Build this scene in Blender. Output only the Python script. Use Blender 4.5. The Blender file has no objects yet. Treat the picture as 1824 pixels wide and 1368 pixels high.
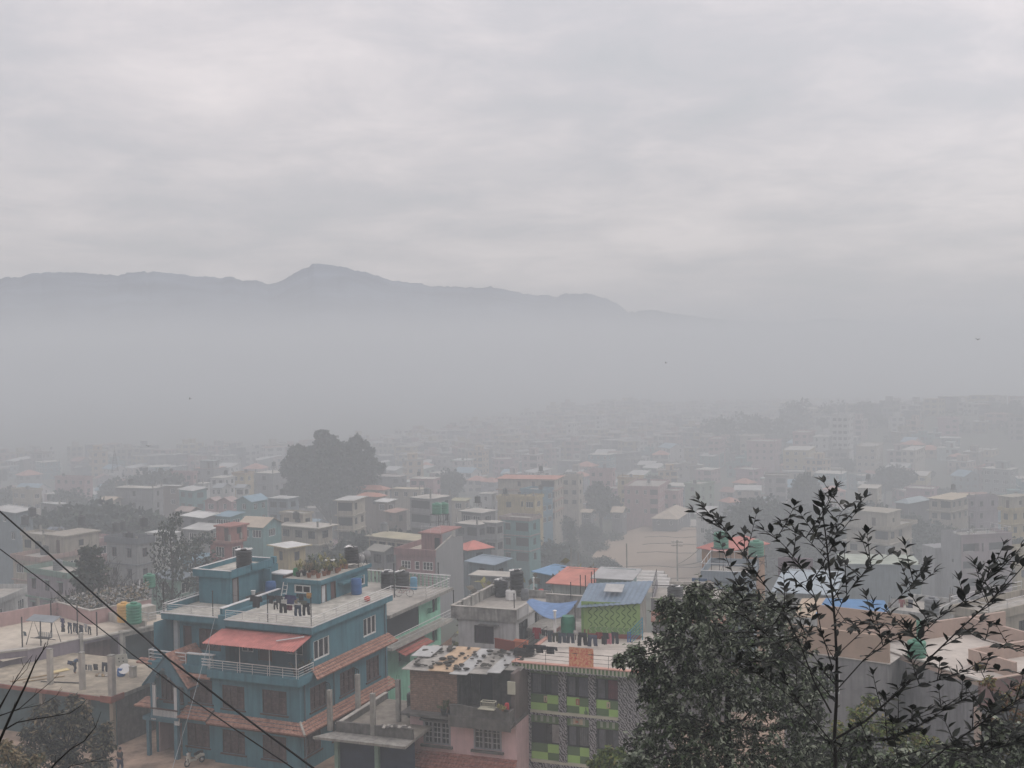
import bpy, math, random
from math import sin, cos, tan, atan, radians, pi, sqrt, exp
from mathutils import Vector, Matrix
random.seed(7)
S = bpy.context.scene
COL = S.collection
# ---------------------------------------------------------------- camera
FPX, YH, ROLL = 2100.0, 620.0, radians(.9)
CP = Vector((0, 0, 60))
_p = atan((684 - YH) / FPX)
FW = Vector((0, cos(_p), -sin(_p)))
_r0 = Vector((1, 0, 0)); _u0 = _r0.cross(FW)
RT = _r0 * cos(ROLL) - _u0 * sin(ROLL)
UP = _r0 * sin(ROLL) + _u0 * cos(ROLL)
cd = bpy.data.cameras.new('camera'); cam = bpy.data.objects.new('camera', cd); COL.objects.link(cam)
cd.sensor_width = 36; cd.lens = 36 * FPX / 1824; cd.clip_start = .1; cd.clip_end = 40000
mw = Matrix((RT, UP, -FW)).transposed().to_4x4(); mw.translation = CP
cam.matrix_world = mw
S.camera = cam
# ---------------------------------------------------------------- sky, sun, exposure
S.view_settings.view_transform = 'Standard'; S.view_settings.look = 'None'
S.view_settings.exposure = 0; S.view_settings.gamma = 1
SUN_EL, SUN_AZ = radians(42), radians(72)          # azimuth to the right of the view direction
W = bpy.data.worlds.new('World'); S.world = W; W.use_nodes = True
nt = W.node_tree; nt.nodes.clear(); N = nt.nodes.new; L = nt.links.new
out = N('ShaderNodeOutputWorld'); bg = N('ShaderNodeBackground'); L(bg.outputs[0], out.inputs[0])
bg.inputs[1].default_value = .1
sky = N('ShaderNodeTexSky'); sky.sky_type = 'NISHITA'; sky.sun_disc = False
sky.sun_elevation = SUN_EL; sky.sun_rotation = SUN_AZ; sky.air_density = 1.5; sky.dust_density = 4; sky.altitude = 1300
def wmath(op, a, b=None, c=None):
    n = N('ShaderNodeMath'); n.operation = op
    for i, v in enumerate((a, b, c)):
        if v is None: continue
        if isinstance(v, (int, float)): n.inputs[i].default_value = v
        else: L(v, n.inputs[i])
    return n.outputs[0]
tc = N('ShaderNodeTexCoord'); sp = N('ShaderNodeSeparateXYZ'); L(tc.outputs['Generated'], sp.inputs[0])
zz = wmath('ADD', wmath('MAXIMUM', sp.outputs[2], 0), .17)
cb = N('ShaderNodeCombineXYZ')
L(wmath('DIVIDE', sp.outputs[0], zz), cb.inputs[0]); L(wmath('DIVIDE', sp.outputs[1], zz), cb.inputs[1])
def cloud_noise(scale, loc, detail, rough, dist):
    mp = N('ShaderNodeMapping'); L(cb.outputs[0], mp.inputs[0]); mp.inputs['Location'].default_value = loc
    n = N('ShaderNodeTexNoise'); L(mp.outputs[0], n.inputs['Vector'])
    n.inputs['Scale'].default_value = scale; n.inputs['Detail'].default_value = detail
    n.inputs['Roughness'].default_value = rough; n.inputs['Distortion'].default_value = dist
    return n.outputs['Fac']
n1 = cloud_noise(1.0, (5.2, 1.3, 0), 6, .52, .25)
n2 = cloud_noise(3.1, (7.3, 2.2, 0), 10, .62, .35)
mixn = wmath('ADD', wmath('MULTIPLY', n1, .6), wmath('MULTIPLY', n2, .4))
cr = N('ShaderNodeValToRGB'); L(mixn, cr.inputs[0])
e = cr.color_ramp.elements
SKYK = 11.1
def kc(r, g, b): return (r * SKYK, g * SKYK, b * SKYK, 1)
e[0].position = .36; e[0].color = kc(.57, .565, .59)
e[1].position = .64; e[1].color = kc(.87, .80, .80)
x = e.new(.44); x.color = kc(.625, .60, .625)
x = e.new(.515); x.color = kc(.715, .67, .685)
# overcast sky: brighter overhead than near the horizon, and brighter towards the hidden sun
sd = Vector((sin(SUN_AZ) * cos(SUN_EL), cos(SUN_AZ) * cos(SUN_EL), sin(SUN_EL)))
dt = N('ShaderNodeVectorMath'); dt.operation = 'DOT_PRODUCT'; L(tc.outputs['Generated'], dt.inputs[0]); dt.inputs[1].default_value = sd
glow = wmath('MULTIPLY', wmath('POWER', wmath('MAXIMUM', dt.outputs['Value'], 0), 6), .16)
ze = wmath('MULTIPLY', wmath('MAXIMUM', sp.outputs[2], 0), .9)
pd = ray_dir = (RT * 900 + UP * 440 + FW * FPX).normalized()     # a thinner, brighter patch of cloud low on the right
d2 = N('ShaderNodeVectorMath'); d2.operation = 'DOT_PRODUCT'; L(tc.outputs['Generated'], d2.inputs[0]); d2.inputs[1].default_value = pd
patch = wmath('MULTIPLY', wmath('POWER', wmath('MAXIMUM', d2.outputs['Value'], 0), 90), .10)
gain = wmath('ADD', wmath('ADD', wmath('ADD', glow, patch), ze), .81)
vm = N('ShaderNodeVectorMath'); vm.operation = 'SCALE'; L(cr.outputs[0], vm.inputs[0]); L(gain, vm.inputs['Scale'])
mx = N('ShaderNodeMix'); mx.data_type = 'RGBA'; mx.inputs[0].default_value = .9
L(sky.outputs[0], mx.inputs[6]); L(vm.outputs[0], mx.inputs[7]); L(mx.outputs[2], bg.inputs[0])
sl = bpy.data.lights.new('sun', 'SUN'); so = bpy.data.objects.new('sun', sl); COL.objects.link(so)
sl.energy = .9; sl.angle = radians(16); sl.color = (1, .95, .88)
so.rotation_euler = sd.to_track_quat('Z', 'Y').to_euler(); so.location = (0, 0, 300)
S.cycles.use_denoising = True
S.cycles.volume_bounces = 3; S.cycles.max_bounces = 8; S.cycles.diffuse_bounces = 2; S.cycles.glossy_bounces = 2
S.cycles.transparent_max_bounces = 6
S.cycles.caustics_reflective = False; S.cycles.caustics_refractive = False
HAZE_D, HAZE_TOP = .00255, 87.0

# ---------------------------------------------------------------- helpers: projection, mesh building, tagging
def ray(px, py): return FW * FPX + RT * (px - 912) - UP * (py - 684)
def at(px, py, d):
    v = ray(px, py); return CP + v * (d / v.y)
def onz(px, py, z):
    v = ray(px, py); return CP + v * ((z - CP.z) / v.z)
class Fr:                                     # a building's own frame: x along its left-hand face, y along its right-hand face
    def __init__(s, o, th):
        s.o = Vector(o); s.th = th; t = radians(th)
        s.u = Vector((cos(t), -sin(t), 0)); s.v = Vector((sin(t), cos(t), 0))
    def loc(s, p): q = p - s.o; return Vector((q.dot(s.u), q.dot(s.v), q.z))
    def front(s, px, py, y0=0):
        v = ray(px, py); return s.loc(CP + v * (((s.o - CP).dot(s.v) + y0) / v.dot(s.v)))
    def side(s, px, py, x0=0):
        v = ray(px, py); return s.loc(CP + v * (((s.o - CP).dot(s.u) + x0) / v.dot(s.u)))
    def top(s, px, py, z0): return s.loc(onz(px, py, s.o.z + z0))
    def w(s, x, y, z): return s.o + s.u * x + s.v * y + Vector((0, 0, z))
def lerp(pts, t):
    if t <= pts[0][0]: return pts[0][1]
    for (a, b), (c, d) in zip(pts, pts[1:]):
        if t <= c: return b + (d - b) * (t - a) / (c - a)
    return pts[-1][1]
HP = [(-80, 66), (-10, 60), (3, 57.5), (8, 55), (16, 50), (40, 39), (62, 33), (72, 31.7), (94, 31.4), (112, 27), (140, 21), (200, 12), (265, 4), (330, 2.6), (450, 0), (3000, 0)]
def H(x, y):
    h = lerp(HP, y)
    h += 21 * exp(-((max(0, 235 - x) / 95) ** 2) - ((y - 660) / 105) ** 2) + 6 * exp(-((x - 70) / 130) ** 2 - ((y - 930) / 130) ** 2)
    return h
class MB:
    def __init__(s): s.v = []; s.f = []; s.m = []; s.mats = []
    def mi(s, mat):
        if mat not in s.mats: s.mats.append(mat)
        return s.mats.index(mat)
    def face(s, pts, mat):
        k = len(s.v); s.v += [tuple(p) for p in pts]; s.f.append(tuple(range(k, k + len(pts)))); s.m.append(s.mi(mat))
    def box(s, x0, x1, y0, y1, z0, z1, mat):
        k = len(s.v); s.v += [(x, y, z) for z in (z0, z1) for y in (y0, y1) for x in (x0, x1)]
        i = s.mi(mat)
        for q in ((0, 2, 3, 1), (4, 5, 7, 6), (0, 1, 5, 4), (2, 6, 7, 3), (0, 4, 6, 2), (1, 3, 7, 5)):
            s.f.append(tuple(k + a for a in q)); s.m.append(i)
    def slab(s, pts, t, mat):                 # a sheet through pts given a thickness t downward
        n = len(pts); k = len(s.v); s.v += [tuple(p) for p in pts] + [(p[0], p[1], p[2] - t) for p in pts]; i = s.mi(mat)
        s.f.append(tuple(range(k, k + n))); s.f.append(tuple(range(k + 2 * n - 1, k + n - 1, -1))); s.m += [i, i]
        for a in range(n):
            b = (a + 1) % n; s.f.append((k + a, k + n + a, k + n + b, k + b)); s.m.append(i)
    def tube(s, pts, r, mat, n=6, cap=True):
        pts = [Vector(p) for p in pts]; rs = r if isinstance(r, (list, tuple)) else [r] * len(pts); i = s.mi(mat); k = len(s.v)
        for a, p in enumerate(pts):
            d = (pts[min(a + 1, len(pts) - 1)] - pts[max(a - 1, 0)])
            d = d.normalized() if d.length > 1e-9 else Vector((0, 0, 1))
            e1 = d.cross(Vector((0, 0, 1)) if abs(d.z) < .9 else Vector((1, 0, 0))).normalized(); e2 = d.cross(e1)
            for j in range(n):
                t = 2 * pi * j / n; s.v.append(tuple(p + (e1 * cos(t) + e2 * sin(t)) * rs[a]))
        for a in range(len(pts) - 1):
            for j in range(n):
                b = (j + 1) % n; s.f.append((k + a * n + j, k + a * n + b, k + (a + 1) * n + b, k + (a + 1) * n + j)); s.m.append(i)
        if cap:
            s.f.append(tuple(k + j for j in range(n))); s.m.append(i)
            z = k + (len(pts) - 1) * n; s.f.append(tuple(z + n - 1 - j for j in range(n))); s.m.append(i)
    def bar(s, a, b, w, mat): s.tube([a, b], w, mat, 4)
    def lathe(s, c, prof, mat, n=20):         # prof: list of (r, z)
        k = len(s.v); i = s.mi(mat); m = len(prof)
        for r, z in prof:
            for j in range(n):
                t = 2 * pi * j / n; s.v.append((c[0] + r * cos(t), c[1] + r * sin(t), c[2] + z))
        for a in range(m - 1):
            for j in range(n):
                b = (j + 1) % n; s.f.append((k + a * n + j, k + a * n + b, k + (a + 1) * n + b, k + (a + 1) * n + j)); s.m.append(i)
        s.f.append(tuple(k + n - 1 - j for j in range(n))); s.m.append(i)
        z = k + (m - 1) * n; s.f.append(tuple(z + j for j in range(n))); s.m.append(i)
    def grid(s, fn, nu, nv, mat):
        k = len(s.v); i = s.mi(mat)
        for b in range(nv + 1):
            for a in range(nu + 1): s.v.append(tuple(fn(a / nu, b / nv)))
        for b in range(nv):
            for a in range(nu):
                q = k + b * (nu + 1) + a; s.f.append((q, q + 1, q + nu + 2, q + nu + 1)); s.m.append(i)
    def wall(s, p0, p1, z0, z1, holes, mat, depth=.14, inn=None, back=None):
        # vertical wall from p0 to p1 (xy) with real openings; holes (a0, a1, h0, h1) along it; reveals go inward
        p0 = Vector((p0[0], p0[1], 0)); p1 = Vector((p1[0], p1[1], 0)); Wd = (p1 - p0).length; d = (p1 - p0) / Wd
        nin = Vector((-d.y, d.x, 0)) if inn is None else Vector(inn)
        def P(a, z, q=0): return p0 + d * a + nin * q + Vector((0, 0, z))
        hs = [(max(0.02, a), min(Wd - .02, b), max(z0 + .01, c), min(z1 - .01, e_)) for a, b, c, e_ in holes]
        hs = [h for h in hs if h[1] - h[0] > .05 and h[3] - h[2] > .05]
        xs = sorted({0, Wd, *[h[0] for h in hs], *[h[1] for h in hs]}); zs = sorted({z0, z1, *[h[2] for h in hs], *[h[3] for h in hs]})
        for a, b in zip(xs, xs[1:]):
            for c, e_ in zip(zs, zs[1:]):
                mx_, mz_ = (a + b) / 2, (c + e_) / 2
                if any(h[0] < mx_ < h[1] and h[2] < mz_ < h[3] for h in hs): continue
                s.face([P(a, c), P(b, c), P(b, e_), P(a, e_)], mat)
        for a, b, c, e_ in hs:
            s.face([P(a, c), P(a, c, depth), P(a, e_, depth), P(a, e_)], mat); s.face([P(b, c), P(b, e_), P(b, e_, depth), P(b, c, depth)], mat)
            s.face([P(a, c), P(b, c), P(b, c, depth), P(a, c, depth)], mat); s.face([P(a, e_), P(a, e_, depth), P(b, e_, depth), P(b, e_)], mat)
            if back: s.face([P(a, c, depth), P(b, c, depth), P(b, e_, depth), P(a, e_, depth)], back)
    def data(s, name):
        me = bpy.data.meshes.new(name); me.from_pydata(s.v, [], s.f)
        for m in s.mats: me.materials.append(m)
        me.polygons.foreach_set('material_index', s.m); me.update(); return me
    def build(s, name, parent=None, smooth=False, loc=(0, 0, 0)):
        me = s.data(name)
        if smooth: me.polygons.foreach_set('use_smooth', [True] * len(me.polygons))
        return link(name, me, parent, loc)
def link(name, me, parent=None, loc=(0, 0, 0), rz=0):
    o = bpy.data.objects.new(name, me); COL.objects.link(o); o.parent = parent; o.location = loc; o.rotation_euler = (0, 0, rz)
    if name == 'window' and me and me.name in GL: link('pane', GL[me.name], o)
    return o
GL = {}
def tag(o, label, cat=None, group=None, kind=None):
    if label: o['label'] = label
    if cat: o['category'] = cat
    if group: o['group'] = group
    if kind: o['kind'] = kind
    return o
def empty(name, loc, rz, label, cat, group=None):
    o = link(name, None, None, loc, rz); o.empty_display_size = .5; return tag(o, label, cat, group)
def struct(o): o['kind'] = 'structure'; return o
def dup(o, loc, rz=None, label=None, scale=None, group=None):
    c = o.copy(); COL.objects.link(c); c.location = loc
    if rz is not None: c.rotation_euler = (0, 0, rz)
    if scale: c.scale = (scale,) * 3 if not isinstance(scale, tuple) else scale
    if label: c['label'] = label
    if group: c['group'] = group
    for ch in KIDS(o):
        d = ch.copy(); COL.objects.link(d); d.parent = c
        for g in KIDS(ch): q = g.copy(); COL.objects.link(q); q.parent = d
    return c
def KIDS(o): return [c for c in list(o.children)]
# ---------------------------------------------------------------- materials
_mc = {}
def M(name, col, rough=.85, var=.16, scale=1.2, streak=0, col2=None, spec=.3, metal=0, bump=0):
    if name in _mc: return _mc[name]
    m = bpy.data.materials.new(name); m.use_nodes = True; t = m.node_tree; b = t.nodes['Principled BSDF']
    b.inputs['Roughness'].default_value = rough; b.inputs['Specular IOR Level'].default_value = spec; b.inputs['Metallic'].default_value = metal
    tc = t.nodes.new('ShaderNodeTexCoord'); n = t.nodes.new('ShaderNodeTexNoise'); n.inputs['Scale'].default_value = scale
    n.inputs['Detail'].default_value = 8; n.inputs['Roughness'].default_value = .65; t.links.new(tc.outputs['Object'], n.inputs['Vector'])
    r = t.nodes.new('ShaderNodeValToRGB'); t.links.new(n.outputs['Fac'], r.inputs[0])
    c2 = col2 or tuple(min(1, c * (1 + var)) for c in col); c1 = tuple(c * (1 - var * 1.5) for c in col)
    r.color_ramp.elements[0].position = .3; r.color_ramp.elements[0].color = (*c1, 1)
    r.color_ramp.elements[1].position = .72; r.color_ramp.elements[1].color = (*c2, 1)
    outc = r.outputs[0]
    if streak:
        mp = t.nodes.new('ShaderNodeMapping'); mp.inputs['Scale'].default_value = (2.2, 2.2, .22); t.links.new(tc.outputs['Object'], mp.inputs[0])
        n2 = t.nodes.new('ShaderNodeTexNoise'); n2.inputs['Scale'].default_value = 1.6; n2.inputs['Detail'].default_value = 6; t.links.new(mp.outputs[0], n2.inputs['Vector'])
        mr = t.nodes.new('ShaderNodeMapRange'); mr.inputs[1].default_value = .46; mr.inputs[2].default_value = .72; mr.inputs[3].default_value = 0; mr.inputs[4].default_value = streak
        t.links.new(n2.outputs['Fac'], mr.inputs[0])
        mx = t.nodes.new('ShaderNodeMix'); mx.data_type = 'RGBA'; t.links.new(mr.outputs[0], mx.inputs[0]); t.links.new(outc, mx.inputs[6]); mx.inputs[7].default_value = (*[c * .35 for c in col], 1)
        outc = mx.outputs[2]
    t.links.new(outc, b.inputs['Base Color'])
    if bump:
        bp = t.nodes.new('ShaderNodeBump'); bp.inputs['Strength'].default_value = bump; bp.inputs['Distance'].default_value = .03
        t.links.new(n.outputs['Fac'], bp.inputs['Height']); t.links.new(bp.outputs[0], b.inputs['Normal'])
    _mc[name] = m; return m
CONC = M('concrete', (.30, .285, .26), streak=.6, var=.3, scale=1.5)
CONCD = M('dark_concrete', (.15, .14, .13), streak=.6, var=.35, scale=1.8)
CONCL = M('light_concrete', (.45, .42, .38), streak=.35, var=.22)
ROOFC = M('roof_screed', (.36, .335, .30), var=.25, scale=.9, streak=0)
GLASS = M('window_glass', (.018, .022, .028), rough=.18, var=.3, spec=.5)
DARK = M('dark_interior', (.012, .013, .015), rough=.9)
WHITE = M('white_paint', (.72, .71, .69), var=.1, rough=.5)
BROWNW = M('brown_wood', (.075, .042, .036), var=.3, rough=.6)
STEEL = M('steel_rail', (.62, .61, .60), rough=.45, metal=.2, var=.1)
IRON = M('dark_iron', (.035, .033, .032), rough=.6, var=.3)
PVCB = M('black_plastic', (.012, .013, .014), rough=.45, var=.3, spec=.4)
# ---------------------------------------------------------------- ground, fields, roads, mountains
def mat_ground():
    m = M('valley_ground', (.13, .115, .085), var=.35, scale=.05, col2=(.085, .10, .065)); return m
def terrain():
    ys = [-60, -30, -10, 0] + [3 + i * 3 for i in range(34)] + [110 + i * 8 for i in range(24)] + [305 + i * 25 for i in range(28)] + [1020 + i * 60 for i in range(24)]
    ys = sorted(set(y for y in ys if y <= 2440)) + [2440]
    b = MB(); nx = 60; mt = mat_ground()
    rnd = random.Random(3)
    def X(i, y): w = min(1250, 110 + max(y, 0) * .75); return -w + 2 * w * i / nx
    k = 0
    for y in ys:
        for i in range(nx + 1):
            x = X(i, y); b.v.append((x, y, H(x, y) + (rnd.uniform(-.12, .12) if y < 60 or y > 112 else 0)))
    for j in range(len(ys) - 1):
        for i in range(nx):
            q = j * (nx + 1) + i; b.f.append((q, q + 1, q + nx + 2, q + nx + 1)); b.m.append(b.mi(mt))
    struct(b.build('ground', smooth=True))
terrain()
# dirt road in front of the blue house
def sheet(name, pts, dz, mat, sub=1):
    b = MB()
    if sub == 1: b.face([(x, y, H(x, y) + dz) for x, y in pts], mat)
    else:
        a, c, d, e_ = [Vector(p) for p in pts]
        b.grid(lambda u, v: (lambda p: (p.x, p.y, H(p.x, p.y) + dz))((a * (1 - u) + c * u) * (1 - v) + (e_ * (1 - u) + d * u) * v), sub, sub, mat)
    return struct(b.build(name))
DIRT = M('packed_dirt', (.38, .27, .20), var=.4, scale=.8, bump=.6)
sheet('dirt_road', [(-60, 66), (20, 66), (20, 90.5), (-60, 90.5)], .12, DIRT, 24)
FIELD = M('dry_field_soil', (.34, .26, .19), var=.14, scale=.06)
def field():
    b = MB(); rnd = random.Random(5)
    fl = [onz(1005, 1062, 3.6), onz(1330, 1070, 3.6), onz(1300, 945, 3.6), onz(1150, 940, 3.6), onz(1085, 960, 3.6), onz(1050, 1000, 3.6)]
    b.face([(p.x, p.y, 4.2) for p in fl], FIELD)
    # terrace risers: low earth steps across the field
    st = M('terrace_edge', (.16, .125, .10), var=.3)
    for y0, xa, xb in ((282, 24, 56), (296, 26, 58), (316, 33, 58), (330, 36, 60), (342, 38, 58), (356, 42, 60)):
        n = 14; pts = [(xa + (xb - xa) * i / n, y0 + rnd.uniform(-.5, .5) + 1.5 * sin(i * .6), 4.28) for i in range(n + 1)]
        b.tube(pts, .10, st, 4)
    o = struct(b.build('dry_field')); return o
field()
sheet('street', [(-48, 108), (-42, 108), (-60, 210), (-66, 210)], .25, M('street_dust', (.26, .22, .19)), 12)
def mountains():
    prof = [(-900, 540), (-500, 505), (-200, 510), (0, 497), (30, 493), (70, 486), (100, 484), (150, 486), (200, 490), (250, 484), (300, 486), (350, 492), (400, 494), (450, 500), (485, 506), (515, 493), (540, 478), (562, 469), (600, 474), (640, 482), (690, 497), (740, 505), (780, 510), (830, 512), (875, 511), (920, 520), (950, 527), (1000, 525), (1040, 522), (1080, 532), (1100, 540), (1118, 556), (1150, 580), (1300, 640), (1600, 700), (2700, 720)]
    prof2 = [(-900, 700), (900, 640), (1050, 575), (1100, 560), (1160, 551), (1200, 559), (1280, 569), (1400, 575), (1480, 567), (1560, 572), (1640, 585), (1750, 600), (1824, 606), (2300, 600), (2800, 620)]
    from mathutils import noise
    fm = M('mountain_forest_hazed', (.14, .18, .245), var=.3, scale=.0025, col2=(.20, .24, .30))  # forest colour paled and blued: distant air haze is painted into it
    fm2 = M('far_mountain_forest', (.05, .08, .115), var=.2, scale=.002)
    for nm, pr, D, seed in (('mountains', prof, 6500, 1), ('far_mountains', prof2, 9500, 9)):
        b = MB(); nu, nv = 700, 22
        def fn(u, v):
            px = -900 + 3600 * u; P = at(px, lerp(pr, px), D)
            jag = noise.noise(Vector((px * .045, seed, 0))) * 14 + noise.noise(Vector((px * .17, seed, 3))) * 8 + noise.noise(Vector((px * .5, seed, 7))) * 3
            top = max(P.z + jag * D / 6500, 20); s = v ** .9
            y = D - (D - 3000) * (1 - v) + noise.noise(Vector((px * .02, v * 3, seed))) * 250 * (1 - v)
            x = P.x * y / D * 1.0 if v < 1 else P.x
            z = top * s + noise.noise(Vector((px * .012, v * 4, seed + 5))) * 60 * v * (1 - v) * 2
            return (x, y, max(z, 0) if v > 0 else -5)
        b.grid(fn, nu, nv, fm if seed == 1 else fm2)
        k = len(b.v); row = nv * (nu + 1)                       # back slope so that the range has depth
        for i in range(nu + 1): x, y, z = b.v[row + i]; b.v.append((x * 1.25, y + 2500, -5))
        for i in range(nu): b.f.append((row + i, row + i + 1, k + i + 1, k + i)); b.m.append(0)
        struct(b.build(nm, smooth=True))
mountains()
# ---------------------------------------------------------------- windows, roofs, generic houses
_wm = {}
def win_mesh(w, h, frame, panes=2, glass=None, bars=0, sill=None, fr=.06):
    w = round(w, 1); h = round(h, 1); key = (w, h, frame.name, panes, glass.name if glass else '', bars, sill.name if sill else '')
    if key in _wm: return _wm[key]
    b = MB(); g = glass or GLASS
    pb = MB(); pb.box(-w / 2, w / 2, .10, .13, 0, h, g)
    for x0, x1, z0, z1 in ((-w / 2, -w / 2 + fr, 0, h), (w / 2 - fr, w / 2, 0, h), (-w / 2 + fr, w / 2 - fr, 0, fr), (-w / 2 + fr, w / 2 - fr, h - fr, h)): b.box(x0, x1, .02, .099, z0, z1, frame)
    for i in range(1, panes):
        x = -w / 2 + w * i / panes; b.box(x - fr * .4, x + fr * .4, .03, .098, fr, h - fr, frame)
    for i in range(bars):
        z = h * (i + 1) / (bars + 1); b.box(-w / 2 + fr, w / 2 - fr, .045, .094, z - .015, z + .015, frame)
    if sill: b.box(-w / 2 - .12, w / 2 + .12, -.10, .02, -.12, -.02, sill)
    me = b.data('window'); GL[me.name] = pb.data('pane'); _wm[key] = me; return me
def put_win(par, me, face, a, y, z, zoff=0):
    # face 'f': along the local x axis, at depth y.  face 's': along the local y axis, at x = y
    return link('window', me, par, (a, y, z - zoff) if face == 'f' else (y, a, z - zoff), 0 if face == 'f' else pi / 2)
def tile_panel(b, A, B, C, D, mat, tw=.28, th=.32, amp=.035, lift=.05):
    # a barrel-tile roof panel: A,B along the eave, D,C along the top
    A, B, C, D = map(Vector, (A, B, C, D)); nrm = (B - A).cross(D - A).normalized()
    if nrm.z < 0: nrm = -nrm
    nu = max(2, int((B - A).length / tw)); nv = max(1, round((D - A).length / th))
    def P(u, v, z): return (A * (1 - u) + B * u) * (1 - v) + (D * (1 - u) + C * u) * v + nrm * z
    q = 4
    for r in range(nv):
        v0, v1 = r / nv, (r + 1) / nv
        b.grid(lambda u, v: P(u, v0 + (v1 - v0) * v, abs(sin(u * nu * pi)) * amp + lift * (1 - v)), nu * q, 1, mat)
    # thickness along the eave
    b.grid(lambda u, v: P(u, 0, (abs(sin(u * nu * pi)) * amp + lift) * (1 - v) - .07 * v), nu * q, 1, mat)
def corr_panel(b, A, B, C, D, mat, pitch=.2, amp=.03, t=.03):
    A, B, C, D = map(Vector, (A, B, C, D)); nrm = (B - A).cross(D - A).normalized()
    if nrm.z < 0: nrm = -nrm
    nu = max(4, min(90, int((B - A).length / pitch))) * 4
    def P(u, v, z): return (A * (1 - u) + B * u) * (1 - v) + (D * (1 - u) + C * u) * v + nrm * z
    b.grid(lambda u, v: P(u, v, sin(u * nu / 4 * 2 * pi) * amp), nu, 1, mat)
    b.grid(lambda u, v: P(u, v, sin(u * nu / 4 * 2 * pi) * amp - t), nu, 1, mat)
def rail(b, pts, h=.9, n=3, mat=None, sp=1.6, r=.022, top=.032):
    mat = mat or STEEL
    for a, c in zip(pts, pts[1:]):
        a, c = Vector(a), Vector(c); Lr = (c - a).length; k = max(1, round(Lr / sp))
        for i in range(k + 1):
            p = a + (c - a) * i / k; b.tube([p, p + Vector((0, 0, h))], r, mat, 5)
        for i in range(n):
            z = h * (i + 1) / n; b.tube([a + Vector((0, 0, z)), c + Vector((0, 0, z))], top if i == n - 1 else r * .8, mat, 5)
TINW = M('pale_tin', (.43, .43, .42), rough=.45, var=.15, streak=.2)
def hcol(c): return M('paint_%02d_%02d_%02d' % tuple(int(v * 99) for v in c), tuple(v * .8 for v in c), var=.16, streak=.6, scale=.8)
def rcol(c): return M('roofpaint_%02d_%02d_%02d' % tuple(int(v * 99) for v in c), c, var=.2, streak=.15, scale=.5, rough=.7)
HOUSES = []; STUB = None
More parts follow.
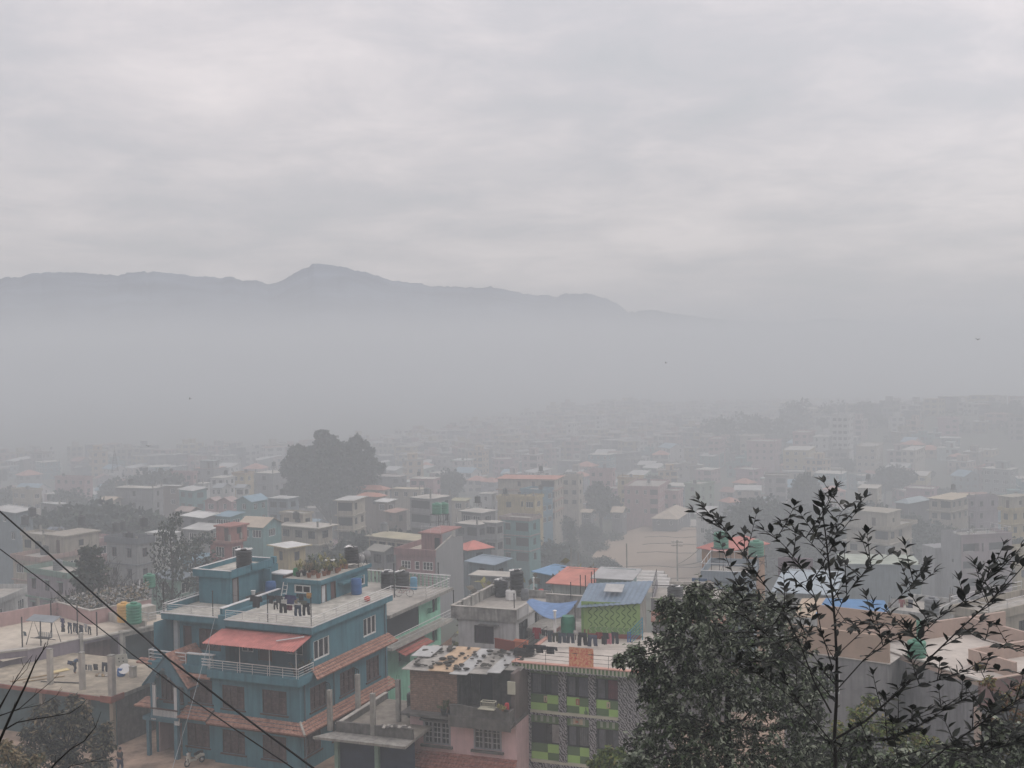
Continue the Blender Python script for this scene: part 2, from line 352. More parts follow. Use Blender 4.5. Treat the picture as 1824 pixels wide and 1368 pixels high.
def house(name, label, cx, yt, xl, xr, D, th, st, wc, roof='flat', rc=(.45, .43, .39), sth=2.9, nf=None, ns=None, par=.7, over=.25, win=None, band=None, rail_=False, zt=None, w=None, d=None, up=None, cat='house', group=None, bal=False, wh=1.3, ww=1.3, P=None):
    P = P or at(cx, yt, D); F = Fr(P, th)
    if w is None: w = abs(F.front(xl, yt).x); w = min(max(w, 2.5), 26)
    if d is None: d = F.side(xr, yt).y; d = min(max(abs(d), 2.5), 22)
    gz = min(H(*F.w(x, y, 0)[:2]) for x, y in ((0, 0), (-w, 0), (0, d), (-w, d))) - .3
    zt = P.z - gz                                     # top of the roof edge above the ground
    e0 = empty(name, (P.x, P.y, gz), -radians(th), label, cat, group)
    F2 = Fr((P.x, P.y, gz), th)
    HOUSES.append((P.x, P.y, w, d, th, gz + zt))
    win = win or random.Random(int(P.x * 13 + P.y)).choice('wbkgbk')
    wm = hcol(wc); rm = rcol(rc); fm = {'w': WHITE, 'b': BROWNW, 'g': STEEL, 'k': IRON}[win]; bm = hcol(band) if band else wm
    flat = roof in ('flat', 'slab'); wt = zt - (par if flat else 0) if flat else zt - .02
    nfl = max(1, int((wt + .5) / sth)); hf = []; hs = []; wins = []; led = []
    vis = min(nfl, st)
    if nf is None: nf = max(1, round(w / 3.2))
    if ns is None: ns = max(1, round(d / 3.4))
    rw = random.Random(int(P.x * 7 + P.y * 3)); ww = ww if ww != 1.3 else rw.choice((.9, 1.1, 1.3, 1.6, 1.8))
    for k in range(vis):
        z0 = wt - (k + 1) * sth + .95
        if z0 < .3: z0 = max(.3, z0)
        if z0 + wh > wt - .15: continue
        for i in range(nf):
            a = w * (i + .5) / nf
            if bal and i == nf - 1: hf.append((a - .45 * w / nf, a + .45 * w / nf, z0 - .1, z0 + 1.55)); continue
            if nf > 2 and rw.random() < .14: continue
            hf.append((a - ww / 2, a + ww / 2, z0, z0 + wh)); wins.append(('f', -w + a, z0)); led.append((-w + a - ww / 2 - .12, -w + a + ww / 2 + .12, z0 + wh + .06))
        for i in range(ns):
            a = d * (i + .5) / ns
            if ns > 1 and rw.random() < .2: continue
            hs.append((a - ww / 2, a + ww / 2, z0, z0 + wh)); wins.append(('s', a, z0))
    b = MB()
    b.wall((-w, 0), (0, 0), -.5, wt, hf, wm, .14 if not bal else .14, back=DARK)
    b.wall((0, 0), (0, d), -.5, wt, hs, wm, .14, back=DARK)
    b.face([(0, d, -.5), (-w, d, -.5), (-w, d, wt), (0, d, wt)], wm); b.face([(-w, d, -.5), (-w, 0, -.5), (-w, 0, wt), (-w, d, wt)], wm)
    if st > 1:
        for x0, x1, z in led: b.box(x0, x1, -.32, .001, z, z + .07, bm)
    b.build('wall', e0)
    if flat and rw.random() < .55:
        global STUB
        if STUB is None: q = MB(); q.box(-.14, .14, -.14, .14, 0, 1.0, CONC); q.tube([(-.08, 0, 1.0), (-.08, 0, 1.6)], .02, IRON, 4); q.tube([(.08, .05, 1.0), (.1, .05, 1.5)], .02, IRON, 4); STUB = q.data('column_stub')
        for x, y in ((-w + .2, .2), (-.2, .2), (-.2, d - .2), (-w + .2, d - .2)):
            if rw.random() < .75: link('column_stub', STUB, e0, (x, y, wt + .16))
    me = win_mesh(ww, wh, fm, 2 if ww < 1.6 else 3, None, 0)
    for f_, a, z in wins: put_win(e0, me, f_, a, 0, z)
    if flat:
        b = MB(); o = over
        b.box(-w - o, o, -o, d + o, wt, wt + .15, bm)
        if roof == 'flat':
            t = .12
            for x0, x1, y0, y1 in ((-w - o, o, -o, -o + t), (-w - o, o, d + o - t, d + o), (-w - o, -w - o + t, -o + t, d + o - t), (o - t, o, -o + t, d + o - t)): b.box(x0, x1, y0, y1, wt + .152, zt, bm)
        b.face([(-w - o + .13, -o + .13, wt + .156), (o - .13, -o + .13, wt + .156), (o - .13, d + o - .13, wt + .156), (-w - o + .13, d + o - .13, wt + .156)], rm if roof != 'flat' else ROOFC)
        b.build('roof', e0)
        if rail_:
            b = MB(); rail(b, [(-w - o + .06, d + o, zt), (-w - o + .06, -o + .06, zt), (o - .06, -o + .06, zt), (o - .06, d + o, zt)], .7, 2, STEEL, 2.5, .03, .035); b.build('railing', e0)
        if vis > 1:
            b = MB()
            for k in range(1, vis):
                z = wt - k * sth; b.box(-w - o * .8, o * .8, -o * .8, d * .9, z - .12, z + .06, bm)
            b.build('floor_band', e0)
    else:
        b = MB(); o = .45; zb = zt
        if roof == 'shed':        # single slope, higher at the back
            hgt = min(1.4, d * .14)
            b.slab([(-w - o, -o, zb), (o, -o, zb), (o, d + o, zb + hgt), (-w - o, d + o, zb + hgt)], .08, rm)
            b.face([(0, 0, zb - .05), (0, d, zb - .05), (0, d, zb + hgt)], wm); b.face([(-w, 0, zb - .05), (-w, d, zb - .05), (-w, d, zb + hgt)], wm); b.face([(0, d, zb - .05), (-w, d, zb - .05), (-w, d, zb + hgt), (0, d, zb + hgt)], wm)
        elif roof == 'gablex':    # ridge along x
            hgt = d * .24
            b.slab([(-w - o, -o, zb - .1), (o, -o, zb - .1), (o, d / 2, zb + hgt), (-w - o, d / 2, zb + hgt)], .08, rm)
            b.slab([(-w - o, d / 2, zb + hgt), (o, d / 2, zb + hgt), (o, d + o, zb - .1), (-w - o, d + o, zb - .1)], .08, rm)
            for x in (-w, 0): b.face([(x, 0, zb - .05), (x, d, zb - .05), (x, d / 2, zb + hgt - .1)], wm)
        elif roof == 'gabley':    # ridge along y, gable faces front
            hgt = w * .24
            b.slab([(-w - o, -o, zb - .1), (-w / 2, -o, zb + hgt), (-w / 2, d + o, zb + hgt), (-w - o, d + o, zb - .1)], .08, rm)
            b.slab([(-w / 2, -o, zb + hgt), (o, -o, zb - .1), (o, d + o, zb - .1), (-w / 2, d + o, zb + hgt)], .08, rm)
            for y in (0, d): b.face([(-w, y, zb - .05), (0, y, zb - .05), (-w / 2, y, zb + hgt - .1)], wm)
        elif roof == 'hip':
            hgt = min(w, d) * .26; q = min(w, d) / 2
            if w >= d: r1, r2 = (-w + q, d / 2, zb + hgt), (-q, d / 2, zb + hgt)
            else: r1, r2 = (-w / 2, q, zb + hgt), (-w / 2, d - q, zb + hgt)
            c = [(-w - o, -o, zb - .1), (o, -o, zb - .1), (o, d + o, zb - .1), (-w - o, d + o, zb - .1)]
            if w >= d:
                b.slab([c[0], c[1], r2, r1], .08, rm); b.slab([c[1], c[2], r2], .08, rm); b.slab([c[2], c[3], r1, r2], .08, rm); b.slab([c[3], c[0], r1], .08, rm)
            else:
                b.slab([c[0], c[1], r1], .08, rm); b.slab([c[1], c[2], r2, r1], .08, rm); b.slab([c[2], c[3], r2], .08, rm); b.slab([c[3], c[0], r1, r2], .08, rm)
        b.build('roof', e0)
    if up:                                            # stair head on the roof: (x0, x1, y0, y1, height, colour)
        x0, x1, y0, y1, hh, uc = up; um = hcol(uc); b = MB(); zr = wt + .16
        b.wall((x0, y0), (x1, y0), zr, zr + hh, [((x1 - x0) * .55, (x1 - x0) * .55 + .9, zr + .05, zr + 2.0)], um, .12, back=BROWNW)
        b.wall((x1, y0), (x1, y1), zr, zr + hh, [((y1 - y0) * .4, (y1 - y0) * .4 + .9, zr + .9, zr + 1.8)], um, .12, back=DARK)
        b.face([(x0, y1, zr), (x0, y0, zr), (x0, y0, zr + hh), (x0, y1, zr + hh)], um); b.face([(x1, y1, zr), (x0, y1, zr), (x0, y1, zr + hh), (x1, y1, zr + hh)], um)
        b.box(x0 - .25, x1 + .25, y0 - .25, y1 + .25, zr + hh, zr + hh + .22, um)
        b.build('stair_head', e0)
    return e0, F2, w, d, zt
# water tanks -------------------------------------------------
_tk = {}
def tank_mesh(col, r, h, ribs):
    key = (col.name, round(r, 2), round(h, 2), ribs)
    if key in _tk: return _tk[key]
    b = MB(); pr = [(r * .94, 0)]
    for i in range(ribs):
        z = h * .90 * (i + .2) / ribs; s = h * .90 / ribs
        pr += [(r * .95, z), (r, z + s * .2), (r, z + s * .55), (r * .95, z + s * .75)]
    pr += [(r * .98, h * .92), (r * .86, h * .965), (r * .42, h * .97), (r * .42, h), (r * .36, h * 1.01)]
    b.lathe((0, 0, 0), pr, col, 20)
    b2 = MB(); b2.lathe((0, 0, h * 1.01), [(r * .45, 0), (r * .45, .05), (r * .3, .09)], col, 14)
    _tk[key] = (b.data('barrel'), b2.data('lid')); return _tk[key]
def tank(P, r, h, col, label, ribs=6, stand=0, group='rooftop water tanks', cover=False, parts=True):
    e0 = empty('water_tank', P, random.uniform(0, 1), label, 'water tank', group)
    a, c = tank_mesh(col, r, h, ribs)
    o1 = link('barrel', a, e0, (0, 0, stand)); link('lid', c, e0, (0, 0, stand))
    if stand:
        b = MB(); s = r * .85
        for x in (-s, s):
            for y in (-s, s): b.tube([(x * 1.12, y * 1.12, 0), (x, y, stand - .05)], .035, IRON, 5)
        for z in (.45 * stand,): 
            for p, q in (((-s, -s), (s, -s)), ((s, -s), (s, s)), ((s, s), (-s, s)), ((-s, s), (-s, -s))): b.bar((p[0] * 1.06, p[1] * 1.06, z), (q[0] * 1.06, q[1] * 1.06, z), .025, IRON)
        for (p, q) in (((-s, -s), (s, -s)), ((s, -s), (s, s))): b.bar((p[0] * 1.1, p[1] * 1.1, .1), (q[0], q[1], stand - .1), .022, IRON)
        b.box(-s - .1, s + .1, -s - .1, s + .1, stand - .08, stand, IRON); b.build('stand', e0)
    if cover:
        b = MB(); rr = random.Random(int(P[0] * 10))
        for i in range(9):
            t = rr.uniform(0, 6.28); q = rr.uniform(0, r * .8); b.slab([(q * cos(t) + dx * rr.uniform(.6, 1.2), q * sin(t) + dy * rr.uniform(.6, 1.2), h * 1.0 + rr.uniform(0, .12) + stand) for dx, dy in ((-.22, -.12), (.22, -.1), (.2, .14), (-.2, .12))], .02, WHITE)
        b.build('rag_cover', e0)
    return e0
GREENP = M('green_tank_plastic', (.025, .20, .115), rough=.4, var=.12, spec=.4)
YELP = M('yellow_tank_plastic', (.62, .36, .09), rough=.4, var=.12, spec=.4)
GREYP = M('grey_plastic', (.16, .17, .18), rough=.5)
BLUEP = M('blue_plastic', (.03, .11, .30), rough=.4, var=.1, spec=.4)
LBLUEP = M('light_blue_plastic', (.10, .27, .40), rough=.4, var=.1)
# ---------------------------------------------------------------- the blue house
BLUE = M('blue_house_paint', (.072, .188, .235), var=.14, streak=.5, scale=.7)
BLUED = M('blue_house_paint_old', (.07, .155, .20), var=.14, streak=.35, scale=.9)
TILE = M('terracotta_tile', (.38, .16, .125), var=.35, scale=3.2, col2=(.52, .30, .22))
CANOPY = M('red_canopy_sheet', (.52, .19, .165), var=.2, scale=1.4, rough=.55, streak=.25)
CURT = M('brown_curtain', (.11, .072, .068), var=.5, scale=5, streak=.85)  # dark upright streaks paint the shading of the curtain folds
PAVE = M('terrace_paving', (.44, .42, .375), var=.3, scale=1.6)
WHT = M('white_trim', (.62, .62, .62), var=.1)
def blue_house():
    F = Fr(at(535, 1291, 78), 23); gz = 31.45; off = F.o.z - gz; global FB; FB = F
    h = empty('blue_house', (F.o.x, F.o.y, gz), -radians(23), 'large blue three-storey house with red canopy, steel railings and red tile awnings', 'house')
    A = (0, 0, off)
    def bd(b, n, sm=False, par=None): return b.build(n, par or h, sm, A if par is None else (0, 0, 0))
    GZ = -off - .4
    # main block walls: ground floor and first floor share the front plane y=0
    b = MB()
    fw = [(.7, 2.55, .50, 2.1), (4.0, 5.95, .50, 2.1), (.65, 2.5, -2.6, -1.0), (3.95, 5.85, -2.6, -1.0)]
    sw = [(1.25, 3.25, .48, 2.1), (5.1, 7.1, .48, 2.1), (8.8, 10.7, .48, 2.1), (.4, 2.5, -2.35, -.9), (4.0, 6.0, -2.35, -.9)]
    b.wall((-7, 0), (0, 0), GZ, 2.7, fw, BLUE, .18); b.wall((0, 0), (0, 12), GZ, 2.7, sw, BLUE, .18)
    b.face([(0, 12, GZ), (-12.3, 12, GZ), (-12.3, 12, 5.86), (0, 12, 5.86)], BLUE); b.face([(-12.3, 12, GZ), (-12.3, .3, GZ), (-12.3, .3, 5.86), (-12.3, 12, 5.86)], BLUE)
    # left wing, front plane y=.35 (two lower floors); open porch at its left end on the ground floor
    b.wall((-12.3, .35), (-7, .35), GZ, 2.7, [(2.65, 4.6, -2.6, -1.0), (.15, 2.25, GZ + .4, -.85), (.5, 1.0, .5, 2.2), (3.0, 4.9, .5, 2.15)], BLUE, .18)
    b.face([(-7, .35, GZ), (-7, 0, GZ), (-7, 0, 2.7), (-7, .35, 2.7)], BLUE)
    # floor slab between first and second floor
    b.box(-7.05, .36, -.65, 1.4, 2.7, 3.22, BLUE)
    b.box(-12.6, -7.06, -.05, 2.5, 2.7, 3.2, BLUE)
    # second floor: recessed front y=2.5 behind the balcony, side wall from y=1.35
    b.wall((-7, 2.6), (-.05, 2.6), 3.1, 5.86, [(.5, 1.5, 3.75, 5.2), (2.0, 3.0, 3.25, 5.3), (4.2, 5.6, 3.9, 5.2)], BLUED, .12, back=DARK)
    b.wall((-12.3, 2.5), (-7, 2.5), 3.1, 5.86, [(.9, 1.5, 3.3, 5.2), (2.2, 4.1, 3.6, 5.15)], BLUE, .12, back=DARK)
    b.face([(-7, 2.5, 3.1), (-7, 1.4, 3.1), (-7, 1.4, 5.86), (-7, 2.5, 5.86)], BLUE)
    b.wall((0, 1.35), (0, 12), 3.1, 5.86, [(.46, 2.46, 3.8, 5.15), (7.15, 9.0, 3.85, 5.2)], BLUE, .18, back=DARK)
    b.box(-.25, 0, 1.35, 1.6, 3.1, 5.86, BLUE)
    # side slab line
    b.box(-.2, .05, 1.4, 12, 2.7, 3.1, BLUE)
    b.box(-12.3, 0, 2.6, 12, 3.0, 3.1, BLUE)
    bd(b, 'wall')
    b = MB(); b.box(-12.15, -10.05, 2.2, 2.3, GZ, -.8, M('pink_plaster', (.42, .30, .30))); b.box(-12.15, -12.05, .4, 2.2, GZ, -.8, M('pink_plaster', (.42, .30, .30))); bd(b, 'porch_wall')
    b = MB(); b.box(-12.7, -9.6, -.6, .34, -.85, -.6, BLUED); b.box(-12.45, -12.2, -.55, -.3, GZ, -.86, BLUED); b.box(-10.05, -9.75, -.55, -.25, GZ, -.86, BLUED); bd(b, 'porch')
    # wing's porch bay with gable roof (first floor)
    b = MB()
    for x in (-11.75, -9.75):
        for dx in (-.12, .02, .16): b.box(x + dx - .05, x + dx + .05, -.62, -.5, -.75 + (0 if x < -11 else -.2), 1.75, WHT)
    b.box(-11.95, -9.55, -.7, .33, -.62, -.45, BLUED)
    for i in range(16): b.box(-11.6 + i * .118, -11.55 + i * .118, -.66, -.6, -.44, .02, WHT)
    for i in range(7): b.box(-9.66, -9.6, -.5 + i * .12, -.45 + i * .12, -.44, .02, WHT)
    b.box(-11.95, -9.55, -.7, -.58, .03, .12, BROWNW); b.box(-9.7, -9.57, -.57, .33, .03, .12, BROWNW)
    for x in (-11.9, -9.6): b.box(x - .03, x + .12, -.66, -.5, -.45, 1.8, BLUED)
    bd(b, 'porch_bay')
    b = MB()   # gable: blue pediment with stepped arch, tiled right slope
    ap = (-10.45, 3.95)
    b.face([(-12.35, -.72, 1.75), (-11.6, -.72, 1.9), (-11.35, -.72, 2.5), (-10.7, -.72, 3.0), (-10.4, -.72, 2.5), (-9.6, -.72, 1.9), (-8.75, -.72, 1.75), (-10.45, -.72, 3.95)], BLUED)
    b.face([(-12.35, -.6, 1.75), (-11.6, -.6, 1.9), (-11.35, -.6, 2.5), (-10.7, -.6, 3.0), (-10.4, -.6, 2.5), (-9.6, -.6, 1.9), (-8.75, -.6, 1.75), (-10.45, -.6, 3.95)], BLUED)
    for x, z in ((-11.5, 1.85), (-11.2, 2.4), (-9.7, 1.85), (-10.2, 2.35), (-10.7, 2.95)): b.box(x - .12, x + .12, -.8, -.73, z - .08, z + .05, M('carved_trim', (.12, .14, .15)))
    b.slab([(-12.5, -.85, 1.72), (-10.45, -.85, 4.0), (-10.45, 2.5, 4.0), (-12.5, 2.5, 1.72)], .1, BLUED)
    b.slab([(-10.45, -.85, 3.98), (-8.6, -.85, 1.7), (-8.6, 2.5, 1.7), (-10.45, 2.5, 3.98)], .1, BLUED)
    tile_panel(b, (-8.55, -.85, 1.80), (-8.55, 2.5, 1.80), (-10.4, 2.5, 4.08), (-10.4, -.85, 4.08), TILE, .3, .38)
    bd(b, 'porch_gable')
    # roof slab with parapet bands, two levels of terrace
    b = MB()
    b.box(-6.75, .36, 1.05, 12.35, 5.86, 6.30, BLUE); b.box(-6.78, .40, 1.0, 12.4, 6.30, 6.36, WHT)
    b.box(-12.7, -7.0, 1.6, 12.35, 5.80, 6.24, BLUE); b.box(-12.75, -7.0, 1.55, 12.4, 6.24, 6.30, WHT)
    b.box(-7.4, -6.8, 1.2, 12.3, 5.6, 6.55, BLUE)
    b.face([(-6.7, 1.12, 6.365), (.32, 1.12, 6.365), (.32, 12.3, 6.365), (-6.7, 12.3, 6.365)], PAVE)
    b.face([(-12.6, 1.7, 6.305), (-7.45, 1.7, 6.305), (-7.45, 12.3, 6.305), (-12.6, 12.3, 6.305)], PAVE)
    b.box(-7.45, -7.25, 1.5, 8.6, 6.55, 6.95, BLUE); b.box(-7.5, -7.2, 1.45, 8.65, 6.95, 7.0, WHT)
    bd(b, 'roof')
    b = MB(); b.box(-12.6, -12.45, 2.1, 9.4, 6.31, 6.75, BLUE); b.box(-12.62, -12.42, 2.1, 9.4, 6.75, 6.8, WHT); bd(b, 'parapet')
    b = MB()
    rail(b, [(-6.7, 1.12, 6.36), (.32, 1.12, 6.36), (.32, 12.2, 6.36)], .62, 4, STEEL, 1.55, .02, .032)
    rail(b, [(-12.6, 9.6, 6.3), (-12.6, 1.7, 6.3), (-7.5, 1.7, 6.3)], .62, 4, STEEL, 2.2, .02, .032); bd(b, 'roof_railing')
    b = MB(); rail(b, [(-7.0, 0, 3.22), (-7.0, -.55, 3.22), (.28, -.55, 3.22), (.28, 1.3, 3.22)], .68, 4, STEEL, 1.3, .02, .032); bd(b, 'balcony_railing')
    b = MB()
    b.box(-9.3, -8.05, .1, .25, 3.2, 3.95, BLUE); b.box(-9.3, -8.05, .04, .3, 3.95, 4.03, WHT); b.box(-8.0, -7.05, .0, .18, 3.2, 4.0, BLUE); b.box(-8.1, -6.95, -.06, .24, 4.0, 4.08, WHT)
    for i in range(3): b.box(-7.95, -7.1, -.03, -.002, 3.3 + i * .2, 3.38 + i * .2, WHT)
    bd(b, 'parapet')
    b = MB(); rail(b, [(-9.4, .1, 3.2), (-12.6, .1, 3.2), (-12.6, 2.4, 3.2), (-12.6, 8, 3.2)], .75, 3, WHT, 1.6, .03, .045); bd(b, 'side_railing')
    b = MB(); b.box(-12.15, -11.8, 2.25, 2.49, 3.2, 5.7, WHT); bd(b, 'column')
    # red corrugated canopy
    b = MB(); corr_panel(b, (-7.15, -1.0, 5.13), (.27, -1.0, 5.17), (.24, 1.3, 5.72), (-7.1, 1.3, 5.66), CANOPY, .21, .028); bd(b, 'canopy', True)
    for x in (-6.9, -4.4, -2.0, .1): b = MB(); b.tube([(x, -.5, 3.2), (x, -.5, 5.2)], .028, STEEL, 5); bd(b, 'canopy_post')
    for y in (.5, 4.2, 11.6): b = MB(); b.tube([(.07, y, -3.4), (.07, y, 2.6 if y < 11 else 5.8)], .045, M('drain_pipe', (.10, .13, .15)), 6); bd(b, 'drain_pipe')
    b = MB(); b.tube([(-1.7, -.1, 5.52), (.0, .7, 5.75)], .05, WHT, 6); bd(b, 'roof_pipe')
    # tile awnings
    b = MB()
    tile_panel(b, (.9, 0.75, 2.90), (.9, 12.1, 2.90), (0.02, 12.1, 3.42), (0.02, 1.4, 3.42), TILE, .27, .34)
    bd(b, 'tile_awning')
    b = MB()
    tile_panel(b, (-7.0, -.95, -.38), (.95, -.95, -.38), (.02, 0, .10), (-7.0, 0, .10), TILE, .27, .34)
    tile_panel(b, (.95, -.95, -.38), (.95, 12.1, -.38), (.02, 12.1, .10), (.02, 0, .10), TILE, .27, .34)
    b.tube([(.98, -.98, -.33), (.0, 0, .16)], .08, CONCL, 6)
    b.box(-7.0, .9, -.92, -.84, -.52, -.40, BROWNW); b.box(.84, .92, -.9, 12, -.52, -.40, BROWNW)
    bd(b, 'tile_awning')
    b = MB(); tile_panel(b, (-9.6, -.75, -.30), (-7.0, -.75, -.30), (-7.0, .34, .22), (-9.6, .34, .22), TILE, .27, .34); tile_panel(b, (-13.5, -.55, .05), (-12.0, -.55, .05), (-12.0, .34, .5), (-13.1, .34, .5), TILE, .27, .34)
    tile_panel(b, (-13.5, 6, .05), (-13.5, -.55, .05), (-12.3, .34, .5), (-12.3, 6, .5), TILE, .27, .34)
    b.tube([(-7.0, -.95, -.3), (-7.0, 0, .2)], .07, BROWNW, 5); bd(b, 'tile_awning')
    b = MB(); tile_panel(b, (-9.1, -.3, 2.45), (-7.05, -.3, 2.45), (-7.05, .3, 2.8), (-9.1, .3, 2.8), TILE, .27, .34); bd(b, 'tile_awning'); b = MB(); tile_panel(b, (-13.6, -.1, 3.0), (-12.2, -.1, 3.0), (-12.2, .4, 3.25), (-13.6, .4, 3.25), TILE, .27, .34); bd(b, 'tile_awning')
    # windows with brown frames and curtains
    def cw(x, z, w, hh, face='f', y=0, cur=True, pn=3):
        me = win_mesh(w, hh, BROWNW, pn, CURT if cur else GLASS, 2, BROWNW, .08); o = link('window', me, h, (x, y, z + off) if face == 'f' else (y, x, z + off), 0 if face == 'f' else pi / 2); return o
    for a, c_, z0, z1 in fw: cw(-7 + (a + c_) / 2, z0, c_ - a, z1 - z0)
    for a, c_, z0, z1 in sw: cw((a + c_) / 2, z0, c_ - a, z1 - z0, 's')
    cw(-8.67, -2.6, 1.9, 1.6, y=.35); cw(-8.35, .5, 1.9, 1.6, y=.35); cw(-11.55, .5, .5, 1.7, y=.35, pn=1); cw(-10.6, .4, 1.5, 1.8, y=.2)
    for a, z0, w, hh in ((2.81, 3.8, 2.0, 1.4), (9.42, 3.85, 1.9, 1.4)):
        link('window', win_mesh(w, hh, WHITE, 3, GLASS, 0, None, .09), h, (0, a, z0 + off), pi / 2)
    for x, z0, w, hh in ((-6.0, 3.75, 1.0, 1.4), (-2.1, 3.9, 1.4, 1.3)): link('window', win_mesh(w, hh, WHT, 2, GLASS), h, (x, 2.6, z0 + off), 0)
    link('window', win_mesh(1.9, 1.5, BROWNW, 3, CURT, 2), h, (-9.15, 2.5, 3.6 + off))
    def door(x, y, z, w, hh, mt, rz, par=h):
        b = MB(); b.box(-w / 2, w / 2, .05, .1, 0, hh, mt); b.box(-w / 2 - .06, -w / 2, -.02, .1, 0, hh + .06, BROWNW); b.box(w / 2, w / 2 + .06, -.02, .1, 0, hh + .06, BROWNW)
        b.box(-w / 2, w / 2, -.02, .1, hh, hh + .06, BROWNW); o = b.build('door', par, False, (x, y, z + off)); o.rotation_euler = (0, 0, rz); return o
    DOORG = M('grey_door', (.25, .23, .23)); DOORB = M('brown_door', (.10, .055, .05)); DOORW = M('white_door', (.55, .55, .56))
    door(-4.5, 2.6, 3.22, 1.0, 2.05, DOORB, 0); door(-11.1, 2.5, 3.22, .6, 1.95, DOORB, 0)
    # open shutter leaves on the side windows
    for y0, z0 in ((3.25, .48), (7.1, .48)):
        b = MB()
        for z in (0, .5, 1.0, 1.5): b.box(0, .62, -.02, .02, z, z + .05, IRON)
        for x in (0, .3, .6): b.box(x, x + .03, -.02, .02, 0, 1.55, IRON)
        o = b.build('shutter', h, False, (.02, y0, z0 + off)); o.rotation_euler = (0, 0, radians(-35))
    # two roof rooms
    b = MB(); MW = 3.0
    b.wall((-12.1, 5.2), (-9.3, 5.2), 6.31, 8.32, [], BLUE); b.wall((-9.3, 5.2), (-9.3, 11.4), 6.31, 8.32, [(.3, 1.0, 6.33, 8.15)], BLUE, .1, back=DARK)
    b.face([(-12.1, 11.4, 6.3), (-12.1, 5.2, 6.3), (-12.1, 5.2, 8.32), (-12.1, 11.4, 8.32)], BLUE); b.face([(-9.3, 11.4, 6.3), (-12.1, 11.4, 6.3), (-12.1, 11.4, 8.32), (-9.3, 11.4, 8.32)], BLUE)
    b.box(-12.45, -9.05, 4.95, 10.7, 8.32, 8.5, BLUE)
    for x0, x1, y0, y1 in ((-12.45, -9.05, 4.95, 5.07), (-12.45, -12.33, 5.08, 10.7), (-9.17, -9.05, 5.08, 10.7), (-12.32, -9.18, 10.58, 10.7)): b.box(x0, x1, y0, y1, 8.502, 8.84, BLUE); b.box(x0 - .02, x1 + .02, y0 - .02, y1 + .02, 8.842, 8.88, WHT if x0 < -12 or y0 < 5 else BLUED)
    b.face([(-12.3, 5.1, 8.51), (-9.2, 5.1, 8.51), (-9.2, 10.55, 8.51), (-12.3, 10.55, 8.51)], PAVE)
    b.box(-9.2, -8.95, 7.5, 7.9, 8.5, 8.95, BLUE); b.box(-9.3, -8.95, 10.4, 10.75, 8.5, 9.0, BLUE)
    b.box(-9.28, -8.6, 9.3, 9.5, 6.3, 8.3, BLUE)
    bd(b, 'roof_room')
    door(-9.3, 5.86, 6.33, .62, 1.8, DOORG, pi / 2)
    b = MB()
    b.wall((-5.75, 7.4), (-3.0, 7.4), 6.37, 7.86, [(.55, 2.0, 7.05, 7.68)], BLUE, .1, back=DARK); b.wall((-3.0, 7.4), (-3.0, 14.4), 6.37, 7.86, [(.25, .9, 6.37, 7.68), (1.55, 2.2, 6.37, 7.68), (4.7, 5.5, 6.7, 7.5), (5.6, 6.6, 6.6, 7.35)], BLUE, .1, back=DARK)
    b.face([(-5.75, 14.4, 6.3), (-5.75, 7.4, 6.3), (-5.75, 7.4, 7.86), (-5.75, 14.4, 7.86)], BLUE)
    b.face([(-3, 14.4, 6.3), (-5.75, 14.4, 6.3), (-5.75, 14.4, 7.86), (-3, 14.4, 7.86)], BLUE)
    b.box(-6.0, -2.72, 7.15, 14.6, 7.86, 8.12, BLUE); b.face([(-5.9, 7.25, 8.13), (-2.8, 7.25, 8.13), (-2.8, 14.5, 8.13), (-5.9, 14.5, 8.13)], PAVE)
    b.box(-6.0, -5.88, 7.15, 11.5, 8.12, 8.3, BROWNW)
    b.box(-3.0, -2.5, 9.95, 12.9, 7.3, 7.45, BLUE)
    bd(b, 'roof_room')
    link('window', win_mesh(1.4, .6, WHITE, 2, GLASS, 0, None, .08), h, (-4.47, 7.4, 7.06 + off)); link('window', win_mesh(1.0, .8, WHITE, 2, GLASS, 0, None, .08), h, (-3.0, 13.5, 6.6 + off), pi / 2)
    door(-3.0, 7.98, 6.37, .6, 1.25, DOORW, pi / 2); door(-3.0, 9.28, 6.37, .6, 1.25, DOORB, pi / 2)
    # steps between the two roof rooms
    b = MB(); b.box(-9.0, -7.6, 10.0, 11.3, 6.3, 7.75, BLUE); b.box(-9.1, -7.5, 9.9, 11.4, 7.75, 7.85, WHT); bd(b, 'water_closet')
    return h, F, off
BH, FB, BOFF = blue_house()
def W_(x, y, z): return FB.w(x, y, z)
# roof-top things on the blue house -----------------------------------------------------
tank(W_(-9.75, 7.6, 8.52), .6, 1.45, PVCB, 'ribbed black water tank with pale lid on the left roof room of the blue house', 8, cover=True)
tank(W_(-3.4, 12.7, 8.14), .56, 1.1, PVCB, 'black water tank among the roof plants and dishes of the blue house', 5, stand=.45, cover=True)
def drum(P, r, h, mat, label, cat='barrel', name='plastic_barrel'):
    e0 = empty(name, P, 0, label, cat); b = MB()
    b.lathe((0, 0, 0), [(r * .9, 0), (r, h * .1), (r, h * .3), (r * 1.04, h * .33), (r, h * .37), (r, h * .66), (r * 1.04, h * .7), (r, h * .74), (r * .97, h * .93), (r * .85, h)], mat, 16); b.build('body', e0, True)
    b = MB(); b.lathe((0, 0, h), [(r * .88, 0), (r * .88, .05), (r * .6, .07)], mat, 16); b.build('lid', e0); return e0
drum(W_(-2.2, 11.3, 6.37), .42, 1.15, BLUEP, 'blue plastic barrel by the back rooms of the blue house terrace')
drum(W_(-8.3, 8.9, 6.31), .42, 1.05, BLUEP, 'dark blue barrel against the left roof room of the blue house')
tank(W_(-2.0, 15.6, 6.4), .42, .9, PVCB, 'small black tank behind the right rear corner of the blue house', 4)
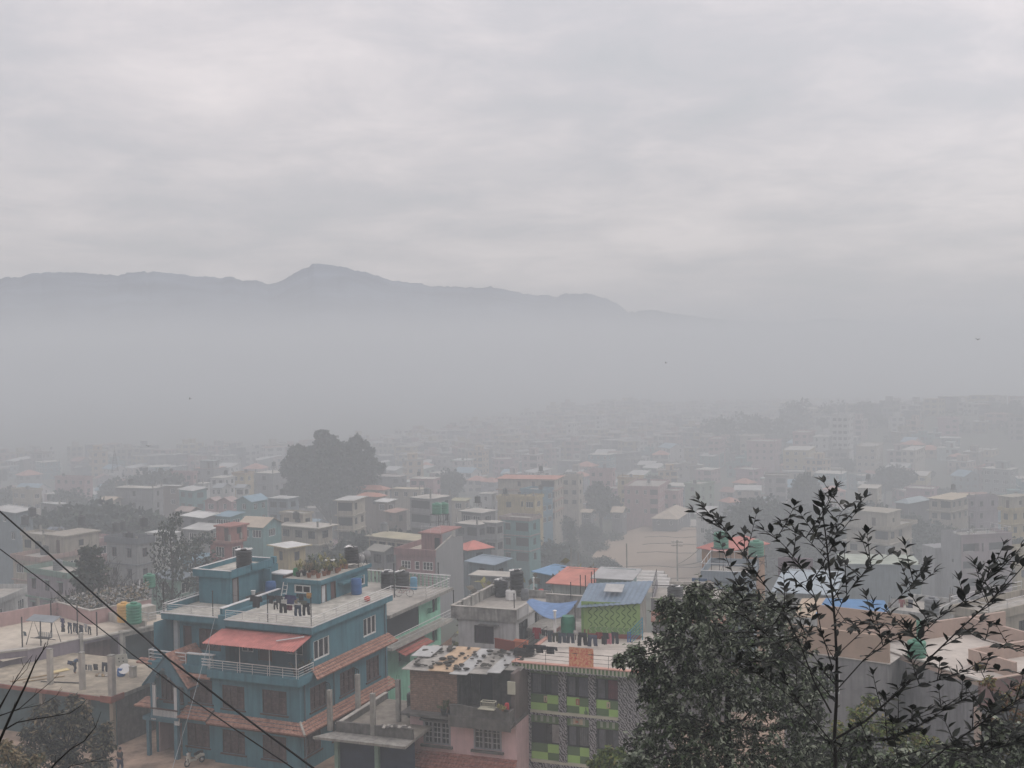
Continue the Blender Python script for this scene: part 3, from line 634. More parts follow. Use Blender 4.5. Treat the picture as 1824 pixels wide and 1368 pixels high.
def dish(P, r, yaw, label, mat=None, tilt=35):
    mat = mat or M('dish_metal', (.22, .22, .22), rough=.5, metal=.4); e0 = empty('satellite_dish', P, yaw, label, 'satellite dish', 'satellite dishes on the roofs')
    b = MB(); k = 24; t = radians(tilt); zc = .35 + r
    def pt(rr, a):
        x = rr * cos(a); z = rr * sin(a); y = .28 * rr * rr / r
        return (x, y * cos(t) + z * sin(t) - .1, zc + z * cos(t) - y * sin(t))
    for q in (0, .03):
        b.grid(lambda u, v: Vector(pt(max(.001, r * v), u * 2 * pi)) + Vector((0, q, 0)), k, 4, mat)
    b.build('reflector', e0, True)
    b = MB(); b.tube([(0, .1, 0), (0, .12, zc)], .03, IRON, 6); b.bar((-.2, -.1, 0), (0, .1, .4), .02, IRON); b.bar((.2, -.1, 0), (0, .1, .4), .02, IRON); b.build('mast', e0)
    b = MB(); f = Vector(pt(0, 0)) + Vector((0, -r * .9, r * .5)); b.bar(pt(r, -pi / 2), f, .012, IRON); b.bar(pt(r, pi * .8), f, .012, IRON); b.tube([f + Vector((0, -.06, 0)), f + Vector((0, .05, -.02))], .05, WHITE, 8); b.build('receiver', e0)
    return e0
dish(W_(-2.95, 13.2, 8.14), .38, .2, 'left mesh satellite dish beside the black tank on the blue house roof room')
dish(W_(-2.95, 14.1, 8.14), .42, -.3, 'right mesh satellite dish at the far end of the blue house roof room')
# ladder, bench, chair -------------------------------------------------------------------
def ladder(P, yaw, h_, label, mat=WHITE, lean=.35):
    e0 = empty('ladder', P, yaw, label, 'ladder'); b = MB()
    for x in (-.2, .2): b.box(x - .03, x + .03, -.02, .02, 0, h_, mat)
    b.build('side_rail', e0).rotation_euler = (-lean, 0, 0)
    b = MB()
    for i in range(int(h_ / .3)): b.box(-.2, .2, -.015, .015, .2 + i * .3, .24 + i * .3, mat)
    b.build('rungs', e0).rotation_euler = (-lean, 0, 0); return e0
ladder(W_(-6.35, 7.6, 6.37), radians(-23), 1.75, 'pale ladder leaning on the right roof room of the blue house')
e0 = empty('bench_seat', W_(-8.5, 7.2, 6.31), radians(-23 + 90), 'low dark bench with a white bucket behind the clothes line of the blue house', 'bench')
b = MB(); b.box(-1, 1, -.2, .2, .4, .45, IRON); b.build('seat', e0)
for x in (-.9, .9):
    b = MB(); b.box(x - .03, x + .03, -.18, .18, 0, .4, IRON); b.build('leg', e0)
e0 = empty('white_bucket', W_(-8.55, 7.0, 6.77), 0, 'white bucket standing on the dark bench of the blue house roof', 'bucket')
b = MB(); b.lathe((0, 0, 0), [(.13, 0), (.18, .3), (.19, .31)], WHITE, 14); b.build('body', e0)
# ---------------------------------------------------------------- clothes
_cl = {}
def cloth_mat(c, pat=None):
    k = 'cloth_%02d_%02d_%02d' % tuple(int(v * 99) for v in c) + (pat or '')
    if pat: return M(k, (.62, .02, .06), var=0, scale=6.5, col2=(.85, .62, .30), rough=.9)
    return M(k, c, var=.25, scale=4, rough=.9)
def garment(kind, px, py, wpx, hpx, D, th, c, label, group='clothes hung out to dry', pat=None, P=None, w=None, h_=None):
    P = P or at(px, py, D); w = w or 1.12 * wpx * D / 2100 / max(.5, cos(radians(th))); h_ = h_ or hpx * D / 2100
    rnd = random.Random(int(px * 7 + py)); b = MB(); mt = cloth_mat(c, pat); ph = rnd.uniform(0, 6)
    def sheet(x0, x1, z0, z1, tx=0, nx=5, nz=5):
        for q in (0, .02):
            b.grid(lambda u, v: (x0 + (x1 - x0) * u + tx * v, q + .04 * sin(u * 9 + ph) * (.3 + v) + .02 * sin(v * 7 + ph), -(z0 + (z1 - z0) * v) - .02 * abs(sin(u * 5 + ph)) * v), nx, nz, mt)
    if kind == 'cloth': sheet(-w / 2, w / 2, 0, h_, rnd.uniform(-.03, .03) * w, 8, 6)
    elif kind == 'shirt':
        sheet(-w * .3, w * .3, 0, h_); sheet(-w / 2, -w * .28, 0, h_ * .5, -.04, 2, 3); sheet(w * .28, w / 2, 0, h_ * .5, .04, 2, 3)
    elif kind == 'trousers':
        sheet(-w / 2, w / 2, 0, h_ * .32); sheet(-w / 2, -w * .06, h_ * .3, h_, -w * .05, 3, 5); sheet(w * .06, w / 2, h_ * .3, h_ * rnd.uniform(.92, 1.0), w * .05, 3, 5)
    o = b.build({'cloth': 'hanging_cloth', 'shirt': 'hanging_shirt', 'trousers': 'hanging_trousers'}[kind], None, True)
    o.location = P; o.rotation_euler = (0, 0, -radians(th)); tag(o, label, {'cloth': 'cloth', 'shirt': 'shirt', 'trousers': 'trousers'}[kind], group); return o
def pole(P, h_, r, label, name='iron_pole', mat=None, cap=True, group=None):
    b = MB(); b.tube([(0, 0, 0), (0, 0, h_)], r, mat or IRON, 8)
    if cap: b.lathe((0, 0, h_), [(r * 1.6, 0), (r * 1.8, .03), (r * .8, .08)], mat or IRON, 8)
    o = b.build(name); o.location = P; tag(o, label, 'pole', group); return o
def line_between(A, B, r, mat, name, label, sag=.1, cat='line'):
    A, B = Vector(A), Vector(B); pts = [A.lerp(B, t / 10) - Vector((0, 0, sag * 4 * (t / 10) * (1 - t / 10))) for t in range(11)]
    b = MB(); b.tube(pts, r, mat, 5); o = b.build(name); tag(o, label, cat); return o
# blue house terrace line
p1, p2 = W_(-3.35, 1.35, 6.37), W_(.15, 1.35, 6.37)
pole(p1, 1.85, .035, 'left dark pole of the clothes line on the blue house terrace'); pole(p2, 1.85, .035, 'right dark pole of the clothes line on the blue house terrace')
pole(W_(-8.25, 1.75, 6.3), 1.75, .035, 'dark pole at the step between the two terraces of the blue house')
pole(W_(-12.55, 1.75, 6.3), 2.1, .035, 'dark pole at the left corner of the blue house terrace')
line_between(p1 + Vector((0, 0, 1.75)), p2 + Vector((0, 0, 1.75)), .008, IRON, 'clothes_line', 'thin clothes line between two dark poles on the blue house', .08)
line_between(W_(-9.2, 4.6, 7.4), p1 + Vector((0, 0, 1.6)), .008, IRON, 'clothes_line', 'clothes line from the left roof room towards the railing of the blue house', .2)
for i, (kd, px, py, w, h_, c, lb) in enumerate([
    ('shirt', 482, 1061, 11, 14, (.015, .015, .018), 'black top at the left end of the blue house clothes line'),
    ('shirt', 496, 1061, 13, 13, (.06, .07, .08), 'dark grey top second on the blue house clothes line'),
    ('shirt', 517, 1060, 18, 16, (.04, .04, .14), 'navy blue top in the middle of the blue house clothes line'),
    ('shirt', 536, 1058, 16, 11, (.02, .02, .025), 'black jersey right of the navy top on the blue house clothes line'),
    ('cloth', 550, 1056, 9, 10, (.48, .26, .07), 'mustard yellow cloth at the right end of the blue house clothes line'),
    ('trousers', 491, 1073, 8, 13, (.02, .022, .025), 'short black trousers hanging low on the left of the blue house line'),
    ('trousers', 504, 1075, 12, 17, (.012, .012, .015), 'black trousers below the grey top on the blue house line'),
    ('cloth', 515, 1078, 10, 9, (.12, .02, .045), 'maroon cloth hanging low in the middle of the blue house line'),
    ('trousers', 530, 1078, 12, 20, (.02, .035, .07), 'dark blue jeans hanging low on the blue house line'),
    ('trousers', 545, 1074, 13, 23, (.018, .02, .03), 'long black trousers lowest at the right of the blue house line'),
    ('shirt', 527, 1066, 10, 9, (.35, .28, .2), 'beige shirt between the jeans and the navy top on the blue house line'),
    ('shirt', 540, 1070, 12, 7, (.12, .13, .10), 'olive shirt above the black trousers on the blue house line'),
    ('shirt', 456, 1062, 20, 20, (.02, .016, .015), 'black jacket hanging left of the clothes line on the blue house')]):
    garment(kd, px, py, w, h_, 80.2 if px > 470 else 84, 23, c, lb)
b = MB(); b.lathe((0, 0, 0), [(.05, 0), (.19, .06), (.24, .2), (.19, .34), (.05, .4)], M('red_ball', (.6, .1, .07)), 14); o = b.build('red_pot', None, True); o.location = W_(-.1, 9.3, 6.37); tag(o, 'round red pot by the side railing of the blue house terrace', 'pot')
# potted plants on the right roof room
LEAFD = M('leaf_dark', (.035, .045, .03), var=.5, scale=3, rough=.6, col2=(.10, .11, .07))
LEAFG = M('leaf_green', (.06, .10, .035), var=.5, scale=3, rough=.6, col2=(.14, .17, .06))
LEAFY = M('leaf_yellow', (.30, .27, .08), var=.4, scale=3, rough=.6)
LEAFB = M('leaf_dry', (.20, .155, .09), var=.4, scale=3, rough=.7)
LEAFF = M('leaf_hazy', (.030, .050, .045), var=.5, scale=.4, rough=.7, col2=(.055, .085, .06))
BARK = M('bark', (.05, .042, .035), var=.4, scale=4)
POT = M('clay_pot', (.28, .13, .08)); 
def leaf_quad(b, P, d, n, L, w, mat, fold=.25):
    d = d.normalized(); s = d.cross(n)
    if s.length < 1e-4: s = d.cross(Vector((0, 1, .3)))
    s = s.normalized() * w; u = s.normalized().cross(d) * (w * fold)
    a = P; t = P + d * L; m = P + d * L * .45
    k = len(b.v); b.v += [tuple(a), tuple(m + s - u), tuple(t), tuple(m - s - u)]; i = b.mi(mat); b.f += [(k, k + 1, k + 2), (k, k + 2, k + 3)]; b.m += [i, i]
def potted(P, h_, label, mat, potm=POT, r=.16, n=60, seed=0):
    rnd = random.Random(seed); e0 = empty('potted_plant', P, 0, label, 'potted plant', 'potted plants on the roofs')
    b = MB(); b.lathe((0, 0, 0), [(r * .7, 0), (r, r * 1.6), (r * 1.08, r * 1.65), (r * 1.08, r * 1.8), (r * .9, r * 1.8)], potm, 10); b.build('pot', e0)
    b = MB(); st = MB()
    for q in range(5):
        t = rnd.uniform(0, 6.3); tip = Vector((cos(t) * r * 2.1, sin(t) * r * 2.1, h_ * rnd.uniform(.6, 1))); base = Vector((0, 0, r * 1.7)); st.tube([base, base.lerp(tip, .5) + Vector((0, 0, .08)), tip], .012, BARK, 4)
        for i in range(n // 5):
            P2 = base.lerp(tip, rnd.uniform(.25, 1.05)); d = Vector((rnd.gauss(0, 1), rnd.gauss(0, 1), rnd.gauss(.2, .6))); leaf_quad(b, P2, d, Vector((0, 0, 1)), rnd.uniform(.12, .24), rnd.uniform(.03, .06), mat)
    st.build('stems', e0); b.build('leaves', e0); return e0
rnd = random.Random(11)
pl = [('tall yellow-green', LEAFY), ('dark leafy', LEAFD), ('bushy green', LEAFG), ('dry brown', LEAFB)]
where = ['at the front edge', 'behind the front row', 'in the middle', 'near the black tank', 'along the right edge']
k = 0
for yy in range(6):
    for xx in range(3):
        w_, mt = pl[(k * 7 + yy) % 4]
        potted(W_(-5.2 + xx * .95 + rnd.uniform(-.25, .25), 8.0 + yy * .75 + rnd.uniform(-.2, .2), 8.14), rnd.uniform(.7, 1.55), '%s potted plant, %s row, %s, on the blue house roof' % (w_, ('frontmost', 'second', 'third', 'fourth', 'fifth', 'rearmost')[yy], ('left', 'middle', 'right')[xx]), mt, POT if k % 3 else PVCB, .19, 150, k); k += 1
drum(W_(-5.6, 8.3, 8.14), .22, .5, M('green_bucket', (.05, .22, .10)), 'green plastic bucket at the left of the roof plants', 'bucket', 'plastic_bucket')
drum(W_(-3.9, 12.2, 8.14), .26, .6, YELP, 'yellow plastic drum beside the black tank behind the roof plants', 'drum', 'plastic_drum')
b = MB(); b.box(-.45, .45, -.3, .3, .75, .8, WHITE)
for x in (-.4, .4):
    for y in (-.25, .25): b.box(x - .03, x + .03, y - .03, y + .03, 0, .75, WHITE)
o = b.build('white_table'); o.location = W_(-4.4, 11.0, 8.14); tag(o, 'white topped small table standing among the roof plants', 'table')
for i, (x, y, lb) in enumerate([(-.4, .2, 'leafy potted plant at the right corner of the blue house balcony'), (-.1, 1.0, 'potted fern against the side wall of the blue house balcony')]): potted(W_(x, y, 3.24), .9, lb, LEAFD, PVCB, .2, 90, 40 + i)
# ---------------------------------------------------------------- mint green house (right behind the blue one)
MINT = M('mint_paint', (.27, .57, .42), var=.1, streak=.3)
def mint_house():
    F = Fr(at(783.9, 1061.7, 104), 23); gz = 27; off = F.o.z - gz
    h = empty('mint_green_house', (F.o.x, F.o.y, gz), -radians(23), 'mint green house with wide concrete roof terrace behind the blue house', 'house')
    A = (0, 0, off); bd = lambda b, n: b.build(n, h, False, A)
    b = MB(); b.wall((-1.1, -9), (-1.1, 2.2), -10, .0, [(.8, 7.0, -2.3, -.1), (9.6, 10.6, -1.7, -.25), (9.5, 10.5, -4.4, -3.2), (3.2, 5.2, -5, -3.4)], MINT, .9, back=DARK)
    b.face([(-1.1, 2.2, -10), (-9, 2.2, -10), (-9, 2.2, 0), (-1.1, 2.2, 0)], MINT); b.face([(-9, -9, -10), (-1.1, -9, -10), (-1.1, -9, 0), (-9, -9, 0)], MINT); b.face([(-9, 2.2, -10), (-9, -9, -10), (-9, -9, 0), (-9, 2.2, 0)], MINT); bd(b, 'wall')
    b = MB(); b.box(-9.5, .05, -9.3, 2.6, .0, .26, CONC); b.face([(-9.4, -9.2, .27), (0, -9.2, .27), (0, 2.5, .27), (-9.4, 2.5, .27)], ROOFC); b.box(-1.05, .05, -9, 2.3, -2.75, -2.5, CONCL); bd(b, 'roof_slab')
    b = MB(); rail(b, [(-3.5, -2.7, .27), (0, -2.7, .27), (0, 1.9, .27), (-4, 2.5, .27)], .95, 4, STEEL, 1.6, .022, .035); bd(b, 'railing')
    b = MB(); rail(b, [(0, -9, -2.5), (0, 2.2, -2.5)], .85, 3, STEEL, 1.7, .022, .035); bd(b, 'balcony_railing')
    b = MB(); tile_panel(b, (.5, -7.6, -3.45), (.5, -2.4, -3.45), (-1.0, -2.4, -2.85), (-1.0, -7.6, -2.85), M('red_tile', (.42, .13, .10), var=.2), .3, .4); bd(b, 'tile_awning')
    b = MB(); b.box(-1.3, -1.12, -8.2, -2.1, -2.3, -.1, M('dark_net', (.02, .023, .03), var=.3)); bd(b, 'shade_net')
    for a, z, w, hh in ((.6, -1.7, 1.0, 1.4), (.5, -4.4, 1.0, 1.2)): link('window', win_mesh(w, hh, BROWNW, 1), h, (-1.1, a, z + off), pi / 2)
    # green railing panel behind the tanks
    b = MB()
    for i in range(22): b.box(-9 + i * .4, -8.8 + i * .4, 2.3, 2.36, .27, 1.35, M('pale_green_panel', (.30, .42, .34)))
    b.box(-9.2, -.1, 2.28, 2.4, 1.35, 1.43, WHITE); bd(b, 'fence_panel')
    return F
FM = mint_house()
def onF(F, px, py, z): p = onz(px, py, F.o.z + z); return p
tank(onF(FM, 691, 1047, .28), .66, 1.5, PVCB, 'left of the two big black tanks on the mint green house roof', 5, cover=True)
tank(onF(FM, 717, 1047, .28), .66, 1.5, PVCB, 'right of the two big black tanks on the mint green house roof', 5, cover=True)
drum(onF(FM, 737, 1050, .28), .33, 1.05, LBLUEP, 'light blue barrel beside the black tanks on the mint green house')
pole(onF(FM, 703, 1090, -1), 4.2, .05, 'tall dark pole standing in front of the mint green house tanks', 'iron_pole'); pole(onF(FM, 781, 1040, .28), 1.9, .05, 'dark post at the back corner of the mint green house roof')
def bicycle(P, yaw, label):
    e0 = empty('bicycle', P, yaw, label, 'bicycle')
    for x in (-.52, .52):
        b = MB(); b.tube([(x + .33 * cos(t * pi / 10), 0, .35 + .33 * sin(t * pi / 10)) for t in range(21)], .022, IRON, 5, False)
        for k in range(8): b.bar((x, 0, .35), (x + .33 * cos(k * pi / 4), 0, .35 + .33 * sin(k * pi / 4)), .005, STEEL)
        b.build('wheel', e0)
    b = MB()
    for p, q in (((-.52, .35), (-.15, .8)), ((-.15, .85), (-.05, .35)), ((-.52, .35), (-.05, .35)), ((-.05, .35), (.36, .8)), ((-.15, .75), (.36, .82)), ((.52, .35), (.34, .95))): b.tube([(p[0], 0, p[1]), (q[0], 0, q[1])], .02, M('bike_red', (.2, .03, .03)), 5)
    b.build('frame', e0)
    b = MB(); b.box(-.28, -.04, -.06, .06, .86, .9, IRON); b.build('saddle', e0); b = MB(); b.tube([(.30, -.25, .98), (.36, 0, .95), (.30, .25, .98)], .015, IRON, 5); b.build('handlebar', e0)
bicycle(onF(FM, 720, 1063, .28), radians(-10), 'small bicycle lying by the tanks on the mint green house roof')
for i, (px, py, c) in enumerate([(750, 1091, (.45, .07, .06)), (758, 1089, (.03, .12, .08)), (766, 1083, (.05, .2, .13)), (744, 1096, (.1, .1, .12))]):
    garment('shirt' if i % 2 else 'cloth', px, py, 7, 9, 104, -40, c, ['red', 'dark green', 'green', 'grey'][i] + ' garment drying on the mint green house wall')
# ---------------------------------------------------------------- weathered grey-white house
WGREY = M('old_whitewash', (.50, .50, .50), var=.16, streak=.5, scale=.9); MOLD = M('mouldy_parapet', (.34, .33, .31), var=.4, streak=.85, scale=1.6)
def grey_house():
    F = Fr(at(918.75, 1106.1, 90), 21.5); gz = 30; off = F.o.z - gz
    h = empty('grey_white_house', (F.o.x, F.o.y, gz), -radians(21.5), 'weathered grey-white flat roofed house with stained parapet', 'house'); A = (0, 0, off); bd = lambda b, n: b.build(n, h, False, A)
    b = MB(); b.wall((-4.85, 0), (-.02, 0), -12, -.1, [(1.35, 3.0, -1.95, -.55)], WGREY, .16); b.wall((-.02, 0), (-.02, 8), -12, -.1, [(.7, 2.6, -1.9, -.35), (4.2, 5.2, -2.3, -.3)], WGREY, .2, back=DARK)
    b.face([(-4.85, 8, -12), (-4.85, 0, -12), (-4.85, 0, -.1), (-4.85, 8, -.1)], WGREY); b.face([(0, 8, -12), (-4.85, 8, -12), (-4.85, 8, -.1), (0, 8, -.1)], WGREY)
    b.box(-.75, .02, -.12, -.002, -12, -.1, WGREY); b.box(-3.05, -2.6 + 1.2, -.35, -.002, -.5, -.42, CONCD); bd(b, 'wall')
    b = MB(); b.box(-5.35, .12, -.25, 8.2, -.1, .06, MOLD); b.box(-5.35, .12, -.25, -.08, .062, .88, MOLD)
    b.box(-5.35, -5.2, -.078, 8.2, .062, .88, MOLD); b.box(-.05, .12, -.078, 2.6, .062, .88, WGREY); b.box(-5.35, .12, 8.05, 8.2, .062, .7, MOLD)
    b.face([(-5.18, -.06, .07), (-.07, -.06, .07), (-.07, 8, .07), (-5.18, 8, .07)], ROOFC)
    for y in (1.5, 3.3, 5.0): b.box(-5.42, -5.1, y, y + .3, .07, .98, MOLD)
    b.box(-5.4, .16, -.3, -.04, .88, .93, CONCL); b.box(-5.4, -5.15, -.04, 8.2, .88, .93, CONCL); b.box(-.09, .16, -.04, 2.65, .88, .93, CONCL); bd(b, 'parapet')
    b = MB(); b.box(.1, 5.5, 6.6, 6.75, -1.0, .75, MOLD); b.box(.1, 5.5, 2.0, 6.6, -1.2, -1.0, CONC); b.box(.05, 5.6, 6.55, 6.8, .75, .82, CONCL)
    for x in (1.6, 3.4): b.box(x, x + .25, 6.5, 6.6, -1, .8, MOLD)
    bd(b, 'rear_terrace')
    link('window', win_mesh(1.65, 1.4, IRON, 2, M('maroon_curtain', (.05, .035, .045), var=.4, scale=5)), h, (-2.67, 0, -1.95 + off)); link('window', win_mesh(1.9, 1.5, IRON, 2), h, (0, 1.65, -1.9 + off), pi / 2)
    return F
FG = grey_house()
tank(onF(FG, 893, 1062, .1), .58, 1.4, PVCB, 'left black tank on the floor of the grey-white house roof', 5, cover=True)
tank(onF(FG, 921, 1066, .1), .58, 1.4, PVCB, 'right black tank raised on an iron stand on the grey-white house roof', 5, stand=.95, cover=True)
drum(onF(FG, 935, 1068, .1), .33, .85, GREYP, 'grey barrel right of the tanks on the grey-white house roof')
e0 = empty('white_container', onF(FG, 910, 1068, .1), radians(-21), 'white boxy water container in front of the black tanks', 'container'); b = MB(); b.lathe((0, 0, 0), [(.46, 0), (.48, .1), (.45, .3), (.48, .4), (.45, .55), (.47, .68), (.38, .8)], WHITE, 4); b.build('body', e0); b = MB(); b.lathe((0, 0, .8), [(.14, 0), (.14, .08)], WHITE, 10); b.build('cap', e0)
drum(onF(FG, 964, 1063, -.9), .25, .6, M('red_plastic', (.45, .04, .04)), 'bright red drum in the corner of the grey-white house rear terrace', 'drum', 'plastic_drum')
pole(onF(FG, 916, 1083, .1), 1.1, .04, 'short dark post at the front corner of the grey-white house roof'); pole(onF(FG, 808, 1077, .5), 1.1, .04, 'short dark post at the left corner of the grey-white house roof')
pole(onF(FG, 951, 1064, -.9), 1.7, .06, 'white pipe rising from the grey-white house rear terrace', 'white_pipe', WHITE)
for i, (px, py, hh) in enumerate([(1017, 1068, 1.4), (1034, 1058, 1.5), (1043, 1056, 1.4), (1054, 1052, 1.5), (1059, 1050, 1.6)]): pole(at(px, py, 92), hh, .035, '%s dark rebar rod behind the tarpaulin' % ['first', 'second', 'third', 'fourth', 'fifth'][i], 'rebar_rod', None, False, 'rebar rods')
# tarpaulin
def tarp():
    C_ = [at(938, 1072, 86), at(986, 1103, 80), at(1029, 1069, 86), at(948, 1066, 91)]
    b = MB(); mt = M('blue_tarpaulin', (.09, .19, .40), var=.22, scale=1.2, rough=.55, col2=(.16, .28, .50))
    def fn(u, v):
        p = (C_[0] * (1 - u) + C_[1] * u) * (1 - v) + (C_[3] * (1 - u) + C_[2] * u) * v
        return p - Vector((0, 0, 1.0 * u * (1 - u) * 1.1 + .28 * 4 * v * (1 - v) * u)) + Vector((0, 0, .07 * sin(u * 21 + v * 4) * v * (1 - v) * 4))
    b.grid(fn, 26, 14, mt); b.grid(lambda u, v: fn(u, v) - Vector((0, 0, .02)), 26, 14, mt)
    o = b.build('tarpaulin', None, True); tag(o, 'sagging blue tarpaulin stretched between the grey-white house and the green shed', 'tarpaulin')
tarp()
# ---------------------------------------------------------------- green and white tiled house with roof terrace
def mat_wave():
    m = M('wavy_mosaic_tile', (.3, .3, .3)); t = m.node_tree; b = t.nodes['Principled BSDF']; L_ = t.links.new
    tc = t.nodes.new('ShaderNodeTexCoord'); mp = t.nodes.new('ShaderNodeMapping'); mp.inputs['Rotation'].default_value = (0, radians(38), 0); mp.inputs['Scale'].default_value = (1, 1, 1); L_(tc.outputs['Object'], mp.inputs[0])
    w = t.nodes.new('ShaderNodeTexWave'); w.inputs['Scale'].default_value = 1.9; w.inputs['Distortion'].default_value = 7; w.inputs['Detail'].default_value = 1.5; w.inputs['Detail Scale'].default_value = 2.6; L_(mp.outputs[0], w.inputs['Vector'])
    r = t.nodes.new('ShaderNodeValToRGB'); r.color_ramp.elements[0].color = (.035, .032, .036, 1); r.color_ramp.elements[0].position = .35; r.color_ramp.elements[1].color = (.34, .33, .34, 1); r.color_ramp.elements[1].position = .6
    L_(w.outputs['Fac'], r.inputs[0]); L_(r.outputs[0], b.inputs['Base Color']); b.inputs['Roughness'].default_value = .4; return m
WAVE = mat_wave(); LG = M('light_green_tile', (.36, .56, .17), var=.06, rough=.35); DG = M('dark_green_tile', (.11, .18, .075), var=.08, rough=.35); CREAM = M('cream_tile', (.52, .50, .40), var=.1)
PINKT = M('pink_kerb', (.55, .30, .24), var=.12)
def tile_house():
    F = Fr(at(925.5, 1182.5, 76), 20.5); gz = 28; off = F.o.z - gz
    h = empty('green_tiled_house', (F.o.x, F.o.y, gz), -radians(20.5), 'house front in green checks and black and white wavy tiles', 'house'); A = (0, 0, off); bd = lambda b, n: b.build(n, h, False, A)
    XS = [(0, .74), (2.66, 3.18), (4.68, 5.15), (6.62, 8.1)]
    b = MB()
    for x0, x1 in XS: b.box(x0, x1, -.12, .3, -9, -.02, WAVE)
    for zt in (-3.02, -6.25): b.box(.74, 6.62, -.16, .2, zt - .02, zt + .14, CREAM); b.box(.74, 6.62, -.15, .2, zt - .16, zt - .022, WAVE)
    b.box(.0, 8.1, -.2, .2, -7.0, -6.43, WAVE); bd(b, 'pillar')
    b = MB(); b.box(0, 8.1, .3, .5, -9, 0, MOLD); b.face([(8.1, .3, -9), (8.1, 9, -9), (8.1, 9, 0), (8.1, .3, 0)], M('lilac_plaster', (.20, .18, .20), streak=.3)); b.face([(0, 9, -9), (0, .3, -9), (0, .3, 0), (0, 9, 0)], MOLD); b.box(-.02, 0, .3, 9, -9, 0, MOLD); b.box(0, 8.1, 9, 9.1, -9, 0, MOLD); bd(b, 'wall')
    b = MB()
    for bi, (x0, x1) in enumerate(((.74, 2.66), (3.18, 4.68), (5.15, 6.62))):
        for lv, zb in enumerate((0, -3.2)):
            xm = x0 + (x1 - x0) * (.58 if bi == 0 else .56)
            z0, z1, z2 = zb - 1.88, zb - 2.42, zb - 2.90
            s = (bi == 0 or lv)
            b.box(x0, xm, .0, .28, z1, z0, DG if s or bi == 0 else LG); b.box(xm, x1, 0, .28, z1, z0, LG if s or bi == 0 else DG)
            b.box(x0, xm, 0, .28, z2, z1, LG if s or bi == 0 else DG); b.box(xm, x1, 0, .28, z2, z1, DG if s or bi == 0 else LG)
            b.box(x0, x1, 0.02, .28, zb - .52, zb - .02 if lv == 0 else zb + .02, DG)
            n = 4 if bi == 0 else 3
            for i in range(n): xx = x0 + .25 + i * (x1 - x0 - .3) / n; b.box(xx, xx + .17, -.01, .018, zb - .42, zb - .06, M('pale_tile', (.33, .36, .28)))
    bd(b, 'tile_panel')
    for bi, (x0, x1) in enumerate(((.74, 2.66), (3.18, 4.68), (5.15, 6.62))):
        for lv, zb in enumerate((0, -3.2)):
            w = x1 - x0; b = MB(); z0, z1 = zb - 1.86, zb - .53
            b.box(x0, x1, .14, .18, z0, z1, GLASS)
            for q in (x0, x1 - .05, x0 + w * .48): b.box(q, q + .05, .06, .139, z0, z1, IRON)
            b.box(x0 + .05, x1 - .05, .06, .138, z0, z0 + .05, IRON); b.box(x0 + .05, x1 - .05, .06, .138, z1 - .05, z1, IRON)
            f = b.build('window', h, False, A)
            b = MB(); cm = cloth_mat([(.10, .10, .11), (.10, .10, .12), (.13, .03, .04)][bi] if lv == 0 else [(.30, .28, .27), (.12, .12, .12), (.11, .11, .12)][bi])
            xa = x0 + w * (.72 if (lv or bi == 0) and bi != 1 else .52); b.grid(lambda u, v: (xa + (x1 - .08 - xa) * u, .128 + .008 * sin(u * 30), z0 + .07 + (z1 - z0 - .14) * v), 20, 1, cm)
            if lv == 0 or bi > 0: b.grid(lambda u, v: (x0 + .1 + w * .3 * u, .128 + .008 * sin(u * 22), z0 + .07 + (z1 - z0 - .14) * v), 16, 1, cloth_mat((.12, .12, .13)))
            b.build('curtain', f)
    # small picture tiles: framed motifs above the ledge
    RED = M('orange_motif', (.45, .17, .10)); PC = M('cream_picture', (.55, .45, .32))
    for i, (x, z) in enumerate(((1.75, -2.14), (3.92, -2.14), (5.95, -2.16))):
        b = MB(); b.box(x - .12, x + .12, -.02, -.002, z - .2, z + .2, PC if i != 1 else RED); b.box(x - .03, x + .03, -.03, -.021, z - .12, z + .1, DG if i != 1 else PC); b.box(x - .12, x + .12, -.026, -.021, z - .2, z - .17, RED); bd(b, 'picture_tile')
    b = MB(); b.lathe((4.45, -.008, -2.86), [(.10, 0), (.12, .1), (.05, .22), (.03, .36), (.05, .4)], DG, 8); bd(b, 'vase_motif')
    b = MB(); b.box(3.6, 4.35, .0, .015, -3.6, -3.22, PC); b.box(3.75, 3.95, -.012, -.002, -3.5, -3.35, RED); bd(b, 'name_plate')
    # roof slab with striped valance
    b = MB(); b.box(-.15, 8.4, -.95, 9.2, .0, .34, CREAM)
    n = 34
    for i in range(n): b.box(-.15 + i * .25, -.15 + i * .25 + .125, -.97, -.951, .02, .33, DG if i % 1 == 0 else LG)
    b.box(-.17, 8.42, -.99, -.90, -.05, -.001, WAVE); b.box(-.2, 8.45, -1.0, -.6, .342, .40, PINKT); b.box(-.2, .1, -.599, 9.2, .342, .40, PINKT)
    b.face([(.1, -.6, .346), (8.4, -.6, .346), (8.4, 9.2, .346), (.1, 9.2, .346)], M('cream_terrace', (.52, .47, .42), var=.15)); bd(b, 'roof')
    b = MB(); rail(b, [(.02, 5.5, .4), (.02, -.85, .4), (8.3, -.85, .4)], .8, 3, IRON, 2.1, .015, .022); bd(b, 'railing')
    return F
FT = tile_house(); TZ = FT.o.z + .36
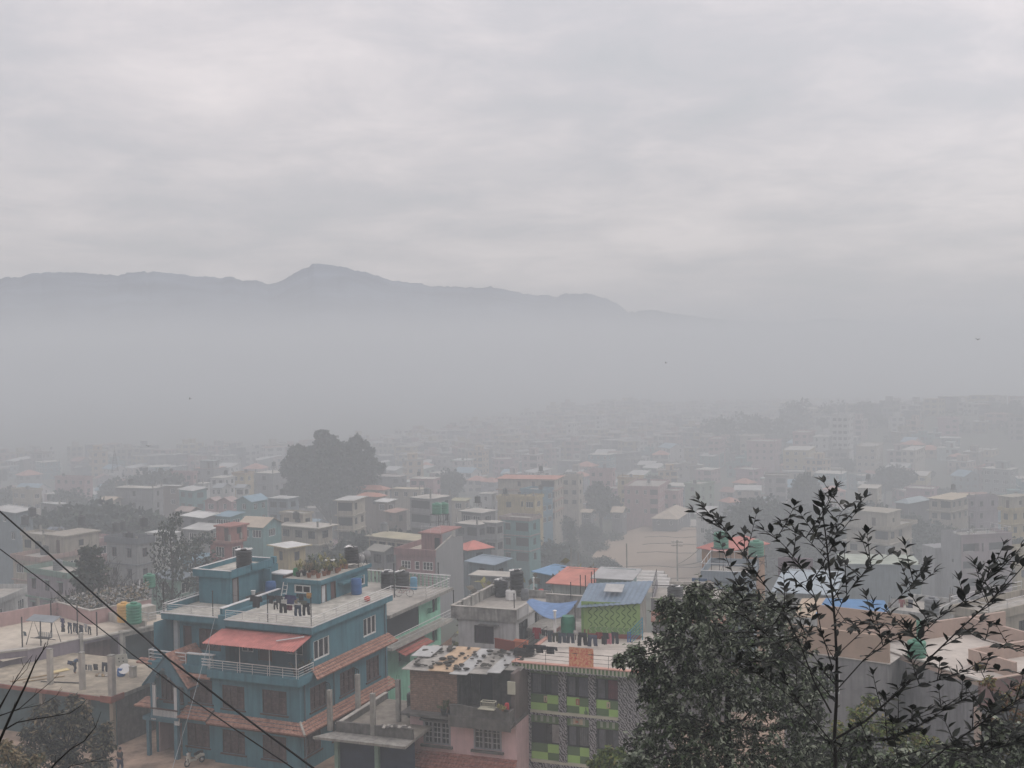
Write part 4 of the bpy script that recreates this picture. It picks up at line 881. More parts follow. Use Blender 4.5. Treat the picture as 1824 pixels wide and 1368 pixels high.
# the striped, wave-patterned green shed on that terrace
def shed():
    F = Fr(at(1141, 1149, 80.5), 13); h = empty('green_shed', (F.o.x, F.o.y, F.o.z), -radians(13), 'lime green roof shed with wavy relief lines and blue metal roof', 'shed')
    xl = F.front(1036, 1130).x; tr = F.front(1141, 1073).z; tl = F.front(1032, 1078).z; G1 = M('lime_paint', (.29, .43, .15), var=.1, streak=.15); G2 = M('mid_green_paint', (.16, .28, .085), var=.1); BR = M('oxide_red_paint', (.26, .075, .06), var=.2)
    b = MB(); b.wall((xl, 0), (0, 0), .95, max(tl, tr) - .05, [], G1); b.face([(0, 0, 0), (0, 3.6, 0), (0, 3.6, tr + .55), (0, 0, tr)], CONC); b.face([(xl, 3.6, 0), (xl, 0, 0), (xl, 0, tl), (xl, 3.6, tl + .5)], CONC); b.face([(0, 3.6, 0), (xl, 3.6, 0), (xl, 3.6, tl + .5), (0, 3.6, tr + .5)], CONC); b.build('wall', h)
    b = MB(); b.box(xl, 0, -.012, .1, 0, .95, BR); b.box(xl + .5, 0, -.02, -.002, .7, 1.15, G2); b.box(xl, xl + .16, -.05, -.002, 0, tl, G2); b.box(xl + .3, xl + .42, -.05, -.002, 0, tl, G1); b.box(-.25, -.12, -.05, -.002, .7, tr - .1, G1); b.build('plinth', h)
    b = MB(); WV = M('wave_line_green', (.10, .18, .055)); WL = M('wave_line_pale', (.40, .46, .28)); n = 9
    for i in range(n):
        x0 = xl + .62 + i * (-xl - 1.0) / (n - 1)
        b.tube([(x0 + .13 * sin(t * .82 + i), -.03, 1.2 + t * (tr - 1.35) / 22) for t in range(23)], .03, WV, 4)
        b.tube([(x0 + .08 * sin(t * 1.3), -.035, .75 + t * .42 / 6) for t in range(7)], .022, WL, 4)
    b.build('wave_relief', h)
    b = MB(); RM = M('blue_grey_metal', (.17, .23, .30), rough=.4, var=.12, streak=.2, metal=.2)
    corr_panel(b, (xl - .25, -.45, tl - .08), (.12, -.35, tr + .02), (.5, 3.9, tr + .75), (xl - .1, 3.9, tl + .75), RM, .35, .022); b.build('roof', h)
    b = MB(); b.box(-2.7, -1.4, 1.2, 2.6, 0, .02, TINW); o = b.build('skylight_sheet', h, False, (0, 0, (tl + tr) / 2 + .32)); o.rotation_euler = (radians(11), radians(1), 0)
    # teal stair with rails at its right
    b = MB(); T1 = M('teal_rail_paint', (.06, .26, .36))
    for i in range(5): b.tube([(-.75, -.9, .1 + i * .22), (.15, -.1, 1.0 + i * .22)], .028, T1, 5)
    b.tube([(-.75, -.9, 0), (-.75, -.9, 1.1)], .05, BLUEP, 6); b.tube([(-.6, -.8, 0), (-.6, -.8, 1.1)], .05, BLUEP, 6); b.tube([(.15, -.1, 0), (.15, -.1, 1.95)], .04, T1, 6); b.build('stair_railing', h)
shed()
def onT(px, py, z=0): return onz(px, py, TZ + z)
pole(onT(989, 1140), 2.0, .09, 'thick white post holding the blue tarpaulin', 'white_post', WHITE)
drum(onT(1012, 1130), .5, 1.25, GREENP, 'large green plastic drum under the tarpaulin edge', 'drum', 'plastic_drum')
pole(onT(1025, 1140), 2.4, .03, 'thin dark post beside the green drum')
line_between(onT(948, 1150, 1.1), onT(1128, 1158, 1.1), .007, IRON, 'clothes_line', 'clothes line across the tiled house terrace', .05)
for kd, px, py, w, h_, c, lb in [
    ('shirt', 956, 1118, 13, 20, (.22, .02, .03), 'dark red shirt at the left end of the terrace line'),
    ('shirt', 968, 1122, 10, 10, (.03, .03, .035), 'small black top with pale print on the terrace line'),
    ('shirt', 979, 1124, 11, 20, (.06, .075, .09), 'grey-blue shirt third on the terrace line'),
    ('trousers', 989, 1127, 9, 17, (.07, .08, .06), 'olive trousers near the white post on the terrace line'),
    ('trousers', 1001, 1127, 12, 19, (.06, .075, .10), 'faded jeans left of the middle of the terrace line'),
    ('trousers', 1016, 1128, 12, 18, (.055, .065, .085), 'grey jeans in the middle of the terrace line'),
    ('cloth', 1026, 1123, 8, 8, (.40, .38, .36), 'pale cloth above the grey jeans on the terrace line'),
    ('trousers', 1037, 1127, 15, 24, (.015, .016, .02), 'long black trousers on the terrace line'),
    ('trousers', 1055, 1131, 15, 21, (.075, .085, .13), 'light blue jeans right of the black trousers on the terrace line'),
    ('shirt', 1067, 1126, 9, 12, (.20, .03, .03), 'red top hanging before the lime green wall'),
    ('shirt', 1076, 1127, 13, 21, (.02, .018, .022), 'black top hanging before the lime green wall'),
    ('cloth', 1085, 1128, 7, 19, (.55, .22, .26), 'pink scarf hanging before the lime green wall'),
    ('trousers', 1095, 1126, 11, 21, (.03, .035, .045), 'dark trousers at the right end of the terrace line')]:
    garment(kd, px, py, w, h_, 78.6, 20, c, lb)
FY = 76 - .95 * cos(radians(20.5))
for kd, px, py, w, h_, c, lb, pat in [
    ('shirt', 944, 1149, 22, 12, (.012, .012, .016), 'black jacket thrown over the left corner of the terrace railing', None),
    ('shirt', 961, 1149, 20, 14, (.014, .014, .018), 'black hooded top second on the terrace railing', None),
    ('shirt', 980, 1152, 22, 13, (.013, .013, .016), 'wide black top third on the terrace railing', None),
    ('cloth', 1035, 1154, 38, 40, (.42, .05, .05), 'red and gold floral blanket hanging over the terrace railing', 'floral')]:
    garment(kd, px, py, w, h_, 73.6 if pat else 75.0, 20, c, lb, pat=pat)
# ---------------------------------------------------------------- pink house with brick top floor
PINK = M('pink_paint', (.68, .48, .48), var=.1, streak=.2); BRICK = M('rough_brick', (.20, .115, .085), var=.6, scale=4, col2=(.45, .31, .23), bump=1)
def mat_brick():
    t = BRICK.node_tree; br = t.nodes.new('ShaderNodeTexBrick'); tc = t.nodes.new('ShaderNodeTexCoord'); mp = t.nodes.new('ShaderNodeMapping'); mp.inputs['Rotation'].default_value = (radians(90), 0, 0)
    t.links.new(tc.outputs['Object'], mp.inputs[0]); t.links.new(mp.outputs[0], br.inputs['Vector']); br.inputs['Scale'].default_value = 1.9; br.inputs['Color1'].default_value = (.36, .20, .14, 1); br.inputs['Color2'].default_value = (.17, .105, .08, 1); br.inputs['Mortar'].default_value = (.09, .075, .065, 1); br.inputs['Mortar Size'].default_value = .025
    b = t.nodes['Principled BSDF']; mx = t.nodes.new('ShaderNodeMix'); mx.data_type = 'RGBA'; mx.inputs[0].default_value = .45
    src = b.inputs['Base Color'].links[0].from_socket; t.links.new(br.outputs[0], mx.inputs[6]); t.links.new(src, mx.inputs[7]); t.links.new(mx.outputs[2], b.inputs['Base Color'])
mat_brick()
def pink_house():
    F = Fr(at(731.25, 1323.9, 76), 20); gz = 31; off = F.o.z - gz
    h = empty('pink_house', (F.o.x, F.o.y, gz), -radians(20), 'pink house with bare brick top floor under a stone-weighted tin roof', 'house'); A = (0, 0, off); bd = lambda b, n: b.build(n, h, False, A)
    b = MB(); b.wall((0, 0), (7.35, 0), -5, 2.05, [(.95, 2.85, .12, 1.62), (4.45, 6.35, .12, 1.62), (.6, 3.2, -4, -1.6), (4.2, 5.3, -4, -1.6)], PINK, .15, back=DARK)
    b.face([(0, 7, -5), (0, 0, -5), (0, 0, 2.05), (0, 7, 2.05)], PINK); b.face([(7.35, 0, -5), (7.35, 7, -5), (7.35, 7, 2.05), (7.35, 0, 2.05)], PINK); b.face([(7.35, 7, -5), (0, 7, -5), (0, 7, 2.05), (7.35, 7, 2.05)], PINK); bd(b, 'wall')
    b = MB(); b.box(-.35, 3.3, -.75, 7, 2.05, 2.22, CONCD); b.box(3.32, 7.4, -1.15, 7, 1.95, 2.2, CONCD); b.box(3.2, 7.4, -1.2, -1.1, 1.8, 2.5, CONCD); bd(b, 'floor_slab')
    b = MB(); b.wall((.05, .0), (3.35, 0), 2.22, 5.0, [], BRICK); b.face([(.05, 7, 2.2), (.05, 0, 2.2), (.05, 0, 5.0), (.05, 7, 5.3)], BRICK); b.face([(3.35, 0, 2.2), (3.35, 2.4, 2.2), (3.35, 2.4, 5.1), (3.35, 0, 5)], CONCD)
    b.wall((3.35, 2.4), (7.3, 2.4), 2.2, 5.1, [(.6, 1.5, 2.25, 4.2)], CONCD, .1, back=DARK); b.box(7.1, 7.35, -.2, 7, 2.2, 5.2, M('brown_plaster', (.14, .11, .10), streak=.4)); b.box(6.9, 7.4, -.3, -.202, 3.9, 4.7, CREAM); bd(b, 'brick_wall')
    b = MB(); b.grid(lambda u, v: (3.3 + 3.9 * u, -1.08 - .02 * sin(u * 6), 2.25 + .85 * v + .06 * sin(u * 8) * v), 14, 1, CONCD); b.grid(lambda u, v: (3.3 + 3.9 * u, -.98, 2.25 + .85 * v + .06 * sin(u * 8) * v), 14, 1, CONCD); b.tube([(3.25 + .4 * i, -1.03, 3.12 + .05 * sin(i)) for i in range(11)], .05, CONCD, 6); b.box(7.15, 7.3, -1.1, 0, 2.2, 3.0, CONCD); bd(b, 'balcony_wall')
    WG = M('grey_window_frame', (.30, .29, .31), var=.1)
    for x in (1.9, 5.4):
        b = MB(); W2 = 1.9; b.box(-W2 / 2, W2 / 2, .10, .13, 0, 1.5, GLASS)
        for q in range(4): xx = -W2 / 2 + q * (W2 - .12) / 3; b.box(xx, xx + .12, -.02, .098, 0, 1.5, WG)
        b.box(-W2 / 2, W2 / 2, -.01, .097, 0, .1, WG); b.box(-W2 / 2, W2 / 2, -.01, .097, 1.4, 1.5, WG)
        for q in range(3):
            x0 = -W2 / 2 + .12 + q * (W2 - .12) / 3; ww = (W2 - .12) / 3 - .12; b.box(x0 + ww / 2 - .015, x0 + ww / 2 + .015, .04, .096, .1, 1.4, WHT)
            for z in (.42, .75, 1.08): b.box(x0, x0 + ww, .045, .095, z, z + .03, WHT)
        f = b.build('window', h, False, (x, 0, .12 + off)); b = MB(); b.box(-W2 / 2 - .15, W2 / 2 + .15, -.22, -.02, -.17, -.03, CONCD); b.build('sill', f); b = MB(); b.box(-W2 / 2 - .15, W2 / 2 + .15, -.3, -.02, 1.56, 1.68, CONCD); b.build('hood', f)
    b = MB(); tile_panel(b, (-.4, -1.05, -1.1), (7.4, -1.05, -1.1), (7.4, 0, -.35), (-.2, 0, -.35), M('red_tile_old', (.34, .10, .085), var=.35, scale=3, col2=(.45, .2, .15)), .25, .26); bd(b, 'tile_awning')
    # patchwork tin roof
    b = MB(); mats = [M('old_tin', (.36, .34, .31), streak=.4, var=.25), M('tan_board', (.50, .36, .24), var=.2), TINW, M('old_tin', (.36, .34, .31), streak=.4, var=.25), TINW, M('old_tin', (.36, .34, .31)), M('tan_board', (.50, .36, .24))]
    xs = [-.3, 1.5, 3.1, 4.2, 5.4, 6.2, 7.3]
    for i in range(6):
        x0, x1 = xs[i], xs[i + 1] + .1; z = .03 * (i % 2) + (.1 if i > 3 else 0); e_ = (0, .1, -.15, .25, .5, 1.3)[i]
        b.slab([(x0, -.55 + e_, 5.0 + z), (x1, -.5 + e_, 5.02 + z), (x1 + .15, 4.2, 5.45 + z), (x0 + .15, 4.2, 5.43 + z)], .04, mats[i])
    b.slab([(-.6, 1.6, 5.3), (.8, 1.6, 5.34), (.9, 3.4, 5.6), (-.5, 3.4, 5.55)], .04, TINW); bd(b, 'roof')
    return F
FK = pink_house()
rnd = random.Random(21); st0 = None
for i in range(90):
    x, y = rnd.uniform(-.1, 7.2), rnd.uniform(-.2, 4.0)
    if y < (x - 4.5) * .6: y += 1.2
    P = FK.w(x, y, 5.06 + (y + .5) * .093 + (.1 if x > 4.3 else .02)); s = rnd.uniform(.55, 1.35)
    if st0 is None:
        b = MB(); b.lathe((0, 0, 0), [(.09, 0), (.13, .03), (.12, .08), (.06, .11)], M('dark_stone', (.07, .065, .055), var=.4), 7); st0 = b.build('roof_stone'); tag(st0, 'small dark stone weighing down the patched tin roof', 'stone', 'stones on the patched tin roof'); st0.location = P; st0.scale = (1.5, 1, 1)
    else: dup(st0, P, rnd.uniform(0, 3), None, (s * 1.5, s, s))
def junk(P, w, d, h_, mat, yaw, name, label, cat):
    b = MB(); b.box(-w / 2, w / 2, -d / 2, d / 2, 0, h_, mat); b.box(-w / 2 - .02, w / 2 + .02, -d / 2 - .02, d / 2 + .02, h_ * .9, h_, mat) if h_ > .2 else None
    o = b.build(name); o.location = P; o.rotation_euler = (radians(6), radians(3), yaw); tag(o, label, cat); return o
junk(FK.w(5.2, 3.9, 5.55), 1.5, .08, .7, M('rust_red', (.24, .07, .05)), -.5, 'rusty_sheet', 'rust red metal sheet propped on the patched tin roof', 'metal sheet')
junk(FK.w(6.3, 4.0, 5.6), .9, .4, .65, M('orange_board', (.50, .17, .10)), -.3, 'orange_board', 'orange board standing at the back of the patched tin roof', 'board')
junk(FK.w(6.8, 3.2, 5.55), 1.3, .5, .3, IRON, -.3, 'dark_crate', 'dark crate at the right rear of the patched tin roof', 'crate')
e0 = empty('white_crate', FK.w(5.9, -1.05, 3.12), radians(-20), 'cream wire crate perched on the dark balcony wall of the pink house', 'crate'); b = MB(); cm = M('cream_plastic', (.50, .48, .38))
for z in (.05, .45): 
    for p, q in (((-.45, -.2), (.45, -.2)), ((.45, -.2), (.45, .2)), ((.45, .2), (-.45, .2)), ((-.45, .2), (-.45, -.2))): b.bar((*p, z), (*q, z), .03, cm)
for i in range(10): b.bar((-.45 + i * .1, -.2, .05), (-.45 + i * .1, -.2, .45), .012, cm); b.bar((-.45 + i * .1, .2, .05), (-.45 + i * .1, .2, .45), .012, cm)
b.build('cage', e0); b = MB(); b.box(-.6, .5, -.35, .25, 0, .05, cm); b.build('tray', e0)
potted(FK.w(6.85, -1.0, 3.05), .35, 'yellow-green plant spilling over the pink house balcony corner', LEAFY, POT, .14, 120, 77)
potted(FK.w(2.6, -.5, 2.25), 1.0, 'leafy green plant on the ledge below the brick wall', LEAFG, PVCB, .2, 160, 78); potted(FK.w(3.1, -.55, 2.25), .8, 'darker plant right of it at the balcony end of the ledge', LEAFD, PVCB, .18, 120, 79)
drum(FK.w(7.0, -.7, 3.0), .14, .4, M('red_plastic', (.45, .04, .04)), 'small red can on the balcony corner of the pink house', 'can', 'red_can')
# ---------------------------------------------------------------- low unfinished concrete house between blue and pink
def low_house():
    F = Fr(at(557, 1312, 74), 20); gz = 31; off = F.o.z - gz
    h = empty('unfinished_low_house', (F.o.x, F.o.y, gz), -radians(20), 'low unfinished concrete house with bare columns beside the blue house', 'house'); A = (0, 0, off); bd = lambda b, n: b.build(n, h, False, A)
    W0 = 6.45
    b = MB(); b.slab([(0, 0, 0), (W0, 0, 0), (W0, 1.2, .05), (.9, 1.2, .05)], .16, CONC); b.box(.9, W0, 1.2, 8.5, -.12, .06, CONC); b.face([(.95, 1.3, .07), (W0, 1.3, .07), (W0, 8.5, .07), (.95, 8.5, .07)], M('dusty_screed', (.28, .25, .21), var=.3, streak=0)); bd(b, 'roof')
    b = MB(); b.box(1.05, W0, 1.15, 1.32, .071, .72, CONCD); b.box(.95, 1.1, 1.33, 8.5, .071, .5, CONCD); b.box(.9, 1.15, 1.33, 8.5, .5, .56, CONCL); bd(b, 'parapet')
    for px, pt, pb, y in ((588, 1229, 1290, 1.25), (638, 1201, 1272, 4.6), (665, 1235, 1306, 1.25), (710, 1211, 1281, 4.2)):
        q = F.front(px, pb, y); zt = F.front(px, pt, y).z; b = MB(); b.box(q.x - .14, q.x + .14, y - .14, y + .14, .07, zt, CONC); 
        for dx in (-.08, .08): b.tube([(q.x + dx, y, zt), (q.x + dx, y, zt + .3)], .012, IRON, 4)
        bd(b, 'column')
    b = MB(); NV = M('navy_shutter', (.025, .035, .07), var=.2); b.wall((1.1, 1.4), (W0, 1.4), -4, -.13, [], NV); b.face([(1.1, 8, -4), (1.1, 1.4, -4), (1.1, 1.4, -.1), (1.1, 8, -.1)], CONC); b.face([(W0, 8, -4), (1.1, 8, -4), (1.1, 8, -.1), (W0, 8, -.1)], CONC); bd(b, 'wall')
    for x in (1.1, 3.95): b = MB(); b.box(x - .13, x + .13, 1.0, 1.28, -4, -.17, M('pale_mint_paint', (.22, .33, .27), streak=.3)); bd(b, 'pillar')
    b = MB(); corr_panel(b, (4.2, 5.2, 2.05), (6.6, 5.2, 2.1), (6.6, 7.6, 2.4), (4.2, 7.6, 2.35), TINW, .2, .03); b.box(5.6, 5.75, 5.3, 7, .07, 2.05, CONCD); b.box(6.4, 6.5, 5.4, 7.5, .07, 2.0, DARK); bd(b, 'lean_to')
    return F
FL = low_house()
tank(FL.w(4.55, 5.5, .08), .5, 1.6, PVCB, 'tall black ribbed tank beside the brick wall on the low unfinished house', 8)
for i, (x, y) in enumerate([(1.5, 1.6), (1.9, 1.9), (4.6, 1.55), (5.1, 1.6), (5.7, 1.6)]):
    rr = random.Random(i); b = MB()
    for k in range(9): cx, cy = rr.gauss(0, .28), rr.gauss(0, .12); b.lathe((cx, cy, 0), [(.10, 0), (.12, .05), (.05, .11)], CONCL if k % 2 else CONCD, 6)
    o = b.build('rubble_heap'); o.location = FL.w(x, y, .08 if i < 2 else .7) if i < 2 else FL.w(x, 1.24, .725); tag(o, ['grey rubble behind the left column', 'rubble further back on the left', 'broken bricks on the front parapet by the middle column', 'broken bricks in the middle of the front parapet', 'broken bricks at the right of the front parapet'][i] + ' of the low house', 'rubble', None, 'stuff')
# ---------------------------------------------------------------- left foreground: unfinished building and lilac terrace house
def unfinished():
    F = Fr(at(199, 1243, 84), 23); gz = 31.2; off = F.o.z - gz
    h = empty('unfinished_building', (F.o.x, F.o.y, gz), -radians(23), 'unfinished one storey building with bare concrete columns on its slab', 'building'); A = (0, 0, off); bd = lambda b, n: b.build(n, h, False, A)
    X0 = F.front(-60, 1208).x; TB = M('teal_block_wall', (.055, .10, .11), var=.3, streak=.4)
    b = MB(); b.box(X0, 0, 0, 9, -.28, 0, CONC); b.face([(X0, .05, .004), (0, .05, .004), (0, 9, .004), (X0, 9, .004)], M('sandy_slab', (.36, .31, .24), var=.35, scale=1.1)); b.box(X0, .05, -.12, -.002, -.3, -.02, M('brick_edge', (.26, .09, .06), var=.3)); b.box(-.9, .1, -.2, -.12, -.35, .12, M('brick_edge', (.26, .09, .06))); b.box(.002, .1, -.12, 1.2, -.35, .1, M('brick_edge', (.26, .09, .06))); bd(b, 'roof_slab')
    b = MB(); b.wall((X0, .6), (-.1, .6), -4.6, -.28, [], TB); b.face([(-.1, .6, -4.6), (-.1, 9, -4.6), (-.1, 9, -.28), (-.1, .6, -.28)], CONCD); b.face([(-.1, 9, -4.6), (X0, 9, -4.6), (X0, 9, -.28), (-.1, 9, -.28)], CONCD); bd(b, 'wall')
    for x in (-.35, -2.6, -4.3, -7.0): b = MB(); b.box(x - .15, x + .15, .3, .59, -4.6, -.28, M('tan_plaster', (.30, .25, .19), streak=.3)); bd(b, 'pillar')
    for px, pt, pb, y, w_ in ((90, 1157, 1219, 2.2, .17), (147, 1163, 1228, 1.4, .17), (200, 1168, 1239, .35, .2), (237, 1188, 1206, 4.4, .2)):
        q = F.top(px, pb, 0); q = Vector((q.x, max(q.y, .3), 0)); zt = F.front(px, pt, q.y).z; b = MB(); b.box(q.x - w_, q.x + w_, q.y - w_, q.y + w_, 0, zt, CONCL); b.box(q.x - w_ - .02, q.x + w_ + .02, q.y - w_ - .02, q.y + w_ + .02, zt, zt + .06, CONC); bd(b, 'column')
    return F
FU = unfinished()
def onU(px, py, z=0): return onz(px, py, FU.o.z + z)
def plank(P, L, yaw, w, mat, label, name='timber_plank', cat='plank'):
    b = MB(); b.box(-L / 2, L / 2, -w / 2, w / 2, 0, .06, mat); o = b.build(name); o.location = P; o.rotation_euler = (0, 0, yaw); tag(o, label, cat); return o
TIM = M('timber', (.33, .24, .14), var=.3)
plank(onU(62, 1207, .02), 3.6, radians(38), .16, TIM, 'long brown plank on the left of the unfinished slab')
plank(onU(78, 1210, .03), 3.0, radians(30), .12, TIM, 'second brown plank lying right beside the first on the slab')
plank(onU(104, 1196, .02), 1.6, radians(45), .6, M('yellow_board', (.62, .50, .26)), 'yellow board lying on the unfinished slab', 'yellow_board', 'board')
plank(onU(110, 1216, .02), 3.4, radians(-10), .08, IRON, 'dark rod lying across the front of the slab', 'steel_rod', 'rod')
drum(onU(216, 1204, .01), .3, .55, M('blue_plastic_bright', (.03, .13, .36)), 'bright blue bucket on the unfinished slab beside the round white basin', 'bucket', 'plastic_bucket')
b = MB(); b.lathe((0, 0, 0), [(.25, 0), (.42, .06), (.44, .1), (.3, .1)], WHITE, 16); o = b.build('round_basin'); o.location = onU(222, 1192, .55); o.rotation_euler = (radians(50), 0, 0); tag(o, 'round white basin leaning behind the blue bucket', 'basin')
b = MB(); b.box(-.55, .55, -.04, .04, 0, .9, M('pale_board', (.45, .44, .38)))
for x in (-.2, .2):
    for z in (.35, .6): b.box(x - .05, x + .05, -.06, -.041, z - .05, z + .05, DARK)
o = b.build('perforated_board'); o.location = onU(218, 1186, .5); o.rotation_euler = (0, radians(-8), radians(-20)); tag(o, 'pale board with four dark holes leaning above the basin', 'board')
b = MB()
for i in range(14): t = rnd.uniform(0, 6.3); q = rnd.uniform(0, .6); b.lathe((q * cos(t), q * .5 * sin(t), 0), [(.12, 0), (.15, .08), (.05, .18)], CONCL if i % 2 else TIM, 6)
o = b.build('rubble_heap'); o.location = onU(185, 1204, .01); tag(o, 'loose rubble and scraps in the middle of the unfinished slab', 'rubble', None, 'stuff')
def lilac():
    F = Fr(at(49, 1158, 94), 41); gz = 26; off = F.o.z - gz
    h = empty('lilac_terrace_house', (F.o.x, F.o.y, gz), -radians(41), 'lilac house with walled roof terrace, swing and drying clothes', 'house'); A = (0, 0, off); bd = lambda b, n: b.build(n, h, False, A)
    LI = M('lilac_paint', (.235, .20, .235), var=.1, streak=.35); PK = M('dusty_pink_paint', (.42, .28, .27), var=.1, streak=.3); d = 15.0; y1 = F.side(146, 1142).y
    b = MB(); b.wall((0, 0), (0, y1), -8, 0, [], LI); b.wall((-.01, y1), (-.01, y1 + 3.6), -8, -.2, [(.25, 3.3, -3.2, -.5)], LI, 1.2, back=M('pink_back_wall', (.30, .20, .19), streak=.5)); b.wall((-.01, y1 + 3.6), (-.01, d), -8, -.2, [(.4, 3.6, -3.4, -.6)], CONC, 1.2, back=M('dark_green_wall', (.04, .07, .075)))
    b.wall((-12, -2.2), (-3.5, -3.2), -8, 0, [(1.5, 7.5, -3.3, -1.5)], LI, .6, back=M('cream_inner_wall', (.42, .38, .31))); b.wall((-3.5, -3.2), (-1, -2.2), -8, 0, [], LI); b.wall((-1, -2.2), (0, 0), -8, 0, [], LI)
    bd(b, 'wall')
    b = MB(); CL = CONCL; b.box(-.14, .06, 0, y1, 0, .07, CL); b.slab([(-12, -2.3, .14), (-3.4, -3.35, .14), (-.9, -2.3, .14), (.08, 0, .14), (-.6, 0, .14), (-1.5, -1.9, .14), (-3.6, -2.6, .14), (-12, -1.6, .14)], .14, CL)
    b.face([(-12, -2, -.5), (0, -2, -.5), (0, d, -.5), (-12, d, -.5)], M('cream_screed', (.52, .46, .38), var=.15)); b.box(-.3, .1, y1, d, -.25, -.1, CONCL); b.box(-.16, -.002, y1 + 3.45, y1 + 3.75, -8, .0, CL); b.box(-.2, .05, y1 - .2, y1 + .1, -8, .5, CL); b.box(-.2, .05, y1 + 8.1, y1 + 8.4, -3, 0.6, CL); bd(b, 'terrace')
    b = MB(); b.box(-12, -11.85, -2, 9, -.5, .75, PK); b.box(-11.85, -6.2, 8.85, 9, -.5, .75, PK); b.box(-6.2, -6.05, 8.85, d, -.5, .75, PK); b.box(-12.02, -6.0, 8.8, 9.05, .75, .82, CL); b.box(-6.25, -6.0, 9.05, d, .75, .82, CL); bd(b, 'parapet')
    b = MB(); b.box(-4.2, -3.0, 11.0, 13.6, -.5, .85, CL); b.box(-6, 0, 10.6, 10.75, -.5, .35, CL); bd(b, 'tank_base')
    b = MB(); rail(b, [(-2.8, 10.9, .3), (.1, 10.9, .3), (.1, d + 4, .3)], .7, 3, WHT, 2, .03, .045); rail(b, [(.2, y1 + 7.5, -1.7), (.2, y1 + 11, -1.7)], .7, 2, WHT, 2, .03, .045); b.box(-.2, .3, y1 + 7.4, y1 + 11, -1.9, -1.7, CL); bd(b, 'railing')
    return F
FV = lilac()
def onV(px, py, z=-.5): return onz(px, py, FV.o.z + z)
for i, (px, pb, pt) in enumerate([(40, 1153, 1098), (73, 1153, 1106), (92, 1135, 1068), (138.5, 1130, 1078), (173, 1133, 1089)]):
    P = onV(px, pb); pole(P, (pb - pt) * P.y / 2100, .06, ['first', 'second', 'third', 'fourth', 'fifth'][i] + ' dark pole from the left on the lilac terrace', 'iron_pole', None, False, 'terrace poles')
def swing():
    P = onV(74, 1150); e0 = empty('garden_swing', P, radians(-20), 'garden swing seat with grey canopy on the lilac terrace', 'swing seat')
    b = MB()
    for y in (0, 1.0):
        for x in (-1.5, 1.2):
            pass
    for x in (-1.15, .95): b.tube([(x - .35, -.1, 0), (x, .4, 2.1), (x + .35, .9, 0)], .04, IRON, 6)
    b.tube([(-1.15, .4, 2.1), (.95, .4, 2.1)], .04, IRON, 6); b.tube([(-1.4, .3, .5), (1.2, .3, .5)], .03, IRON, 5); b.build('frame', e0)
    b = MB(); b.slab([(-1.5, -.1, 2.05), (1.3, -.1, 2.05), (1.3, .9, 2.35), (-1.5, .9, 2.35)], .05, M('grey_canopy', (.24, .26, .28))); b.build('canopy', e0)
    b = MB(); b.box(-.8, .6, .1, .6, .55, .6, IRON)
    for i in range(8): b.box(-.8 + i * .19, -.72 + i * .19, .6, .64, .6, 1.0, M('white_slat', (.5, .5, .48)))
    b.build('seat', e0)
swing()
for kd, px, py, w, h_, c, lb in [('shirt', 111, 1101, 9, 16, (.05, .04, .12), 'navy shirt at the left end of the lilac terrace line'), ('trousers', 112, 1112, 7, 14, (.03, .03, .04), 'dark shorts below the navy shirt on the lilac terrace'), ('trousers', 124, 1109, 10, 20, (.035, .05, .09), 'blue jeans left of the pole on the lilac terrace'), ('trousers', 133, 1110, 9, 17, (.03, .04, .07), 'dark jeans behind the fourth pole on the lilac terrace'), ('trousers', 144, 1113, 8, 18, (.04, .05, .08), 'slate trousers right of the fourth pole'), ('shirt', 152, 1112, 8, 14, (.4, .4, .42), 'white and grey top on the lilac terrace'), ('trousers', 159, 1116, 8, 16, (.03, .03, .04), 'black trousers at the right end of the lilac terrace line'), ('cloth', 44, 1125, 6, 14, (.08, .11, .13), 'grey-blue towel beside the first pole on the lilac terrace')]: garment(kd, px, py, w, h_, 101, 41, c, lb)
line_between(at(105, 1100, 101), at(163, 1113, 101), .01, WHT, 'clothes_line', 'pale clothes line on the lilac terrace', .08)
P = at(221, 1107, 103); tank(P, .6, 1.65, YELP, 'yellow water tank behind the green one on the lilac house', 6); P = at(239, 1110, 101.5); tank(P, .66, 1.75, GREENP, 'green water tank in front of the yellow one on the lilac house', 6)
